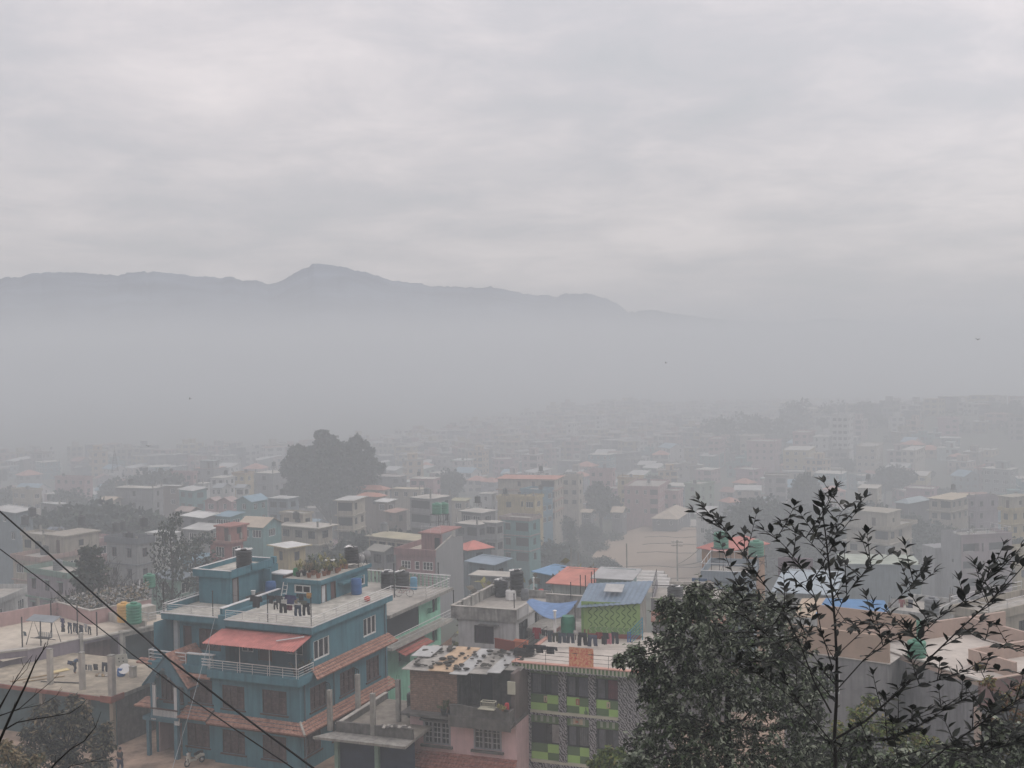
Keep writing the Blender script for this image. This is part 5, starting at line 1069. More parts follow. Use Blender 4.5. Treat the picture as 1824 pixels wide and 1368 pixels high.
# ---------------------------------------------------------------- the town, house by house
def H_(*a, **k): return house(*a, **k)
WC = dict(cream=(.46, .41, .33), white=(.58, .58, .56), grey=(.30, .30, .30), dgrey=(.20, .20, .21), pink=(.48, .30, .30), red=(.34, .13, .12), teal=(.13, .30, .30), blue=(.14, .28, .36), yellow=(.52, .42, .22), bluegrey=(.20, .25, .28), lilac=(.34, .29, .32), mint=(.28, .42, .36), brown=(.22, .17, .14), orange=(.50, .28, .16), green=(.26, .36, .26), peach=(.52, .34, .25))
TIN = (.46, .46, .445); RUST = (.28, .14, .11); ORG = (.46, .21, .15); BLT = (.20, .31, .38); TANR = (.48, .40, .31)
T = [ # label, corner x, top y, left x, right x, distance, angle, storeys, wall, roof, roof colour, extra
 ('white corner house with striped balcony edge at the far left', -66, 1092, -80, 57, 135, 4, 2, 'white', 'flat', 0, dict(w=5, ns=3, bal=False)),
 ('dark grey long sheet shed behind the lilac terrace tanks', 205, 1076, 150, 235, 118, 35, 1, 'dgrey', 'shed', (.22, .24, .26), dict()),
 ('salmon walled low house behind the garden swing', 95, 1078, 62, 112, 122, 30, 1, 'peach', 'slab', 0, dict()),
 ('mauve house with green roof edge behind the wires', 120, 1020, 48, 176, 140, 35, 2, 'lilac', 'flat', 0, dict(band=(.22, .32, .27))),
 ('cream house with pink parapet left of the dark conifer', 70, 992, 23, 140, 165, 32, 2, 'cream', 'flat', 0, dict(band=(.46, .32, .28), up=(-5.5, -1, 5, 11, 2.5, (.42, .38, .32)))),
 ('cream upper house carrying tilted solar panels', 77, 952, 40, 110, 182, 35, 1, 'cream', 'flat', 0, dict(par=.5)),
 ('pale house with white tin roof at the far left edge', 30, 913, -14, 58, 205, 40, 2, 'bluegrey', 'shed', TIN, dict()),
 ('pink parapet house behind the dark conifer', 168, 960, 127, 205, 190, 35, 2, 'pink', 'flat', 0, dict(nf=2)),
 ('grey concrete house with ribbed dark parapet, left of the tall thin tree', 243, 959, 190, 272, 165, 30, 3, 'grey', 'flat', 0, dict(band=(.17, .18, .20), par=.9)),
 ('flat cream roof house right of the grey ribbed one', 300, 945, 262, 322, 190, 30, 2, 'white', 'slab', TIN, dict()),
 ('blank grey block with bright roof edge', 272, 866, 205, 290, 290, 20, 3, 'grey', 'slab', 0, dict(nf=1)),
 ('cream villa far left in the haze', 58, 872, 22, 74, 330, 30, 2, 'cream', 'flat', 0, dict(win='g')),
 ('low grey house with pale roof at left', 106, 894, 72, 118, 270, 30, 1, 'grey', 'slab', TIN, dict()),
 ('pinkish row house in the far left haze', 150, 850, 98, 165, 420, 25, 2, 'pink', 'flat', 0, dict()),
 ('small house between the left trees', 203, 890, 181, 216, 290, 25, 1, 'cream', 'gablex', TANR, dict()),
 ('pink upper house below the tin pavilion', 344, 840, 295, 350, 380, 15, 3, 'pink', 'flat', 0, dict()),
 ('grey tower house topped by an orange pavilion roof', 380, 832, 345, 402, 400, 20, 4, 'grey', 'slab', ORG, dict(up=(-5.5, -.3, .3, 4, 2.4, (.3, .33, .33)))),
 ('white house right of the pavilion house', 399, 848, 375, 418, 360, 20, 2, 'white', 'slab', 0, dict()),
 ('pale orange house with balcony left of the big tree', 436, 842, 414, 452, 370, 25, 2, 'yellow', 'flat', 0, dict(band=(.52, .38, .24))),
 ('tall bare concrete house nearest the left side of the big tree', 486, 840, 454, 512, 345, 25, 4, 'grey', 'slab', 0, dict(nf=1)),
 ('tiny white house with dark windows', 362, 858, 352, 374, 330, 20, 1, 'white', 'slab', 0, dict()),
 ('left white bungalow with dark windows', 396, 868, 382, 410, 320, 20, 1, 'white', 'gablex', (.3, .32, .33), dict()),
 ('right white bungalow with dark windows', 434, 868, 420, 444, 320, 20, 1, 'white', 'gablex', (.3, .32, .33), dict()),
 ('grey-teal house with bright tin roof', 345, 874, 319, 368, 300, 42, 2, 'teal', 'shed', TIN, dict()),
 ('brown row house with white sills', 318, 862, 276, 326, 320, 15, 2, 'brown', 'slab', TIN, dict()),
 ('left of two small pink gabled houses', 386, 893, 365, 396, 280, 25, 1, 'pink', 'gabley', (.36, .27, .25), dict()),
 ('right of two small pink gabled houses', 412, 893, 389, 424, 278, 25, 1, 'pink', 'gabley', (.36, .27, .25), dict()),
 ('teal gabled house with light blue roof', 448, 893, 421, 476, 265, 30, 2, 'teal', 'gabley', BLT, dict(win='g')),
 ('grey-blue house with flat cream roof left below the big tree', 512, 884, 478, 532, 262, 25, 2, 'bluegrey', 'slab', TIN, dict()),
 ('low brown gabled house', 338, 910, 316, 356, 250, 30, 1, 'brown', 'gablex', (.34, .27, .24), dict()),
 ('long shed with bright white tin roof', 362, 922, 326, 388, 222, 38, 1, 'dgrey', 'shed', (.62, .62, .60), dict(nf=1, ns=1)),
 ('teal shed with pale blue tin roof', 410, 920, 384, 432, 222, 32, 1, 'teal', 'shed', BLT, dict(nf=2, ns=1)),
 ('teal-grey hall with long orange and cream roof', 468, 938, 425, 501, 198, 25, 1, 'teal', 'gablex', TANR, dict(nf=2, ns=1)),
 ('low house under a row of pale roof sheets', 372, 944, 330, 396, 196, 25, 1, 'grey', 'shed', TIN, dict()),
 ('upper storey of the cream house left of the white columns', 540, 914, 500, 556, 212, 30, 1, 'cream', 'flat', 0, dict(par=.4)),
 ('cream house with wide corner terrace', 566, 934, 498, 592, 206, 32, 2, 'cream', 'slab', 0, dict(over=.9)),
 ('yellow house under a white square roof', 513, 968, 487, 544, 168, 45, 1, 'yellow', 'slab', (.64, .64, .62), dict(over=.7, nf=1)),
 ('red brick tower house with white framed windows', 409, 964, 374, 428, 158, 32, 2, 'red', 'flat', 0, dict(nf=1, ns=1, band=(.42, .20, .17), over=.35, par=.35, up=(-2.9, -.3, .4, 3.6, 1.9, (.42, .18, .15)), ww=1.6, wh=1.4)),
 ('blue walled shed with pale blue roof left of the red house', 355, 996, 326, 374, 160, 20, 1, 'blue', 'shed', BLT, dict(nf=1, ns=1)),
 ('pale green house under a blue-grey roof behind the thin tree', 316, 1030, 270, 336, 138, 30, 1, 'mint', 'hip', (.24, .28, .32), dict()),
 ('grey house with hipped roof just right of the big tree', 712, 846, 669, 724, 370, 20, 2, 'dgrey', 'slab', (.34, .30, .28), dict()),
 ('faint pink house with white columns', 772, 850, 730, 784, 370, 20, 2, 'pink', 'slab', 0, dict()),
 ('house under a broad orange hipped roof by the big tree', 682, 872, 620, 694, 310, 25, 1, 'cream', 'hip', ORG, dict()),
 ('cream-yellow roofed house with two roof vents', 748, 868, 697, 758, 320, 20, 1, 'cream', 'slab', (.50, .42, .30), dict()),
 ('second orange roof right under the big tree', 676, 884, 637, 686, 280, 25, 1, 'brown', 'hip', ORG, dict()),
 ('three storey house with tall white corner columns', 628, 886, 600, 650, 232, 15, 3, 'cream', 'slab', TIN, dict(over=.6, bal=True)),
 ('brown shed with small white roof', 690, 894, 670, 704, 262, 35, 1, 'brown', 'shed', (.60, .60, .58), dict(nf=1, ns=1)),
 ('shed with rusty corrugated roof', 704, 913, 687, 724, 248, 48, 1, 'brown', 'shed', (.38, .24, .19), dict(nf=1, ns=1)),
 ('tall grey concrete house with open dark upper floor', 767, 884, 730, 804, 240, 38, 3, 'grey', 'slab', 0, dict(bal=True, nf=1)),
 ('olive roofed small house', 828, 892, 804, 834, 290, 25, 1, 'cream', 'shed', (.36, .34, .22), dict()),
 ('white house behind the roof masts', 876, 876, 854, 884, 330, 20, 2, 'white', 'slab', 0, dict()),
 ('grey terraced house with flat roof in the middle', 857, 908, 822, 882, 228, 40, 2, 'grey', 'slab', 0, dict(over=.5)),
 ('dark lower block of the grey terraced house', 850, 930, 811, 884, 222, 38, 2, 'dgrey', 'slab', 0, dict(bal=True)),
 ('narrow grey stair tower beside the aqua house', 884, 926, 876, 894, 214, 30, 4, 'grey', 'slab', 0, dict(nf=1, ns=1)),
 ('four storey cream house with orange roof slab', 988, 850, 887, 1002, 320, 16, 4, 'cream', 'slab', ORG, dict(over=.7, bal=True, nf=4, band=(.42, .24, .18))),
 ('sky blue house in front of the orange roof slab', 964, 872, 928, 984, 292, 34, 3, 'blue', 'flat', 0, dict(win='g')),
 ('small yellow house with slanting parapet', 926, 884, 886, 934, 272, 20, 1, 'yellow', 'flat', 0, dict(nf=1)),
 ('aqua painted house with balconies in the middle', 942, 922, 892, 962, 226, 30, 3, 'teal', 'flat', 0, dict(band=(.40, .33, .31), bal=True)),
 ('yellow strip house behind the aqua balconies', 952, 884, 944, 967, 268, 25, 2, 'yellow', 'flat', 0, dict(nf=1, ns=1)),
 ('long cream yellow flat roofed house', 737, 956, 657, 770, 186, 36, 2, 'cream', 'slab', (.42, .38, .26), dict(over=.5, nf=5, ns=2, ww=1.5)),
 ('dark red tin roofed house right of the grey blank wall', 834, 978, 814, 874, 165, 58, 1, 'bluegrey', 'hip', (.58, .20, .16), dict(nf=1, ns=1)),
 ('grey shed with blue-grey metal roof and smoky yard', 880, 1005, 836, 902, 138, 40, 1, 'bluegrey', 'shed', (.24, .30, .36), dict(nf=1, ns=1)),
 ('small dark shed left of the pink house', 684, 981, 660, 705, 172, 40, 1, 'dgrey', 'gablex', (.26, .25, .22), dict(nf=1)),
 ('grey flat shed wall behind the mint green house', 905, 1018, 838, 912, 125, 20, 1, 'grey', 'slab', 0, dict(nf=0, ns=0)),
 ('cream house in the haze left of the round tree', 1030, 848, 1000, 1038, 350, 20, 3, 'cream', 'flat', 0, dict()),
 ('pale pink block behind the round tree', 1090, 836, 1050, 1096, 420, 20, 3, 'pink', 'flat', 0, dict()),
 ('yellow upper house right of the round tree', 1138, 850, 1100, 1146, 390, 20, 3, 'yellow', 'flat', 0, dict(band=(.50, .34, .16))),
 ('long pink-cream house facing the dry field', 1172, 866, 1112, 1192, 362, 18, 3, 'pink', 'flat', 0, dict(nf=4, bal=True)),
 ('pink house second in the row facing the dry field', 1208, 874, 1180, 1216, 372, 18, 2, 'pink', 'flat', 0, dict()),
 ('grey-green block of flats facing the dry field', 1246, 862, 1220, 1272, 392, 40, 4, 'green', 'flat', 0, dict(nf=1, ns=2)),
 ('broad tan hipped roof house at the far edge of the field', 1206, 924, 1162, 1230, 352, 20, 1, 'dgrey', 'hip', TANR, dict()),
 ('little house with pale roof left of the field', 1052, 912, 1036, 1058, 340, 25, 1, 'dgrey', 'gablex', TANR, dict(nf=1, ns=1)),
 ('little striped roof house at the field corner', 1108, 912, 1090, 1116, 345, 20, 1, 'dgrey', 'gablex', TANR, dict(nf=1, ns=1)),
 ('small white house right behind the field', 1262, 916, 1240, 1276, 300, 25, 2, 'white', 'shed', TIN, dict()),
 ('long low dark wall building along the back of the field', 1262, 934, 1118, 1270, 368, 4, 1, 'dgrey', 'slab', 0, dict(nf=4)),
 ('cream house with corner deck right of the hazy trees', 1583, 938, 1508, 1624, 236, 42, 3, 'cream', 'flat', 0, dict(over=.9, bal=True, up=(-8, -.6, .6, 7, 3, (.46, .42, .35)))),
 ('pale house with tank behind the corner deck house', 1562, 866, 1528, 1570, 300, 25, 2, 'cream', 'slab', 0, dict()),
 ('hall with grey-blue gable roof at right', 1618, 896, 1596, 1656, 300, 48, 1, 'dgrey', 'hip', (.30, .36, .38), dict(nf=0, ns=0)),
 ('cream house with low tiled gable at right', 1694, 886, 1655, 1735, 290, 45, 2, 'cream', 'slab', (.50, .42, .30), dict(over=.6, bal=True)),
 ('mauve block with white framed windows at right', 1738, 884, 1730, 1778, 285, 68, 3, 'lilac', 'flat', 0, dict()),
 ('pale yellow house with rounded upper room at the right edge', 1800, 905, 1786, 1850, 255, 62, 3, 'yellow', 'flat', 0, dict(over=.5, up=(-4, -.5, 1, 7, 2.6, (.46, .42, .34)))),
 ('cream low house at the right edge behind the lilac flats', 1812, 975, 1800, 1860, 212, 70, 2, 'yellow', 'flat', 0, dict()),
 ('green roofed hall wall behind the leaves at right', 1640, 1000, 1500, 1690, 190, 10, 1, 'bluegrey', 'slab', (.40, .44, .36), dict(nf=0, ns=0, d=9)),
]
rr0 = random.Random(99); BYL = {}
for lb, cx, yt, xl, xr, D, th, st, wc, rf, rc, ex in T:
    r = house('house', lb, cx, yt, xl, xr, D, th, st, WC[wc], rf, rc or (.46, .43, .38), **ex); BYL[lb] = r
    if rf in ('flat', 'slab') and rr0.random() < .7 and r[2] > 4:
        F_ = r[1]; e = r[0]; zt = r[4] - (.7 - .15 if rf == 'flat' else -.16); x, y = -rr0.uniform(1.2, r[2] - 1.2), rr0.uniform(1.2, max(1.3, r[3] - 1.2)); tank(F_.w(x, y, zt if rf == 'slab' else r[4] - ex.get('par', .7) + .15), .6, 1.25, PVCB if rr0.random() < .8 else GREYP, 'black tank on the ' + ' '.join(lb.split()[:9]), 4, stand=rr0.choice((0, 0, .9)))
# plain named extras: pink house with grey blank wall
def grey_wall_house():
    F = Fr(at(777, 993, 150), 24); gz = 18; off = F.o.z - gz; h = empty('pink_flat_roofed_house', (F.o.x, F.o.y, gz), -radians(24), 'pink flat roofed house whose whole right side is a blank grey wall', 'house'); A = (0, 0, off); bd = lambda b, n: b.build(n, h, False, A)
    xl = F.front(705, 986).x; d = F.side(825, 972).y; z2 = F.side(825, 954).z; z1 = F.side(806, 957).z; PM = hcol((.42, .25, .26)); GM = M('blank_render', (.26, .26, .265), var=.1, streak=.25, scale=.4)
    ws = [F.front(px, 1003).x - xl for px in (723, 743, 762)]
    b = MB(); b.wall((xl, 0), (0, 0), -9, 0, [(ws[0] - .7, ws[0] + .7, -1.75, -.65), (ws[1] - .35, ws[1] + .35, -1.75, -.65), (ws[2] - .75, ws[2] + .75, -1.75, -.65)], PM, .15); b.face([(xl, d, -9), (xl, 0, -9), (xl, 0, 0), (xl, d, 0)], PM); b.face([(0, d, -9), (xl, d, -9), (xl, d, 0), (0, d, 0)], PM)
    b.box(xl - .15, -.01, -.25, .0, .0, .95, hcol((.36, .20, .20))); b.box(xl - .15, xl, .0, d, 0, .95, hcol((.36, .20, .20))); b.face([(xl, 0, .25), (0, 0, .25), (0, d, .25), (xl, d, .25)], M('cream_screed', (.52, .46, .38))); bd(b, 'wall')
    b = MB(); q = d * .62; pts = [(0, -.05, -9), (0, d, -9), (0, d, z2), (0, q, z1), (0, q - .01, 2.2), (0, 0, .95)]
    b.face(pts, GM); b.face([(-.15, p[1], p[2]) for p in reversed(pts)], GM); b.face([(0, -.05, -9), (0, 0, .95), (-.15, 0, .95), (-.15, -.05, -9)], GM); b.slab([(0.02, 0, 1.0), (.02, q, 2.25), (-.17, q, 2.25), (-.17, 0, 1.0)], .08, CONCL); b.box(-.15, 0, d - .01, d, -9, z2, GM); bd(b, 'blank_wall')
    b = MB(); x0 = -3.1; b.wall((x0, q - 3), (-.16, q - 3), .25, 2.7, [(1.9, 2.7, .3, 2.2)], hcol((.34, .19, .19)), .1, back=DARK); b.face([(x0, d, .2), (x0, q - 3, .2), (x0, q - 3, 2.7), (x0, d, 2.7)], PM); b.box(x0 - .3, -.16, q - 3.3, d, 2.7, 2.85, hcol((.42, .2, .18))); rail(b, [(x0, q - 3, 2.85), (-.3, q - 3, 2.85)], .8, 2, STEEL); bd(b, 'stair_head')
    for w_, a in ((1.4, ws[0]), (.7, ws[1]), (1.5, ws[2])): link('window', win_mesh(w_, 1.1, WHITE, 3 if w_ > 1 else 1, None, 1, None, .09), h, (xl + a, 0, -1.75 + off))
    HOUSES.append((F.o.x, F.o.y, -xl, d, 24, F.o.z))
grey_wall_house()
tank(at(779, 942, 172), .75, 1.6, GREENP, 'left of two green tanks on a frame behind the pink flat roofed house', 4, stand=2.2); tank(at(791, 941, 174), .75, 1.6, GREENP, 'right of two green tanks on a frame behind the pink flat roofed house', 4, stand=2.2)
P = at(267, 1073, 122); tank(P, .62, 1.35, GREENP, 'green tank raised on thin stilts behind the lilac house', 5, stand=1.6)
for i, (px, py, D) in enumerate([(207, 952, 190), (218, 949, 192), (257, 944, 180), (146, 941, 186), (58, 925, 195), (45, 940, 190)]): tank(at(px, py, D), .65, 1.4, PVCB, ['black tank left of the pair above the pink parapet house', 'black tank right of the pair above the pink parapet house', 'black tank above the ribbed parapet house', 'dark tank beside the conifer', 'dark tank behind the solar panels', 'dark tank left of the solar panels'][i], 4, stand=.6)
for i in range(3): 
    b = MB(); b.slab([(-1, 0, 0), (0, 0, 0), (0, 1.6, .8), (-1, 1.6, .8)], .06, M('solar_glass', (.12, .14, .17), rough=.2)); b.box(-1, 0, 1.55, 1.6, 0, .75, STEEL); o = b.build('solar_panel'); o.location = at(82 + i * 9, 951, 188) + Vector((0, 0, .1)); o.rotation_euler = (0, 0, -.5); tag(o, ['left', 'middle', 'right'][i] + ' of three tilted solar panels on the cream roof', 'solar panel', 'solar panels')
# lilac apartment block (right)
def flats():
    F = Fr(at(1712, 953, 203), 78); gz = 13; off = F.o.z - gz; h = empty('apartment_block', (F.o.x, F.o.y, gz), -radians(78), 'lilac apartment block with open balconies behind the leaves at right', 'apartment block'); A = (0, 0, off); bd = lambda b, n: b.build(n, h, False, A)
    LM = M('flats_lilac', (.33, .27, .29), var=.08, streak=.2, scale=.4); GM = M('flats_grey_side', (.30, .30, .31), var=.12, streak=.5, scale=.5); d = 9.9; w = 6.2; S3 = 3.05
    hs = []
    for k in range(4):
        z = -1.6 - k * S3; hs += [(.35, 3.5, z - 1.35 - .75, z), (5.4, 9.3, z - 2.1, z), (4.0, 4.35, z - 1.5, z)]
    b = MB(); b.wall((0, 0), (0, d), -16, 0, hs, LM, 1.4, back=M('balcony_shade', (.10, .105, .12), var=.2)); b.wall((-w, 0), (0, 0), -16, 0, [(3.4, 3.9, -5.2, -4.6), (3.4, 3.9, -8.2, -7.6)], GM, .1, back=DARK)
    b.face([(0, d, -16), (-w, d, -16), (-w, d, 0), (0, d, 0)], LM); b.face([(-w, d, -16), (-w, 0, -16), (-w, 0, 0), (-w, d, 0)], GM); b.box(-w, 0, 0, d, -.7, -.6, CONC); b.box(-w - 4.2, -w, -1.2, 6, -16, -3.2, GM); bd(b, 'wall')
    b = MB()
    for k in range(4):
        z = -1.6 - k * S3 - 2.1
        for a, c in ((.35, 3.5), (5.4, 9.3)): b.box(-.1, .12, a - .1, c + .1, z - .18, z + (.72 if a < 1 or 1 else .6), LM); b.box(-.12, .14, a + .3, a + (c - a) * .6, z + .3, z + .8, hcol((.42, .38, .38)))
    b.box(-.1, .18, -.1, d + .1, -.12, 0.02, LM); bd(b, 'balcony_wall')
    b = MB(); rail(b, [(-.3, .2, 0), (-.3, d, 0), (-w, d, 0)], .9, 2, STEEL); bd(b, 'railing')
    cloths = [(6.1, -5.0, 1.3, 1.3, (.55, .55, .55)), (7.5, -5.0, 1.0, .5, (.5, .5, .52))]
    for i, (y, z, ww, hh, c) in enumerate(cloths): garment('cloth', 0, 0, 0, 0, 0, 78 - 90, c, ['large white sheet', 'small white towel'][i] + ' drying on a balcony of the lilac flats', P=F.w(.2, y + 1.0, z), w=ww, h_=hh)
    HOUSES.append((F.o.x, F.o.y, w, d, 78, F.o.z)); return F
FA = flats()
for i, (x, y) in enumerate([(-5, 2), (-4, 4), (-5.2, 5.5), (-3.5, 7.5), (-1.5, 3.6)]): potted(FA.w(x, y, -.58), 1.3, ['first', 'second', 'third', 'fourth', 'fifth'][i] + ' bushy plant on the roof of the lilac flats', LEAFD if i % 2 else LEAFG, WHT, .25, 90, 100 + i)
pole(FA.w(-2.5, 3.2, -.6), 3.4, .06, 'dark antenna pole on the roof of the lilac flats', 'antenna_pole')
# tan house with red roof, blue striped terrace building, aqua house, awning house (right of centre)
house('tan_house', 'tan house with red hipped roof behind the green tanks', 1290, 980, 1250, 1362, 130, 50, 1, WC['orange'], 'hip', (.48, .16, .13), nf=0, ns=1)
def striped():
    F = Fr(at(1340, 1026, 112), 17); gz = 26; off = F.o.z - gz; h = empty('blue_striped_building', (F.o.x, F.o.y, gz), -radians(17), 'blue-grey building with ribbed parapet, louvred wall and white rails', 'building'); A = (0, 0, off); bd = lambda b, n: b.build(n, h, False, A)
    xl = F.front(1248, 1015).x; G = M('blue_grey_cladding', (.23, .28, .33), var=.1, streak=.2); G2 = M('blue_grey_light', (.33, .38, .43), var=.08)
    b = MB(); b.box(xl + .9, -.3, .3, 7, -9, -.6, G)
    for i in range(16): z = -1.1 - i * .42; b.box(xl + 1.2, -1.2, .2, .299, z, z + .2, G2)
    b.box(-1.15, -.9, .1, .299, -9, -.6, G2); bd(b, 'wall')
    b = MB(); b.box(xl, 0, 0, 7.2, -.6, -.45, G); t = .12
    for x0, x1, y0, y1 in ((xl, 0, 0, t), (xl, 0, 7.08, 7.2), (xl, xl + t, t, 7.08), (-t, 0, t, 7.08)): b.box(x0, x1, y0, y1, -.448, .32, G)
    for i in range(34): x = xl + .08 + i * (-xl - .1) / 34; b.box(x, x + .07, -.03, -.002, -.5, .28, G2)
    b.face([(xl + .1, .1, -.44), (-.1, .1, -.44), (-.1, 7.1, -.44), (xl + .1, 7.1, -.44)], ROOFC); b.box(xl - .02, .02, -.04, .12, .322, .36, WHT); bd(b, 'parapet')
    b = MB(); rail(b, [(xl + .06, 7, .3), (xl + .06, .06, .3), (-.06, .06, .3), (-.06, 7.1, .3), (xl + .06, 7.1, .3)], .75, 1, WHT, 2.2, .025, .035); bd(b, 'railing'); return F, xl
FS, xl_ = striped()
tank(FS.w(xl_ + 1.6, 3.2, -.44), .75, 1.55, GREENP, 'green tank on a tall iron stand on the blue striped building', 5, stand=2.5); tank(FS.w(-.2, 6.3, -.44), .78, 1.5, GREENP, 'green tank behind the twigs on the blue striped building', 5, stand=1.3)
def sign():
    P = at(1247, 1052, 98); e0 = empty('painted_sign', P, radians(-12), 'blue painted sign with a pale skyline', 'sign'); b = MB(); b.box(-.68, .6, 0, .08, 0, 1.05, M('grey_sign_board', (.28, .30, .32))); b.build('board', e0)
    b = MB(); SB = M('sign_blue', (.04, .10, .20)); b.box(-.66, .58, -.02, -.002, .42, 1.03, SB); b.build('panel', e0)
    b = MB(); SK = M('sign_skyline', (.33, .42, .50))
    for i, hh in enumerate((.1, .2, .14, .3, .46, .24, .22, .22, .22, .18)): b.box(-.6 + i * .1, -.52 + i * .1, -.04, -.021, .42, .42 + hh * .8, SK)
    b.box(-.2, .45, -.045, -.041, .43, .55, SK); b.build('skyline', e0)
sign()
def letters():
    e0 = empty('lettered_wall', at(1386, 1020, 118), radians(-14), 'maroon-grey wall with pale raised lettering behind the leaves', 'wall'); b = MB(); b.box(0, 3.4, 0, .3, -2, 1.5, M('maroon_grey_plaster', (.19, .14, .16), var=.1)); b.build('panel', e0)
    cu = bpy.data.curves.new('lettering', 'FONT'); cu.body = 'CHISHYUM'; cu.size = .62; cu.extrude = .03; t = bpy.data.objects.new('t', cu); COL.objects.link(t); dg = bpy.context.evaluated_depsgraph_get(); me = bpy.data.meshes.new_from_object(t.evaluated_get(dg)); bpy.data.objects.remove(t)
    me.materials.clear(); me.materials.append(M('letter_paint', (.55, .55, .52))); o = link('lettering', me, e0, (.45, -.04, .45)); o.rotation_euler = (pi / 2, 0, 0); o.scale = (.8, 1.1, 1)
letters()
house('aqua_house', 'pale aqua house with grey and red tin roof by the field', 1121, 1031, 1062, 1134, 106, 20, 1, (.42, .56, .55), 'shed', (.40, .40, .40), nf=1, ns=0, ww=2.4, wh=1.1, win='k')
house('red_roofed_house', 'low house under a wide red-orange tin roof behind the grey-white house', 1048, 1042, 983, 1078, 108, 25, 1, (.48, .50, .47), 'shed', (.54, .21, .16), nf=0, ns=0)
house('blue_roofed_shed', 'small shed with light blue tin roof behind the dry bush', 985, 1023, 966, 1006, 122, 50, 1, WC['bluegrey'], 'shed', (.17, .30, .46), nf=0, ns=0)
def awning_house():
    F = Fr(at(1300, 1078, 88), 10); gz = 30; off = F.o.z - gz; h = empty('tile_awning_house', (F.o.x, F.o.y, gz), -radians(10), 'grey house with red tile strip under its parapet, behind the foreground tree', 'house'); A = (0, 0, off); bd = lambda b, n: b.build(n, h, False, A); xl = F.front(1162, 1066).x
    GP = M('mauve_grey_plaster', (.20, .19, .20), streak=.3)
    b = MB(); b.box(xl, 0, .2, 7, -12, -.3, GP); b.box(xl - .1, .1, 0, .15, -.5, .38, GP); b.box(xl - .1, xl + .05, .152, 7, -.5, .38, GP); b.box(xl - .15, .1, -.05, .2, .382, .45, CONCL); b.face([(xl, .15, -.2), (0, .15, -.2), (0, 7, -.2), (xl, 7, -.2)], ROOFC); b.box(xl + 1, -1.2, 6.8, 7, -.2, .35, CONCL); bd(b, 'wall')
    b = MB(); tile_panel(b, (xl - .1, -.65, -1.25), (-.3, -.65, -1.25), (-.3, .1, -.6), (xl - .1, .1, -.6), M('striped_red_tile', (.36, .12, .09), var=.3, scale=4, col2=(.5, .28, .2)), .22, .4); bd(b, 'tile_awning')
    b = MB(); rail(b, [(xl, 6.5, .45), (xl, 0, .45), (xl + 1.6, 0, .45)], .95, 1, IRON); bd(b, 'railing'); return F
FW_ = awning_house()
tank(onz(1203, 1071, FW_.o.z + .0), .62, 1.15, PVCB, 'black ribbed tank with a heap of white sacks on its lid', 6, cover=True)
# pale polythene tunnels beside the field
for i in range(5):
    b = MB(); b.grid(lambda u, v: (-3.5 + 7 * v, .5 * cos(pi * u), .5 * sin(pi * u)), 8, 4, M('polythene', (.55, .53, .50), rough=.4)); o = b.build('polythene_row'); P = onz(1164 - i * 5, 1050 - i * 7, 4.5 + 10); o.location = at(1158 - i * 5, 1046 - i * 6, 150 + i * 3); o.rotation_euler = (0, 0, radians(-15)); tag(o, ['nearest', 'second', 'middle', 'fourth', 'farthest'][i] + ' pale polythene row beside the aqua house', 'plant cover', 'polythene rows')
# right foreground: peach terrace house, orange-walled house
def peach():
    F = Fr(at(1742, 1222, 66), 66); gz = 34; off = F.o.z - gz; h = empty('peach_terrace_house', (F.o.x, F.o.y, gz), -radians(66), 'house with cream roof terrace, peach parapet and stained grey side wall', 'house'); A = (0, 0, off); bd = lambda b, n: b.build(n, h, False, A)
    w = 9.5; PE = M('peach_paint', (.46, .34, .28), var=.1, streak=.15); GS = M('stained_grey_wall', (.23, .225, .235), var=.25, streak=.75, scale=.8); BR = M('maroon_band', (.19, .09, .08), streak=.2); CT = M('cream_terrace', (.52, .47, .42))
    b = MB(); b.face([(-w, 0, -9), (0, 0, -9), (0, 0, 0), (-w, 0, .0)], GS); b.face([(0, 0, -9), (0, 12, -9), (0, 12, -1.2), (0, 0, -1.2)], M('dark_front', (.06, .06, .065))); b.face([(0, 12, -9), (-w, 12, -9), (-w, 12, 0), (0, 12, 0)], GS); b.face([(-w, 12, -9), (-w, 0, -9), (-w, 0, 0), (-w, 12, 0)], GS); b.box(-.3, .02, -.02, .25, -4.2, -1.2, PE); bd(b, 'wall')
    b = MB(); b.box(-w, .1, .0, .18, .002, .32, PE); b.box(-w, .15, -.06, .24, .322, .38, CONCL); b.box(0, .15, 0, 12, -1.2, .25, BR); b.box(-.05, .2, .25, 12, .252, .32, PE); b.face([(-w, .18, .02), (0, .18, .02), (0, 12, .02), (-w, 12, .02)], CT)
    b.box(-3.6, -3.4, 2.9, 12, .02, .95, PE); b.box(-3.4, -.1, 2.9, 3.1, .02, .95, PE); b.box(-w, -w + .2, .3, 12, .02, 1.1, PE); b.box(-w, -3, 8.6, 8.8, .02, 1.1, PE); bd(b, 'parapet'); return F
FP = peach()
def orange_left():
    F = Fr(at(1580, 1182, 70), 35); gz = 33; off = F.o.z - gz; h = empty('orange_walled_house', (F.o.x, F.o.y, gz), -radians(35), 'grey house with orange upper wall seen through the branches', 'house'); A = (0, 0, off); bd = lambda b, n: b.build(n, h, False, A)
    OR = M('orange_wall_paint', (.43, .31, .235), var=.1); GS = M('plain_grey_wall', (.24, .235, .24), streak=.4)
    b = MB(); b.wall((-6.5, 0), (0, 0), -8, -.02, [(2.2, 3.6, -2.3, -.9)], GS, .12); b.box(-6.5, .1, .1, .3, 0, 1.6, OR); b.face([(0, 0, -8), (0, 6, -8), (0, 6, 0), (0, 0, 0)], GS); b.box(-6.6, .2, -.1, 6, -.02, 0, CONCL); b.box(-6.5, 0, 5.9, 6, 0, 1.7, OR); bd(b, 'wall'); link('window', win_mesh(1.4, 1.4, WHT, 2), h, (-3.6, 0, -2.3 + off)); return F
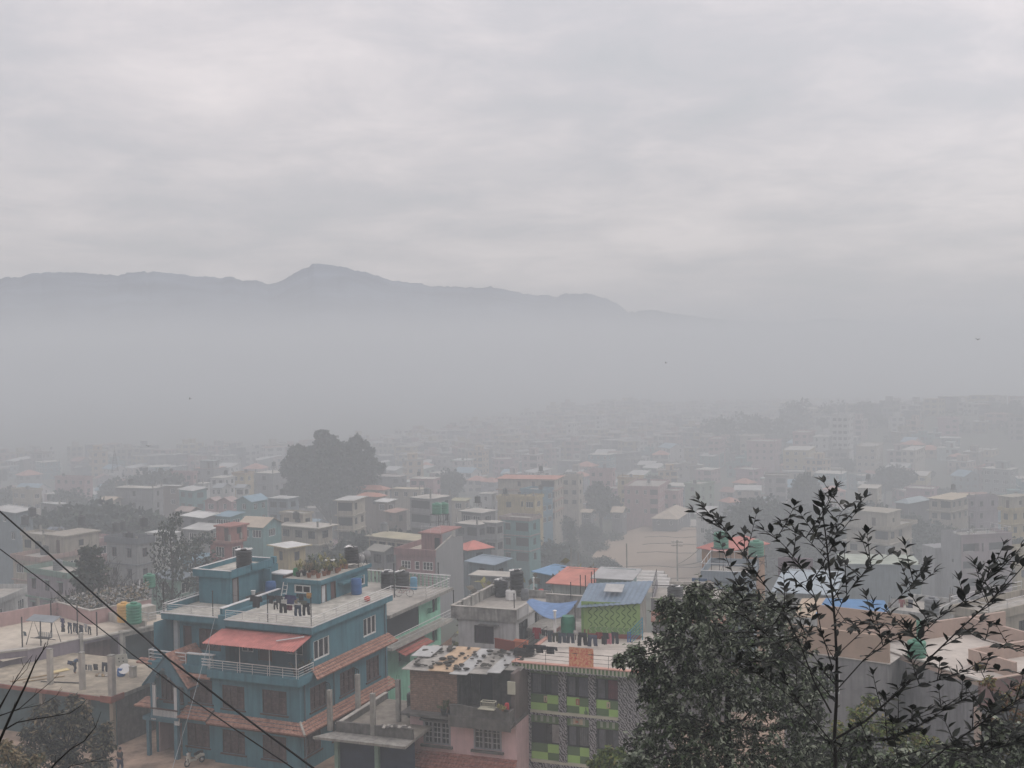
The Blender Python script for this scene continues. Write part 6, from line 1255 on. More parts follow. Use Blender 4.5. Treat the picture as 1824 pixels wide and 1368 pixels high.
FO = orange_left()
tank(at(1624, 1135, 76), .6, 1.25, GREENP, 'upper green tank seen through the branches at right', 5); tank(at(1633, 1170, 70), .55, 1.0, GREENP, 'lower green tank seen through the branches at right', 5); tank(at(1660, 1094, 92), .58, 1.3, GREYP, 'slate grey tank behind the branches at right', 4)
def tent():
    e0 = empty('blue_canopy', at(1520, 1100, 84), radians(-15), 'blue pitched canopy roof behind the branches', 'canopy'); b = MB(); m = M('blue_canopy_sheet', (.13, .26, .46), var=.12); b.slab([(-2.8, -.5, 0), (2.8, -.5, 0), (2.2, 1.6, 1.0), (-1.9, 1.6, 1.0)], .06, m); b.slab([(-2.8, -.5, 0), (-1.9, 1.6, 1.0), (-3.6, 1.6, .9), (-4.2, -.3, 0)], .06, M('peach_sheet', (.50, .40, .30))); b.build('sheet', e0)
    for x in (-2.6, 2.6): b = MB(); b.tube([(x, -.4, -2.2), (x, -.4, 0)], .05, STEEL, 6); b.build('post', e0)
tent()
house('white_rear_house', 'white house with roof washing behind the branches', 1650, 1092, 1580, 1700, 96, 40, 1, WC['white'], 'flat', 0 or (.46, .43, .38))
house('pale_roof_house', 'pale flat roofed house with iron rails at the right edge', 1760, 1090, 1700, 1880, 92, 55, 1, WC['cream'], 'flat', (.5, .46, .4), rail_=True)
house('long_grey_roof_house', 'grey building with pale blue tin roof behind the tall twig', 1480, 1058, 1384, 1530, 104, 22, 1, WC['white'], 'shed', (.36, .42, .46), nf=0, ns=0, d=6)
for kd, px, py, w, h_, c, lb in [('cloth', 1594, 1066, 10, 16, (.5, .5, .5), 'white sheet at the left of the far right line'), ('shirt', 1606, 1068, 8, 14, (.35, .10, .10), 'red shirt on the far right line'), ('cloth', 1613, 1066, 7, 12, (.5, .45, .35), 'yellowish cloth on the far right line'), ('cloth', 1620, 1068, 9, 15, (.10, .10, .13), 'dark cloth at the right of the far right line')]: garment(kd, px, py, w, h_, 95, 30, c, lb)
# ---------------------------------------------------------------- trees
LM_ = [(590, 'the great tree'), (400, 'the red tower'), (1070, 'the field tree'), (1434, 'the right-hand tree'), (945, 'the orange-roofed block'), (1246, 'the green flats'), (1750, 'the lilac flats'), (160, 'the dark conifer'), (768, 'the concrete house'), (40, 'the left edge')]
ORD = ['first', 'second', 'third', 'fourth', 'fifth', 'sixth', 'seventh', 'eighth', 'ninth', 'tenth', 'eleventh', 'twelfth', 'thirteenth', 'fourteenth', 'fifteenth', 'sixteenth', 'seventeenth', 'eighteenth']
_cn = {}
def spot(sx, D, kind):
    li = min(range(len(LM_)), key=lambda i: abs(LM_[i][0] - sx)); lm = LM_[li][1]; sd = 'left' if sx < LM_[li][0] else 'right'; row = 'near' if D < 330 else ('middle' if D < 450 else 'far')
    key = (lm, sd, row, kind); _cn[key] = _cn.get(key, 0) + 1; return '%s %s-row one %s of %s' % (ORD[min(17, _cn[key] - 1)], row, sd, lm)
def limb(b, pts, r0, r1, mat=None, n=6):
    m = len(pts); b.tube(pts, [r0 + (r1 - r0) * i / (m - 1) for i in range(m)], mat or BARK, n)
def blob_leaves(b, rnd, c, r, n, L, mats, flat=.85, shell=.55):
    c = Vector(c)
    for _ in range(n):
        d = Vector((rnd.gauss(0, 1), rnd.gauss(0, 1), rnd.gauss(0, 1))); d.normalize(); q = shell + (1 - shell) * rnd.random() if rnd.random() < .75 else rnd.random()
        P = c + Vector((d.x * r, d.y * r, d.z * r * flat)) * q * rnd.uniform(.85, 1.12)
        e_ = (d + Vector((rnd.gauss(0, .8), rnd.gauss(0, .8), rnd.gauss(-.3, .6)))); s = L * rnd.uniform(.5, 1.4)
        leaf_quad(b, P, e_, Vector((rnd.gauss(0, 1), rnd.gauss(0, 1), rnd.gauss(0, 1))), s, s * .42, mats[rnd.randrange(len(mats))], .2)
LH0 = M('deep_foliage', (.010, .024, .020), var=.3, scale=.5, rough=.8)
LH1 = M('hazy_foliage', (.018, .038, .030), var=.4, scale=.5, rough=.7, col2=(.05, .075, .055)); LH2 = M('hazy_foliage_light', (.055, .075, .05), var=.4, scale=.5, rough=.7); LH3 = M('dry_foliage', (.13, .11, .075), var=.4, scale=1, rough=.7)
TP = {}
def tree_proto(kind, seed):
    rnd = random.Random(seed); t = MB(); c = MB()
    if kind == 'round':       # about 10 m tall, 9 m wide
        limb(t, [(0, 0, -1), (.1, 0, 1.5), (0, .2, 3.2)], .38, .25)
        for i in range(9):
            a = i * 2.4 + rnd.uniform(-.3, .3); rr_ = rnd.uniform(1.2, 3.1); z = rnd.uniform(4.2, 8.0) - rr_ * .3; e_ = (rr_ * cos(a), rr_ * sin(a), z); limb(t, [(0, .1, 2.8), (e_[0] * .5, e_[1] * .5, (3 + z) / 2), e_], .16, .04, n=5); blob_leaves(c, rnd, e_, rnd.uniform(1.3, 2.0), 380, .5, [LH0, LH1, LH2])
        blob_leaves(c, rnd, (0, 0, 6.2), 2.9, 900, .55, [LH0, LH0, LH1])
    elif kind == 'tall':      # slender with clumps, 12 m
        limb(t, [(0, 0, -1), (.1, 0, 4), (-.1, .1, 8), (.1, 0, 11.3)], .24, .06)
        for i in range(13):
            a = i * 2.4; z = 4.2 + i * .57; rr_ = rnd.uniform(.7, 2.0) * (1.2 - abs(i - 6) / 10); e_ = (rr_ * cos(a), rr_ * sin(a), z + .6); limb(t, [(0, 0, z - .5), e_], .07, .02, n=4); blob_leaves(c, rnd, e_, rnd.uniform(.6, 1.15), 150, .26, [LH1, LH1, LEAFD])
    elif kind == 'cone':      # conifer
        limb(t, [(0, 0, -1), (0, 0, 10.5)], .22, .04)
        for i in range(15):
            z = 1.2 + i * .65; R = 2.5 * (1 - i / 16.5) + .15
            for k in range(6): a = k * 1.05 + i * .5; blob_leaves(c, rnd, (R * .6 * cos(a), R * .6 * sin(a), z - .2 * R), R * .45, 46, .30, [LH1, LEAFD, LH1], .5)
    elif kind == 'bush':
        for i in range(6): a = i; e_ = (cos(a) * 1.1, sin(a) * 1.1, rnd.uniform(.8, 1.5)); limb(t, [(0, 0, -.3), e_], .07, .02, n=4); blob_leaves(c, rnd, e_, rnd.uniform(.8, 1.2), 200, .26, [LH1, LH2, LH2])
    elif kind == 'dry':
        for i in range(9): a = i; e_ = (cos(a) * 1.3, sin(a) * 1.3, rnd.uniform(1.2, 3.2)); limb(t, [(0, 0, -.3), (e_[0] * .4, e_[1] * .4, 1), e_], .06, .015, n=4); blob_leaves(c, rnd, e_, rnd.uniform(.5, .9), 110, .22, [LH3, LH3, LEAFY])
    elif kind == 'bare':
        def br(p, d, L_, r, k):
            q = p + d * L_; m = p + d * L_ * .5 + Vector((rnd.gauss(0, .05), rnd.gauss(0, .05), 0)) * L_; limb(t, [p, m, q], r, r * .6, n=4)
            if k:
                for _ in range(3 if k > 1 else 4): br(q if rnd.random() < .6 else m, (d + Vector((rnd.gauss(0, .45), rnd.gauss(0, .45), rnd.gauss(.05, .25)))).normalized(), L_ * rnd.uniform(.55, .8), r * .55, k - 1)
        br(Vector((0, 0, -.5)), Vector((0, 0, 1)), 3.2, .2, 5); blob_leaves(c, rnd, (0, 0, 5.5), 2.5, 60, .16, [LH3])
    return t.data('trunk'), c.data('crown')
def tree(kind, P, s, label, group='trees in the valley', name=None, sz=None):
    v = (kind, len(TP) % 2)
    k = kind + str(int(abs(P[0]) * 3) % 2)
    if k not in TP: TP[k] = tree_proto(kind, hash(k) % 1 + len(TP) * 7 + 5)
    e0 = empty(name or {'cone': 'conifer', 'bush': 'bush', 'dry': 'dry_bush', 'bare': 'bare_tree'}.get(kind, 'tree'), P, (P[0] * 1.7) % 6.28, label, {'bush': 'bush', 'dry': 'bush'}.get(kind, 'tree'), group); e0.scale = (s, s, sz or s)
    link('trunk', TP[k][0], e0); link('crown', TP[k][1], e0); return e0
def tree_px(kind, px, ptop, D, hproto, label, wide=1, base=None, group='trees in the valley'):
    if kind == 'bush':
        while D < 420 and at(px, ptop, D).z - H(at(px, ptop, D).x, D) > 4.8: D += 4
    P = at(px, ptop, D); g = base if base is not None else H(P.x, P.y); hh = max(P.z - g, 2); s = hh / hproto
    return tree(kind, (P.x, P.y, g), s * wide, label, group, None, s)
# the great dark tree
def big_tree():
    rnd = random.Random(31); D = 315; P0 = at(592, 880, D); g = H(P0.x, P0.y); e0 = empty('great_tree', (P0.x, P0.y, g), 0, 'huge dark spreading tree standing high above the roofs', 'tree'); O = Vector((P0.x, P0.y, g)); t = MB(); c = MB()
    limb(t, [(0, 0, -1), (.5, 0, 6), (0, 1, 13)], 1.5, .9, n=8)
    for px, py, r in ((575, 784, 10), (567, 776, 5), (582, 774, 5), (574, 772, 3), (588, 781, 5), (590, 796, 20), (570, 796, 15), (625, 800, 15), (637, 796, 11), (631, 786, 6), (642, 785, 5), (637, 779, 3), (647, 793, 6), (655, 806, 9), (598, 811, 26), (552, 815, 24), (530, 806, 14), (515, 822, 13), (512, 836, 12), (640, 818, 22), (657, 822, 13), (664, 830, 14), (676, 832, 9), (618, 806, 18), (570, 835, 38), (620, 842, 40), (530, 848, 24), (655, 850, 20), (590, 872, 40), (545, 880, 26), (635, 875, 24), (522, 868, 14)):
        for q in range(2):
            p = at(px + rnd.uniform(-4, 4), py + rnd.uniform(-3, 3), D + rnd.uniform(-1, 1) * (r * .13 + 2)) - O; R = r * D / 2100 * rnd.uniform(.85, 1.02); blob_leaves(c, rnd, p, R, int(90 + R * R * 52), .78, [LH0, LH0, LH1, LH2], .9, .5)
        limb(t, [(0, .5, 10), tuple(p * .5 + Vector((0, 0, 7))), tuple(p)], .4, .08, n=5)
    t.build('trunk', e0); c.build('crown', e0)
big_tree()
tree_px('tall', 303, 903, 132, 12.6, 'tall thin tree with clumped dark crown left of the red tower house', .66); tree_px('tall', 347, 942, 142, 12.6, 'shorter leafy tree between the thin tree and the red tower house', 1.25)
tree_px('bare', 174, 917, 128, 9.5, 'sparse thin tree above the dark conifer at left', .7); tree_px('cone', 160, 962, 118, 11, 'dark bushy conifer behind the lilac terrace', 1.25); tree_px('bush', 185, 1046, 112, 2.6, 'flowering scrub below the dark conifer', 1.5); tree_px('bush', 128, 1050, 116, 2.6, 'scrub left of the dark conifer foot', 1.5)
tree_px('round', 1070, 850, 362, 9.6, 'round dark tree left of the pink-cream house by the field', .74); tree_px('round', 1434, 830, 352, 9.6, 'round dark tree standing above the hazy roofs at right', .6); tree_px('cone', 1018, 925, 292, 11, 'dark cone shaped tree beside the dry field', .9)
tree_px('round', 1078, 986, 275, 9.6, 'low round green tree at the near corner of the field', 1.2); tree_px('dry', 945, 984, 118, 3.9, 'tan dry bush behind the black tanks', 1.15); tree_px('round', 795, 828, 400, 9.6, 'round tree left of the faint white tower', .9)
rnd = random.Random(8)
spec = [('round', 120, 880, 240), ('round', 165, 872, 250), ('round', 205, 880, 235), ('round', 140, 905, 225), ('round', 100, 895, 235), ('round', 235, 890, 230), ('bare', 243, 885, 215), ('bare', 275, 900, 220), ('round', 262, 826, 380), ('round', 290, 832, 370), ('round', 210, 838, 400), ('round', 130, 862, 360), ('round', 10, 860, 380), ('bare', 640, 900, 215), ('bare', 665, 905, 212), ('round', 700, 925, 205), ('round', 655, 935, 200), ('bare', 620, 925, 200),
        ('round', 905, 945, 255), ('bush', 925, 985, 190), ('bush', 955, 978, 210), ('bush', 985, 985, 200), ('bush', 935, 1000, 170), ('round', 975, 950, 260), ('bush', 1010, 1000, 190), ('bush', 1035, 985, 220), ('bush', 968, 965, 240), ('round', 1050, 925, 330), ('round', 990, 905, 330), ('bush', 1060, 960, 300), ('bush', 1085, 945, 320), ('bush', 895, 1000, 165), ('bush', 570, 985, 150), ('bush', 600, 975, 155), ('bush', 635, 990, 150), ('bush', 540, 990, 145), ('bush', 655, 1005, 140), ('dry', 625, 1000, 130), ('dry', 600, 1005, 126), ('bush', 525, 975, 160), ('round', 610, 950, 190),
        ('round', 1330, 880, 330), ('round', 1365, 872, 335), ('round', 1310, 905, 320), ('round', 1345, 900, 310), ('round', 1390, 890, 315), ('round', 1420, 880, 325), ('round', 1450, 893, 310), ('round', 1480, 885, 320), ('round', 1400, 925, 290), ('round', 1440, 935, 285), ('round', 1475, 930, 280), ('round', 1500, 905, 300), ('round', 1640, 925, 280), ('round', 1668, 918, 285), ('round', 1632, 950, 270), ('round', 1605, 905, 290), ('round', 1550, 880, 300), ('round', 1770, 930, 225), ('bush', 1800, 950, 215), ('round', 1595, 820, 430), ('round', 1575, 830, 430),
        ('round', 1160, 842, 440), ('round', 1010, 835, 450), ('round', 450, 835, 430), ('round', 1200, 1000, 118), ('bush', 395, 1010, 125), ('bush', 300, 1040, 125)]
for i, (k, px, pt, D) in enumerate(spec):
    if 1300 < px < 1520 and k == 'round': D *= .9
    if (px, pt) == (1200, 1000): continue
    dist = 'nearer' if D < 200 else ('hazy' if D < 300 else 'faint')
    desc = {'round': 'rounded tree', 'bush': 'green bush', 'dry': 'dry brown bush', 'bare': 'leafless tree'}[k]
    tree_px(k, px, pt, D, {'round': 9.6, 'bush': 2.6, 'dry': 3.9, 'bare': 9.5}[k], '%s %s, %s' % (dist, desc, spot(px, D, k)), 1.0 if k == 'round' else 1.3)
# ---------------------------------------------------------------- filler houses of the hazy town
def scr(P):
    q = Vector(P) - CP; z = q.dot(FW); return 912 + FPX * q.dot(RT) / z, 684 - FPX * q.dot(UP) / z
hand = []
for x, y, w, d, th, zt in HOUSES:
    a, b_ = scr((x - w * .6, y, zt))[0], scr((x + d * .3, y, zt))[0]; hand.append((a, b_, scr((x, y, zt))[1], y, x, w, d))
rnd = random.Random(2024); protos = []; placed = [(x, y, max(w, d) * .55) for x, y, w, d, th, zt in HOUSES]
cols = ['cream', 'white', 'grey', 'pink', 'cream', 'grey', 'bluegrey', 'white', 'lilac', 'mint', 'yellow', 'brown', 'peach', 'teal']; cnt = {}
roofs = [('flat', (.46, .43, .38), 'walled flat roof'), ('slab', (.5, .48, .43), 'flat slab roof'), ('slab', TIN, 'pale flat roof'), ('shed', TIN, 'pale tin roof'), ('gablex', RUST, 'rusty gable roof'), ('flat', (.44, .40, .36), 'walled roof terrace'), ('hip', ORG, 'orange hipped roof'), ('gablex', BLT, 'bluish tin roof'), ('flat', (.46, .43, .38), 'parapet roof'), ('slab', (.40, .38, .35), 'grey slab roof')]
n = 0; tries = 0; ORD_ = ['first', 'second', 'third', 'fourth', 'fifth', 'sixth', 'seventh', 'eighth', 'ninth', 'tenth', 'eleventh', 'twelfth']
while n < 262 and tries < 9000:
    tries += 1; y = 238 + (rnd.random() ** .85) * 360; x = rnd.uniform(-.46, .46) * y
    if 16 < x < 70 and 225 < y < 378: continue
    if -6 < x < 30 and 180 < y < 300: continue
    if 52 < x < 92 and 235 < y < 345: continue
    if -75 < x < -48 and 200 < y < 262: continue
    if any((x - a) ** 2 + (y - b_) ** 2 < (r + 5.6) ** 2 for a, b_, r in placed): continue
    st = rnd.choice((1, 1, 1, 2, 2, 3)) if y < 420 else rnd.choice((1, 2, 2, 3, 3, 4)); hz = H(x, y) + st * 2.9 + .8; sx, sy = scr((x, y, hz)); hw = 5.5 * FPX / y
    bad = False
    for a, b_, ty, hy, *_ in hand:
        if hy > y + 3:
            ov = min(sx + hw, b_) - max(sx - hw, a)
            if ov > .3 * (b_ - a) and sy < ty + 15: bad = True; break
    if bad or (500 < sx < 690 and y < 318 and sy < 872): continue
    li = min(range(len(LM_)), key=lambda i: abs(LM_[i][0] - sx)); lm = LM_[li][1]; row = 'near' if y < 330 else ('middle' if y < 450 else 'far'); key = (lm, row); cnt[key] = cnt.get(key, 0) + 1; o_ = cnt[key]
    ci = n % len(cols) if len(protos) < 42 else None
    if len(protos) < 42:
        rf, rc, rn = roofs[rnd.randrange(len(roofs))]; c = cols[ci]; w, d = rnd.uniform(5.5, 9.5), rnd.uniform(5.5, 9.5)
        if rf not in ('flat', 'slab'): st = min(st, 2)
        lb0 = '%s %d-storey house, %s' % ({'bluegrey': 'blue-grey'}.get(c, c), st, rn); P = Vector((x, y, H(x, y) + st * 2.9 + .6))
        wc = tuple(v * rnd.uniform(.85, 1.1) for v in WC[c])
        r = house('house', lb0 + ', ' + spot(sx, y, 'h'), 0, 0, 0, 0, 0, rnd.choice((18, 25, 32, 40, 62, 12)), st, wc, rf, rc, w=w, d=d, P=P, par=rnd.uniform(.5, .9), over=rnd.choice((.2, .4, .7)), band=None if rnd.random() < .5 else WC[rnd.choice(cols)], bal=rnd.random() < .5, up=(-w * .6, -w * .2, d * .2, d * .7, 2.3, wc) if rf in ('flat', 'slab') and rnd.random() < .5 else None)
        protos.append((r[0], lb0, st, P.z - H(x, y)))
    else:
        e_, lb0, st_, hh = protos[rnd.randrange(len(protos))]
        dup(e_, (x, y, H(x, y) - .3), rnd.choice((-.3, -.45, -.6, -.8, -1.1, -1.3, -.15)), '%s, %s' % (lb0, spot(sx, y, 'h')), rnd.uniform(.9, 1.12), 'houses of the hazy town')
    placed.append((x, y, 3.9)); n += 1
    if rnd.random() < .3:
        tank((x + rnd.uniform(-1, 1) - 2, y + 3, H(x, y) + st * 2.9 + .4), .6, 1.3, PVCB, 'dark rooftop tank, ' + spot(sx, y, 't'), 3, stand=0, group='tanks on hazy roofs', parts=False)
for p in protos: p[0]['group'] = 'houses of the hazy town'
rnd = random.Random(404); k = 0
while k < 120:
    y = 225 + rnd.random() ** .8 * 420; x = rnd.uniform(-.45, .45) * y
    if 18 < x < 70 and 258 < y < 382: continue
    if any((x - a) ** 2 + (y - b_) ** 2 < 26 for a, b_, r in placed): continue
    kind = rnd.choice(('round', 'round', 'round', 'bare', 'cone', 'bush')); s = rnd.uniform(.45, .95) if kind != 'bush' else rnd.uniform(1, 1.8); hz = H(x, y) + s * {'round': 9.6, 'bare': 9.5, 'cone': 11, 'bush': 2.6}[kind]; sx, sy = scr((x, y, hz)); hw = 3.5 * s * FPX / y
    if any(hy > y + 3 and min(sx + hw, b_) - max(sx - hw, a) > .35 * (b_ - a) and sy < ty + 8 for a, b_, ty, hy, *_ in hand): continue
    tree(kind, (x, y, H(x, y)), s, '%s, %s' % ({'round': 'hazy round tree', 'bare': 'hazy bare tree', 'cone': 'hazy pointed conifer', 'bush': 'hazy low bush'}[kind], spot(sx, y, 'x' + kind))); k += 1
# ---------------------------------------------------------------- far town, one mass fading into the smoke; woods on the hills
def far_town():
    rnd = random.Random(77); b = MB(); ms = [M('far_wall_%s' % nm, c, var=.1, scale=.1) for nm, c in (('cream', (.26, .235, .19)), ('white', (.36, .355, .34)), ('grey', (.17, .17, .17)), ('pink', (.27, .18, .17)), ('yellow', (.28, .235, .14)), ('dark', (.10, .10, .11)))]; dk = M('far_openings', (.05, .055, .06)); rf = M('far_roof', (.24, .23, .215)); rr = M('far_roof_red', (.24, .12, .09))
    k = 0
    while k < 2300:
        y = 560 + (rnd.random() ** .75) * 800; x = rnd.uniform(-.47, .47) * y; g = H(x, y)
        if x > 110 and 555 < y < 800 and rnd.random() < .84: continue
        if abs(x - 70) < 130 and 820 < y < 1040 and rnd.random() < .6: continue
        if y > 640 + max(0, min(1, (x + 120) / 240)) * 420: continue
        if y < 650 and any((x - a) ** 2 + (y - b_) ** 2 < 120 for a, b_, r in placed): continue
        w, d = rnd.uniform(6, 11), rnd.uniform(6, 11); s = rnd.choice((1, 2, 2, 3, 3)) if x > 100 else rnd.choice((2, 2, 3, 3, 4)); hh = s * 2.9; a = rnd.uniform(.2, 1.3); ca, sa = cos(a), -sin(a); m = ms[rnd.randrange(6)]
        def P(u, v, z): return (x + u * ca - v * sa, y + u * sa + v * ca, g + z)
        c = [P(0, 0, -2), P(w, 0, -2), P(w, d, -2), P(0, d, -2)]; t = [P(0, 0, hh), P(w, 0, hh), P(w, d, hh), P(0, d, hh)]
        for i in range(4): b.face([c[i], c[(i + 1) % 4], t[(i + 1) % 4], t[i]], m)
        b.face(t, rf if rnd.random() < .85 else rr)
        for q in range(s):
            z = q * 2.9 + 1.0
            for i in range(2): u0 = w * (.12 + .46 * i); b.face([P(u0, -.05, z), P(u0 + w * .28, -.05, z), P(u0 + w * .28, -.05, z + 1.4), P(u0, -.05, z + 1.4)], dk); v0 = d * (.12 + .46 * i); b.face([P(w + .05, v0, z), P(w + .05, v0 + d * .28, z), P(w + .05, v0 + d * .28, z + 1.4), P(w + .05, v0, z + 1.4)], dk)
        if rnd.random() < .5:
            u, v = w * .3, d * .3; q = [P(u, v, hh), P(u + 3, v, hh), P(u + 3, v + 3, hh), P(u, v + 3, hh)]; q2 = [(p[0], p[1], p[2] + 2.3) for p in q]
            for i in range(4): b.face([q[i], q[(i + 1) % 4], q2[(i + 1) % 4], q2[i]], m)
            b.face(q2, rf)
        k += 1
    o = b.build('distant_town'); tag(o, 'dense far town of small flat roofed houses dissolving into the smoke', 'town', None, 'stuff')
far_town()
def woods(name, label, spots, seed, n=900, L=2.2):
    rnd = random.Random(seed); b = MB()
    for px, py, r, D in spots:
        P = at(px, py, D); g = H(P.x, P.y); R = r * D / 2100
        k = max(3, int(R / 2.2))
        for i in range(k * 2):
            x = P.x + rnd.uniform(-R, R); y = D + rnd.uniform(-14, 14); top = P.z - (x - P.x) ** 2 / (R * 2.2 + .1) * .25 + rnd.uniform(-3.5, 1.5); z = top
            while z > H(x, y): blob_leaves(b, rnd, (x, y, z - 2.5), rnd.uniform(3, 4.6), 80, L * .75, [LH0, LH1, LH2]); z -= 5.5
    tag(b.build(name), label, 'woodland', None, 'stuff')
woods('hillside_wood', 'hazy dark wood on the right hand hillside above the town', [(1290, 752, 30, 612), (1330, 742, 34, 612), (1370, 745, 36, 618), (1400, 760, 30, 605), (1320, 775, 30, 584), (1560, 745, 40, 632), (1620, 735, 44, 639), (1690, 730, 50, 646), (1760, 722, 55, 652), (1810, 718, 50, 652), (1660, 760, 40, 612), (1740, 755, 50, 605), (1810, 755, 50, 598), (1600, 770, 30, 598), (1500, 720, 24, 666), (1425, 716, 14, 652), (1530, 715, 10, 666)], 4)
woods('far_wood', 'very faint wood on the low middle hill behind the smoke', [(1080, 738, 60, 900), (1150, 742, 50, 880), (960, 748, 50, 850), (1220, 745, 40, 830)], 6)
for i, (cx, yt, xl, xr, D, th, st, wc, rf, ex) in enumerate([(1510, 738, 1482, 1520, 690, 25, 6, 'white', 'flat', dict(nf=3, par=1.2)), (1440, 770, 1412, 1452, 700, 25, 4, 'pink', 'flat', {}), (1475, 776, 1448, 1484, 690, 25, 4, 'white', 'slab', {}), (1380, 786, 1330, 1392, 690, 25, 3, 'pink', 'flat', {}), (1352, 776, 1318, 1362, 720, 25, 3, 'cream', 'flat', {}), (1440, 800, 1395, 1452, 640, 22, 3, 'yellow', 'slab', {}), (1400, 716, 1390, 1412, 900, 20, 3, 'white', 'slab', {}), (1470, 728, 1432, 1482, 860, 20, 3, 'cream', 'flat', {}), (1560, 795, 1525, 1590, 640, 25, 4, 'cream', 'flat', {}), (1735, 752, 1712, 1745, 800, 30, 4, 'white', 'flat', {}), (1630, 800, 1605, 1650, 640, 30, 2, 'cream', 'slab', {}), (1760, 818, 1700, 1770, 560, 40, 4, 'grey', 'slab', {}), (1500, 835, 1470, 1510, 520, 22, 3, 'cream', 'flat', {}), (1281, 782, 1262, 1292, 720, 20, 3, 'pink', 'flat', {}), (1070, 738, 1060, 1082, 900, 20, 5, 'white', 'slab', {}), (1020, 752, 1008, 1030, 850, 20, 3, 'white', 'slab', {}), (1650, 845, 1606, 1658, 460, 25, 2, 'yellow', 'slab', {})]):
    house('hillside_house', ['tall white six storey block standing out on the right hillside', 'pink terraced block below and left of the white hillside block', 'white block just below the white six storey one', 'long pinkish hillside house left of the terraced block', 'cream hillside house under the left wood', 'yellowish house at the foot of the right hillside', 'small white house on the skyline at right', 'cream house on the skyline left of the tall white block', 'cream four storey house right below the tall white block', 'white block among the woods at far right', 'low cream house at the hill foot at far right', 'broad grey block in the right hand haze', 'cream house above the tall twig', 'pink house at the left end of the hillside', 'faint white tower in the middle haze', 'faint white house left of the faint tower', 'ochre flat roofed house in the right hand haze'][i], cx, yt, xl, xr, D * .78 if D > 600 else D, th, st, WC[wc], rf, **ex)
# masts and poles
def mast():
    P = at(205, 838, 430); e0 = empty('lattice_mast', P, .4, 'lattice radio mast far left in the haze', 'mast'); b = MB(); n = 8; hh = 7.4
    for i in range(n):
        z0, z1 = hh * i / n, hh * (i + 1) / n; r0, r1 = .95 * (1 - z0 / hh) + .1, .95 * (1 - z1 / hh) + .1; c0 = [(-r0, -r0, z0), (r0, -r0, z0), (r0, r0, z0), (-r0, r0, z0)]; c1 = [(-r1, -r1, z1), (r1, -r1, z1), (r1, r1, z1), (-r1, r1, z1)]
        for k in range(4): b.bar(c0[k], c1[k], .07, IRON); b.bar(c0[k], c1[(k + 1) % 4], .045, IRON); b.bar(c0[k], c0[(k + 1) % 4], .045, IRON)
    b.bar((0, 0, hh), (0, 0, hh + 1.5), .05, IRON); b.build('tower', e0)
mast()
def utility_pole(px, pt, D, label, arm=1.0):
    P = at(px, pt, D); g = H(P.x, P.y); e0 = empty('utility_pole', (P.x, P.y, g), -.2, label, 'utility pole'); b = MB(); hh = P.z - g; b.tube([(0, 0, 0), (0, 0, hh)], [.16, .11], CONC, 8); b.build('post', e0)
    if arm:
        b = MB()
        for z in (hh - .35, hh - 1.0): b.box(-arm, arm, -.06, .06, z - .05, z + .05, IRON)
        b.build('crossarm', e0)
        for x in (-arm * .9, -arm * .4, arm * .4, arm * .9): b = MB(); b.lathe((x, 0, hh - .3), [(.05, 0), (.07, .1), (.03, .25)], WHITE, 6); b.build('insulator', e0)
    return Vector((P.x, P.y, P.z))
u = utility_pole(1206, 962, 205, 'concrete power pole with crossarms in front of the dry field')
line_between(u + Vector((.2, 0, -4.2)), at(1251, 972, 200), .04, IRON, 'power_cable', 'dark cable from the field pole up to the tan house', .3, 'cable'); line_between(u + Vector((.2, 0, -4.4)), at(1252, 999, 190), .05, IRON, 'power_cable', 'thick dark cable from the field pole to the striped building', .2, 'cable')
for i, (px, pt, D) in enumerate([(1116, 968, 190), (1030, 985, 165), (1017, 975, 170), (780, 1006, 108), (1400, 955, 140), (1570, 915, 150)]): 
    if i < 3: utility_pole(px, pt, D, ['thin pole at the left edge of the field', 'thin pole among the field bushes', 'thin pole left of the green field bush'][i], 0)
def scrub():
    rnd = random.Random(12); b = MB(); fl = M('pale_blossom', (.40, .39, .38), var=.2); rb = M('scrap_grey', (.24, .22, .21), var=.4)
    for _ in range(2600):
        px, py = rnd.uniform(95, 262), 0; py = 1098 - (px - 95) * .16 - rnd.random() * 34; P = at(px, py, rnd.uniform(108, 122)); m = rnd.choices([LH1, LEAFB, fl, rb], (34, 26, 22, 18))[0]; s = rnd.uniform(.18, .5)
        leaf_quad(b, P, Vector((rnd.gauss(0, 1), rnd.gauss(0, 1), rnd.gauss(0, .7))), Vector((0, rnd.gauss(0, 1), 1)), s, s * .3, m)
    for k in range(60):
        px = rnd.uniform(95, 262); P = at(px, 1092 - (px - 95) * .16, rnd.uniform(110, 120)); b.tube([P - Vector((0, 0, 2)), P + Vector((rnd.gauss(0, .6), 0, 2))], .03, BARK, 4)
    tag(b.build('flowering_scrub'), 'tangle of dry scrub, pale blossom and rubble behind the lilac house', 'scrub', None, 'stuff')
scrub()
# ---------------------------------------------------------------- foreground: cables, bare twigs, leafy trees
CBL = M('black_cable', (.006, .006, .007), rough=.5)
def cable(pts, D0, D1, r, label, mat=CBL):
    P = []; n = len(pts)
    for i, (px, py) in enumerate(pts): P.append(at(px, py, D0 + (D1 - D0) * i / (n - 1)))
    b = MB(); b.tube(P, r, mat, 6); o = b.build('power_cable', None, True); tag(o, label, 'cable', 'cables across the view'); return o
cable([(-150, 790), (-60, 858), (0, 911), (33, 940), (75, 976), (115, 1012), (155, 1047), (197, 1085), (256, 1134), (264, 1141), (300, 1174), (350, 1211), (397, 1248), (463, 1298), (520, 1340), (558, 1368), (640, 1432), (760, 1530)], 15, 11, .0105, 'thick black cable running down from the left edge past the blue house')
cable([(-150, 850), (0, 978), (87, 1043), (148, 1096), (196, 1133), (235, 1165), (312, 1222), (345, 1248), (414, 1296), (520, 1367), (700, 1490)], 16, 12, .007, 'thinner black cable below the thick one')
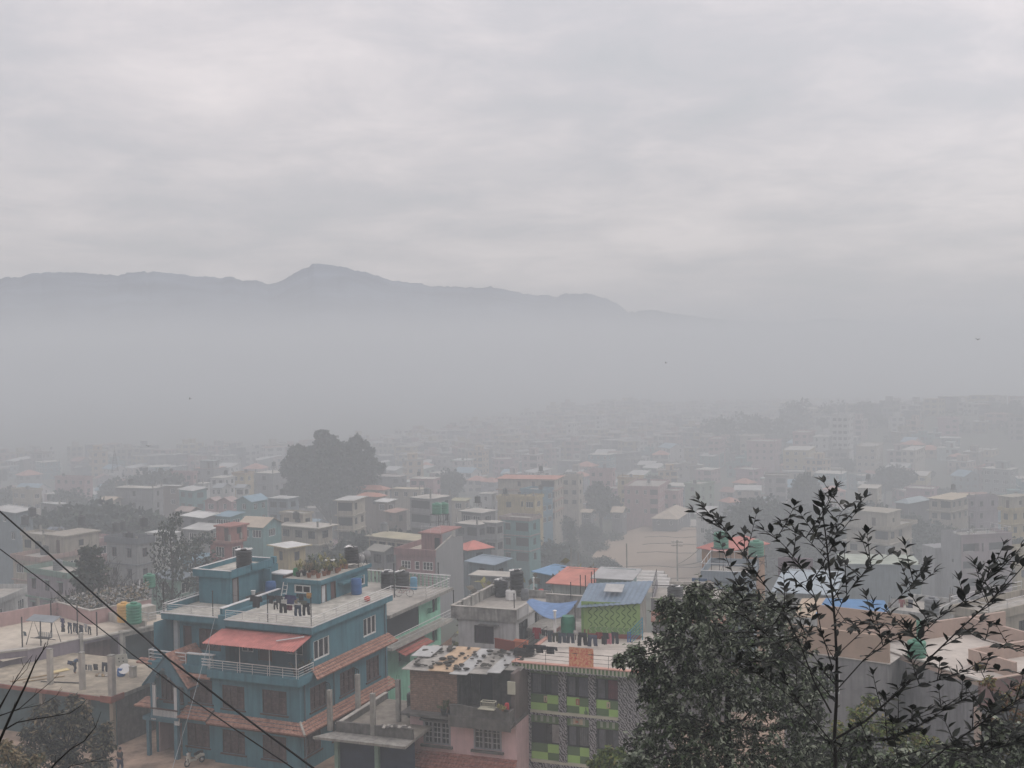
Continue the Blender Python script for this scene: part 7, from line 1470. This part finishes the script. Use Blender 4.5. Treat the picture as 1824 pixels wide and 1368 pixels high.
cable([(383, 1100), (370, 1150), (337, 1271), (309, 1362), (300, 1400)], 77.5, 75, .018, 'pale blue line hanging down the front of the blue house', M('pale_line', (.45, .50, .54)))
def near_leaf(b, P, d, up, L, mat, rnd):
    d = d.normalized(); s = d.cross(up)
    if s.length < .05: s = d.cross(Vector((1, .2, 0)))
    s.normalize(); u = s.cross(d); w = L * rnd.uniform(.17, .27); dr = rnd.uniform(.05, .3) * L; i = b.mi(mat); k = len(b.v)
    b.v += [tuple(P), tuple(P + d * L * .3 + s * w * .85 + u * w * .3), tuple(P + d * L * .3 - s * w * .85 + u * w * .3), tuple(P + d * L * .6 + s * w * .85 + u * (w * .3 - dr * .4)), tuple(P + d * L * .6 - s * w * .85 + u * (w * .3 - dr * .4)), tuple(P + d * L - u * dr), tuple(P + d * L * .45 - u * dr * .1)]
    for f in ((0, 1, 6), (0, 6, 2), (1, 3, 6), (2, 6, 4), (3, 5, 6), (4, 6, 5)): b.f.append(tuple(k + q for q in f)); b.m.append(i)
NL = [M('near_leaf_dark', (.010, .013, .010), var=.4, rough=.5, scale=8, spec=.3), M('near_leaf_mid', (.020, .024, .018), var=.4, rough=.5, scale=8, spec=.3), M('near_leaf_lit', (.055, .06, .045), var=.4, rough=.5, scale=8, spec=.3)]
NB = M('near_bark', (.012, .010, .009), var=.3, rough=.8, scale=8)
def near_tree():
    rnd = random.Random(17); base = at(1496, 1440, 10.2); g = H(base.x, base.y)
    e0 = empty('slender_tree', (base.x, base.y, g), 0, 'slender young tree with dark pointed leaves, rising tall at right', 'tree'); O = Vector((base.x, base.y, g)); tr = MB(); tw = MB(); lv = MB()
    def q(px, py, D): return at(px, py, D) - O
    def leaves_along(pts, dens, L, both=True, start=.15):
        tot = 0; seg = [(Vector(a), Vector(c)) for a, c in zip(pts, pts[1:])]; ln = sum((c - a).length for a, c in seg); s = ln * start; side = 1
        while s < ln:
            t = s; 
            for a, c in seg:
                l = (c - a).length
                if t <= l: P = a.lerp(c, t / l); d = (c - a).normalized(); break
                t -= l
            lat = (RT * side * rnd.uniform(.5, 1.1) + UP * rnd.uniform(-.25, .5) + FW * rnd.gauss(0, .5)); near_leaf(lv, P, d * .6 + lat, Vector((rnd.gauss(0, .4), rnd.gauss(0, .4), 1)), L * rnd.uniform(.7, 1.35), NL[0] if rnd.random() < .65 else NL[1 if rnd.random() < .7 else 2], rnd)
            side = -side; s += dens * rnd.uniform(.6, 1.5)
        P = Vector(pts[-1]); d = (Vector(pts[-1]) - Vector(pts[-2])).normalized()
        for k in (-1, 0, 1): near_leaf(lv, P, d + RT * k * .5, UP, L * rnd.uniform(.7, 1.2), NL[0], rnd)
    def branch(px, D0, D1, r0, r1, dens=.055, L=.105, start=.1, subs=0, leafy=True):
        n = len(px); pts = [q(p[0] + rnd.uniform(-1.5, 1.5), p[1], D0 + (D1 - D0) * i / (n - 1)) for i, p in enumerate(px)]; m = len(pts); (tr if r0 > .02 else tw).tube(pts, [r0 + (r1 - r0) * i / (m - 1) for i in range(m)], NB, 6)
        if leafy: leaves_along(pts, dens, L, True, start)
        for k in range(subs):
            t = rnd.uniform(.2, .95) * (m - 1); i = int(t); a = pts[i].lerp(pts[min(i + 1, m - 1)], t - i); dr = (pts[min(i + 1, m - 1)] - pts[i]).normalized(); s = rnd.choice((-1, 1)); d = (dr * .6 + RT * s * rnd.uniform(.4, .9) + UP * rnd.uniform(0, .5) + FW * rnd.gauss(0, .3)).normalized(); l = rnd.uniform(.12, .42)
            p2 = [a, a + d * l * .5 + UP * .01, a + (d + UP * .15) * l]; tw.tube(p2, [.0045, .004, .002], NB, 4); leaves_along(p2, .045, L * .9, True, .2)
        return pts
    branch([(1465, 893), (1466, 925), (1472, 960), (1478, 1010), (1484, 1060), (1487, 1110), (1490, 1180), (1489, 1250), (1487, 1310), (1487, 1370), (1496, 1440), (1500, 1560)][::-1], 10.2, 10.0, .020, .004, .07, .105, .45, 14)
    tr.tube([(0, 0, -.3), q(1500, 1560, 10.2)], [.06, .036], NB, 8)
    B = [([(1489, 1315), (1540, 1285), (1600, 1232), (1655, 1172), (1712, 1118), (1760, 1075), (1800, 1035), (1822, 1010)], 10, 9.3, .018, .004, 12), ([(1480, 1270), (1450, 1215), (1425, 1150), (1395, 1085), (1360, 1040), (1330, 995), (1300, 955), (1278, 925)], 10, 10.6, .014, .003, 12),
         ([(1482, 1190), (1462, 1120), (1450, 1060), (1428, 1010), (1400, 975), (1375, 950)], 10, 9.6, .009, .003, 7), ([(1479, 1005), (1455, 978), (1430, 952), (1412, 935)], 10, 9.8, .006, .002, 3), ([(1476, 968), (1488, 940), (1497, 915), (1505, 905)], 10, 10.2, .005, .002, 3), ([(1484, 1105), (1500, 1070), (1525, 1035), (1555, 1008), (1583, 988)], 10, 10.3, .007, .003, 5),
         ([(1487, 1170), (1530, 1130), (1570, 1095), (1610, 1055), (1640, 1022)], 10, 10.2, .007, .003, 6), ([(1490, 1230), (1540, 1175), (1590, 1140), (1660, 1110), (1720, 1070), (1770, 1035)], 10, 9.5, .010, .003, 8), ([(1600, 1232), (1660, 1215), (1720, 1200), (1780, 1195)], 9.7, 9.3, .006, .002, 6), ([(1712, 1118), (1750, 1140), (1790, 1150), (1830, 1165)], 9.5, 9.1, .006, .002, 5),
         ([(1540, 1285), (1600, 1290), (1660, 1270), (1720, 1245), (1760, 1260)], 9.8, 9.4, .006, .002, 7), ([(1488, 1250), (1440, 1190), (1390, 1150), (1340, 1110), (1300, 1065), (1325, 1030)], 10, 10.4, .008, .003, 9), ([(1487, 1330), (1430, 1260), (1370, 1210), (1310, 1180)], 10, 10.5, .009, .003, 8), ([(1485, 1080), (1510, 1110), (1550, 1125), (1600, 1140)], 10, 9.8, .006, .002, 5), ([(1450, 1060), (1420, 1085), (1380, 1075), (1345, 1085)], 9.8, 9.9, .005, .002, 6), ([(1395, 1085), (1380, 1110), (1350, 1130), (1320, 1160)], 10.2, 10.4, .005, .002, 6), ([(1462, 1120), (1430, 1130), (1400, 1160), (1375, 1185)], 10, 10.1, .005, .002, 6),
         ([(1655, 1172), (1640, 1140), (1650, 1105), (1665, 1085)], 9.6, 9.6, .004, .002, 4), ([(1760, 1075), (1745, 1050), (1752, 1040), (1768, 1022)], 9.4, 9.3, .004, .002, 4), ([(1640, 1368), (1700, 1322), (1760, 1280), (1830, 1236)], 9, 8.4, .012, .005, 10), ([(1560, 1400), (1600, 1350), (1660, 1330), (1740, 1345), (1810, 1320)], 9, 8.6, .007, .003, 14), ([(1490, 1340), (1530, 1320), (1580, 1320), (1620, 1300)], 9.8, 9.5, .006, .002, 9)]
    for px, D0, D1, r0, r1, subs in B: branch(px, D0, D1, r0 * .6, r1 * .8, .09, .108, .2, int(subs * .8) + 2)
    tr.build('trunk', e0); tw.build('twigs', e0); lv.build('leaves', e0)
near_tree()
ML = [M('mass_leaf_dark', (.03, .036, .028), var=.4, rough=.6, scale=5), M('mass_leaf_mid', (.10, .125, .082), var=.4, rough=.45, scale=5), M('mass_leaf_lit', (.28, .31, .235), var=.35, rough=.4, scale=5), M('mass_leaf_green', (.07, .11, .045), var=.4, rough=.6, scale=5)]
def leafy_mass(name, label, trunk_px, D, blobs, seed, L, mats, wts, per=1.0, spread=2.0):
    rnd = random.Random(seed); b0 = at(trunk_px[-1][0], trunk_px[-1][1], D); g = H(b0.x, b0.y); O = Vector((b0.x, b0.y, g)); e0 = empty(name, O, 0, label, 'tree'); tr = MB(); tw = MB(); lv = MB()
    tp = [at(px, py, D) - O for px, py in trunk_px]; tp.append(Vector((0, 0, -.5))); m = len(tp); tr.tube(tp, [.03 + .09 * i / (m - 1) for i in range(m)], NB, 7)
    for px, py, r in blobs:
        c = at(px, py, D + rnd.uniform(-1, 1) * spread) - O; R = r * D / 2100
        a = min(tp[:-1], key=lambda p: (p - c).length); tr.tube([a, a.lerp(c, .5) + Vector((0, 0, -R * .2)), c], [.03, .018, .008], NB, 5)
        for _ in range(int(r * per)):
            d = Vector((rnd.gauss(0, 1), rnd.gauss(0, .8), rnd.gauss(.15, .8))).normalized(); p = c + d * R * rnd.uniform(.1, .75); l = rnd.uniform(.35, .6) * R; dd = (d * .7 + Vector((rnd.gauss(0, .4), rnd.gauss(0, .4), rnd.gauss(.2, .4)))).normalized(); e_ = p + dd * l; mid = p.lerp(e_, .5) + Vector((0, 0, -.04 * l)); tw.tube([p, mid, e_], [.005, .004, .002], NB, 3, False)
            k = rnd.randrange(9, 15); mt = rnd.choices(mats, wts)[0]
            for i in range(k):
                t = (i + .5) / k; P = p.lerp(e_, t); la = Vector((rnd.gauss(0, 1), rnd.gauss(0, 1), rnd.gauss(-.5, .5))); near_leaf(lv, P, dd * .4 + la.normalized(), Vector((rnd.gauss(0, .5), rnd.gauss(0, .5), 1)), L * rnd.uniform(.6, 1.2), mt if rnd.random() < .5 else rnd.choices(mats, wts)[0], rnd)
    tr.build('trunk', e0); tw.build('twigs', e0); lv.build('leaves', e0); return e0
leafy_mass('broad_tree', 'broad dense leafy tree filling the lower right, left of the slender one', [(1300, 1130), (1298, 1210), (1296, 1290), (1298, 1380), (1300, 1500)], 22, [(1205, 1105, 42), (1190, 1085, 26), (1260, 1090, 52), (1320, 1085, 50), (1240, 1065, 26), (1370, 1110, 50), (1185, 1150, 36), (1132, 1168, 22), (1102, 1175, 12), (1150, 1190, 34), (1240, 1150, 58), (1310, 1160, 62), (1390, 1180, 60), (1440, 1230, 50), (1200, 1215, 48), (1160, 1240, 26), (1270, 1230, 60), (1350, 1250, 66), (1420, 1290, 60), (1185, 1290, 52), (1150, 1330, 40), (1250, 1310, 66), (1330, 1340, 70), (1410, 1360, 66), (1210, 1365, 60), (1130, 1365, 26), (1178, 1265, 30), (1460, 1350, 50), (1290, 1385, 70)], 5, .108, ML, (30, 34, 24, 12), 2.1)
leafy_mass('leafy_thicket', 'low leafy thicket along the bottom right below the slender tree', [(1600, 1400), (1602, 1480)], 17, [(1500, 1350, 46), (1560, 1375, 44), (1530, 1320, 26), (1620, 1370, 44), (1680, 1380, 40), (1740, 1360, 44), (1800, 1350, 50), (1780, 1310, 26), (1690, 1345, 24), (1840, 1320, 40)], 15, .10, ML, (40, 34, 14, 12), 1.6)
YG = [M('bush_leaf_yellow_green', (.13, .17, .045), var=.3, scale=5), M('bush_leaf_ochre', (.20, .17, .06), var=.3, scale=5), ML[3]]
leafy_mass('yellow_green_shrub', 'yellow-green shrub behind the slender tree by the stained wall', [(1600, 1330), (1605, 1420)], 34, [(1530, 1280, 26), (1570, 1300, 30), (1620, 1320, 30), (1500, 1310, 24), (1660, 1335, 26), (1550, 1250, 16), (1600, 1350, 30)], 25, .13, YG, (50, 25, 25), 2.2)
leafy_mass('lime_shrub', 'small lime green plant at the foot of the green tiled house', [(1085, 1375), (1085, 1420)], 40, [(1085, 1350, 20), (1065, 1362, 16), (1105, 1345, 14), (1090, 1370, 22)], 26, .16, YG, (70, 10, 20), 4)
leafy_mass('rusty_shrub', 'thin rusty leaved shrub at the right edge', [(1800, 1300), (1810, 1420)], 26, [(1790, 1250, 22), (1815, 1290, 26), (1760, 1215, 14), (1800, 1330, 28), (1745, 1190, 10), (1820, 1230, 16), (1770, 1290, 18)], 27, .11, [M('rusty_leaf', (.16, .08, .04), var=.4, scale=5), YG[1], ML[1]], (40, 40, 20), 1.2)
leafy_mass('grey_shrub', 'grey-green feathery shrub in front of the unfinished building', [(120, 1330), (118, 1400)], 62, [(75, 1275, 22), (110, 1290, 28), (140, 1270, 22), (60, 1310, 26), (95, 1330, 30), (150, 1310, 30), (180, 1330, 24), (120, 1360, 34), (60, 1355, 28), (190, 1300, 14), (170, 1365, 28), (130, 1250, 12), (95, 1255, 10), (25, 1350, 24)], 33, .26, [M('dusty_leaf', (.10, .10, .075), var=.4, scale=3), M('dusty_leaf_dark', (.035, .04, .035), var=.4, scale=3), LEAFB], (35, 45, 20), 3.0)
leafy_mass('dry_grass_shrub', 'dry straw coloured shrub at the bottom left corner', [(30, 1380), (30, 1420)], 40, [(20, 1350, 24), (50, 1365, 20), (5, 1330, 14), (70, 1350, 10)], 34, .15, [LEAFB, M('straw', (.28, .22, .13), var=.3), ML[1]], (50, 30, 20), 2.4)
def twig(pts, D, r0, label):
    b = MB(); n = len(pts); rnd = random.Random(int(pts[-1][0])); P = [at(px, py, D - .1 * i) for i, (px, py) in enumerate(pts)]; r0 *= .62; b.tube(P, [r0 * (1 - .8 * i / (n - 1)) for i in range(n)], NB, 6)
    for i in range(1, n - 1):
        d = (P[i + 1] - P[i]).normalized(); b.tube([P[i], P[i] + (d + RT * rnd.uniform(-.5, .5) + UP * .3) * .06], [r0 * .3, .0008], NB, 4)
    o = b.build('bare_branch', None, True); tag(o, label, 'branch', 'bare branches at the lower left')
twig([(-30, 1400), (0, 1318), (22, 1268), (45, 1222), (62, 1182), (76, 1160), (81, 1145)], 6, .014, 'thickest bare branch rising from the lower left corner')
twig([(-20, 1290), (0, 1258), (25, 1215), (42, 1188), (57, 1168)], 6.4, .007, 'thin bare branch left of the thickest one'); twig([(-20, 1330), (0, 1262), (22, 1220), (48, 1192), (58, 1166)], 6.1, .005, 'very thin bare branch crossing the other two')
twig([(8, 1300), (30, 1287), (60, 1281), (95, 1276), (125, 1270), (143, 1258), (155, 1245)], 6, .007, 'bare branch sweeping right over the unfinished wall'); twig([(0, 1275), (35, 1262), (60, 1240), (90, 1215), (105, 1200)], 6.2, .005, 'bare branch pointing up at the planks'); twig([(0, 1274), (40, 1262), (75, 1255), (100, 1240), (110, 1223)], 6.3, .004, 'short bare branch ending at the slab edge')
twig([(70, 1400), (98, 1360), (125, 1335), (150, 1320), (170, 1295), (180, 1268)], 5.6, .008, 'bare branch at the bottom in front of the grey shrub'); twig([(100, 1385), (125, 1365), (160, 1357), (195, 1355), (212, 1350)], 6, .004, 'low thin branch by the walking person')
# ---------------------------------------------------------------- people
SKIN = M('skin', (.30, .17, .12), var=.1); HAIR = M('black_hair', (.01, .009, .009))
def chain(name, joints, edges, mat, par, sub=2):
    me = bpy.data.meshes.new(name); me.from_pydata([j[0] for j in joints], edges, []); me.materials.append(mat); o = link(name, me, par); sk = o.modifiers.new('skin', 'SKIN'); sk.use_smooth_shade = True
    lay = me.skin_vertices[0] if me.skin_vertices else None
    if lay is None: 
        bpy.context.view_layer.objects.active = o
        lay = me.skin_vertices[0]
    for v, j in zip(lay.data, joints): v.radius = (j[1], j[2] if len(j) > 2 else j[1])
    lay.data[0].use_root = True; s = o.modifiers.new('sub', 'SUBSURF'); s.levels = sub; s.render_levels = sub; return o
def person(P, yaw, J, label, top, legs, hood=None):
    e0 = empty('person', P, yaw, label, 'person')
    # J: joint positions
    n = ['hip', 'chest', 'neck', 'head', 'crown', 'sl', 'el', 'hl', 'sr', 'er', 'hr', 'tl', 'kl', 'al', 'fl', 'tr', 'kr', 'ar', 'fr']
    R = dict(hip=(.15, .115), chest=(.18, .125), neck=(.06, .06), head=(.095, .11), crown=(.085, .09), sl=.075, el=.055, hl=.04, sr=.075, er=.055, hr=.04, tl=.11, kl=.075, al=.05, fl=.05, tr=.11, kr=.075, ar=.05, fr=.05)
    js = [(J[k],) + (R[k] if isinstance(R[k], tuple) else (R[k],)) for k in n]; ed = [('hip', 'chest'), ('chest', 'neck'), ('neck', 'head'), ('head', 'crown'), ('chest', 'sl'), ('sl', 'el'), ('el', 'hl'), ('chest', 'sr'), ('sr', 'er'), ('er', 'hr'), ('hip', 'tl'), ('tl', 'kl'), ('kl', 'al'), ('al', 'fl'), ('hip', 'tr'), ('tr', 'kr'), ('kr', 'ar'), ('ar', 'fr')]
    body = chain('body', js, [(n.index(a), n.index(b_)) for a, b_ in ed], SKIN, e0)
    def cl(nm, keys, edges, mat, k): return chain(nm, [(J[q], (R[q][0] if isinstance(R[q], tuple) else R[q]) * k, (R[q][1] if isinstance(R[q], tuple) else R[q]) * k) for q in keys], edges, mat, e0)
    cl('jacket', ['hip', 'chest', 'sl', 'el', 'hl', 'sr', 'er', 'hr'], [(0, 1), (1, 2), (2, 3), (3, 4), (1, 5), (5, 6), (6, 7)], top, 1.28)
    cl('trousers', ['hip', 'tl', 'kl', 'al', 'tr', 'kr', 'ar'], [(0, 1), (1, 2), (2, 3), (0, 4), (4, 5), (5, 6)], legs, 1.25)
    b = MB(); c = Vector(J['crown']); b.lathe(c - Vector((0, 0, .08)), [(.095, 0), (.105, .05), (.09, .11), (.05, .145)], HAIR, 12); b.build('hair', e0, True)
    h = Vector(J['head']); b = MB()
    for x in (-.03, .03): b.lathe(h + Vector((x, -.088, .02)), [(.008, -.006), (.011, 0), (.008, .006)], HAIR, 6)
    b.build('eyes', e0); b = MB(); b.lathe(h + Vector((0, -.10, -.02)), [(.016, -.01), (.012, .01), (.005, .03)], SKIN, 6); b.build('nose', e0)
    return e0
walk = dict(hip=(0, 0, .95), chest=(0, -.03, 1.3), neck=(0, -.03, 1.45), head=(0, -.05, 1.56), crown=(0, -.04, 1.66), sl=(-.18, -.02, 1.38), el=(-.23, .06, 1.12), hl=(-.2, -.05, .9), sr=(.18, -.02, 1.38), er=(.23, -.08, 1.12), hr=(.19, -.2, .94), tl=(-.09, 0, .86), kl=(-.1, -.12, .48), al=(-.1, -.08, .08), fl=(-.1, -.22, .04), tr=(.09, 0, .86), kr=(.1, .04, .48), ar=(.1, .2, .1), fr=(.1, .1, .04))
bend = dict(hip=(0, .1, .85), chest=(0, -.22, 1.08), neck=(0, -.36, 1.12), head=(0, -.45, 1.12), crown=(0, -.52, 1.17), sl=(-.17, -.26, 1.06), el=(-.2, -.34, .8), hl=(-.14, -.42, .56), sr=(.17, -.26, 1.06), er=(.2, -.36, .8), hr=(.14, -.46, .58), tl=(-.1, .08, .78), kl=(-.14, -.05, .44), al=(-.14, .06, .08), fl=(-.14, -.08, .04), tr=(.1, .08, .78), kr=(.14, -.02, .44), ar=(.14, .1, .08), fr=(.14, -.04, .04))
P = onz(214, 1378, 31.55 + .1); P.z = H(P.x, P.y) + .12
person(P, 2.6, walk, 'person in dark jacket and blue jeans walking on the dirt road at lower left', M('black_jacket', (.02, .021, .024)), M('blue_jeans', (.03, .04, .085)))
person(onU(134, 1199, .0), 1.9, bend, 'worker in blue clothes bending over on the unfinished slab', M('blue_workwear', (.05, .10, .17)), M('dark_trousers', (.02, .025, .04)))
for kd, px, py, w, h_, c, lb in [('trousers', 186, 1180, 11, 19, (.015, .02, .04), 'black trousers hanging between the columns of the unfinished slab'), ('cloth', 160, 1184, 8, 10, (.3, .3, .3), 'grey rag hanging behind the middle column'), ('cloth', 152, 1184, 6, 9, (.02, .02, .025), 'black rag hanging just right of the middle column'), ('cloth', 170, 1183, 9, 10, (.02, .022, .03), 'black shirt hanging left of the right column'), ('cloth', 125, 1177, 10, 7, (.02, .03, .08), 'navy cloth on the railing behind the worker')]: garment(kd, px, py, w, h_, 91, 23, c, lb)
# parked motor scooter against the blue wall
def scooter():
    P = W_(-8.0, -.95, 0); P.z = H(P.x, P.y) + .12; e0 = empty('motor_scooter', P, radians(-40), 'pale motor scooter parked against the blue house wall', 'motor scooter'); CRM = M('cream_fairing', (.50, .48, .42), rough=.4); 
    for y in (-.6, .6): 
        b = MB(); b.tube([(0, y + .2 * cos(t * pi / 8), .24 + .2 * sin(t * pi / 8)) for t in range(17)], .05, PVCB, 6, False); b.tube([(-.06, y, .24), (.06, y, .24)], .08, STEEL, 8); b.build('wheel', e0)
    b = MB(); b.tube([(0, -.55, .3), (0, -.5, .6), (0, -.42, .95)], [.15, .16, .1], CRM, 8); b.slab([(-.14, -.42, .42), (.14, -.42, .42), (.14, .1, .38), (-.14, .1, .38)], .08, CRM); b.tube([(0, .1, .5), (0, .4, .6), (0, .75, .5)], [.16, .2, .1], CRM, 8); b.build('body', e0, True)
    b = MB(); b.tube([(0, 0, .72), (0, .35, .76), (0, .65, .74)], [.10, .13, .09], PVCB, 8); b.build('seat', e0, True); b = MB(); b.tube([(-.32, -.38, 1.05), (0, -.44, .98), (.32, -.38, 1.05)], .025, IRON, 6); b.build('handlebar', e0)
    b = MB(); b.lathe((0, -.56, .9), [(.02, -.06), (.08, -.03), (.08, .03), (.02, .06)], WHITE, 10); b.build('headlight', e0)
    for x in (-.25, .25): b = MB(); b.tube([(x, -.4, 1.05), (x, -.42, 1.2)], .01, IRON, 4); b.lathe((x, -.42, 1.2), [(.02, 0), (.05, .04), (.02, .08)], IRON, 8); b.build('mirror', e0)
    b = MB(); b.box(-.16, .16, -.64, -.6, .35, .6, BROWNW); b.build('grille', e0)
scooter()
def bird(px, py, D, label):
    b = MB(); m = M('bird_black', (.01, .01, .012)); b.lathe((0, 0, -.06), [(.02, 0), (.07, .04), (.08, .10), (.03, .16)], m, 8); s = .55; b.slab([(0, -.1, .02), (-s, .0, .18), (-s * .9, .12, .18), (0, .1, .02)], .01, m); b.slab([(0, -.1, .02), (s, .0, .22), (s * .9, .12, .22), (0, .1, .02)], .01, m); b.slab([(-.06, .1, .02), (.06, .1, .02), (.1, .35, .02), (-.1, .35, .02)], .01, m)
    o = b.build('bird'); o.location = at(px, py, D); o.rotation_euler = (.3, .2, px); tag(o, label, 'bird', 'birds in the haze')
bird(338, 711, 210, 'tiny dark bird over the left haze'); bird(1186, 647, 230, 'tiny dark bird over the middle haze'); bird(1741, 605, 170, 'tiny dark bird high at the right'); bird(264, 795, 240, 'tiny dark bird low over the left roofs')
# ---------------------------------------------------------------- haze: one even box of smoky valley air
def haze():
    b = MB(); m = bpy.data.materials.new('haze_air'); m.use_nodes = True; t = m.node_tree; t.nodes.clear()
    o = t.nodes.new('ShaderNodeOutputMaterial'); v = t.nodes.new('ShaderNodeVolumePrincipled')
    v.inputs['Color'].default_value = (.762, .80, .832, 1); v.inputs['Density'].default_value = HAZE_D; v.inputs['Anisotropy'].default_value = .2
    t.links.new(v.outputs[0], o.inputs['Volume'])
    b.box(-1400, 1400, -90, 2500, -3, HAZE_TOP, m)
    h = b.build('haze'); tag(h, 'grey smoky haze lying over the whole valley', 'haze', None, 'stuff')
haze()
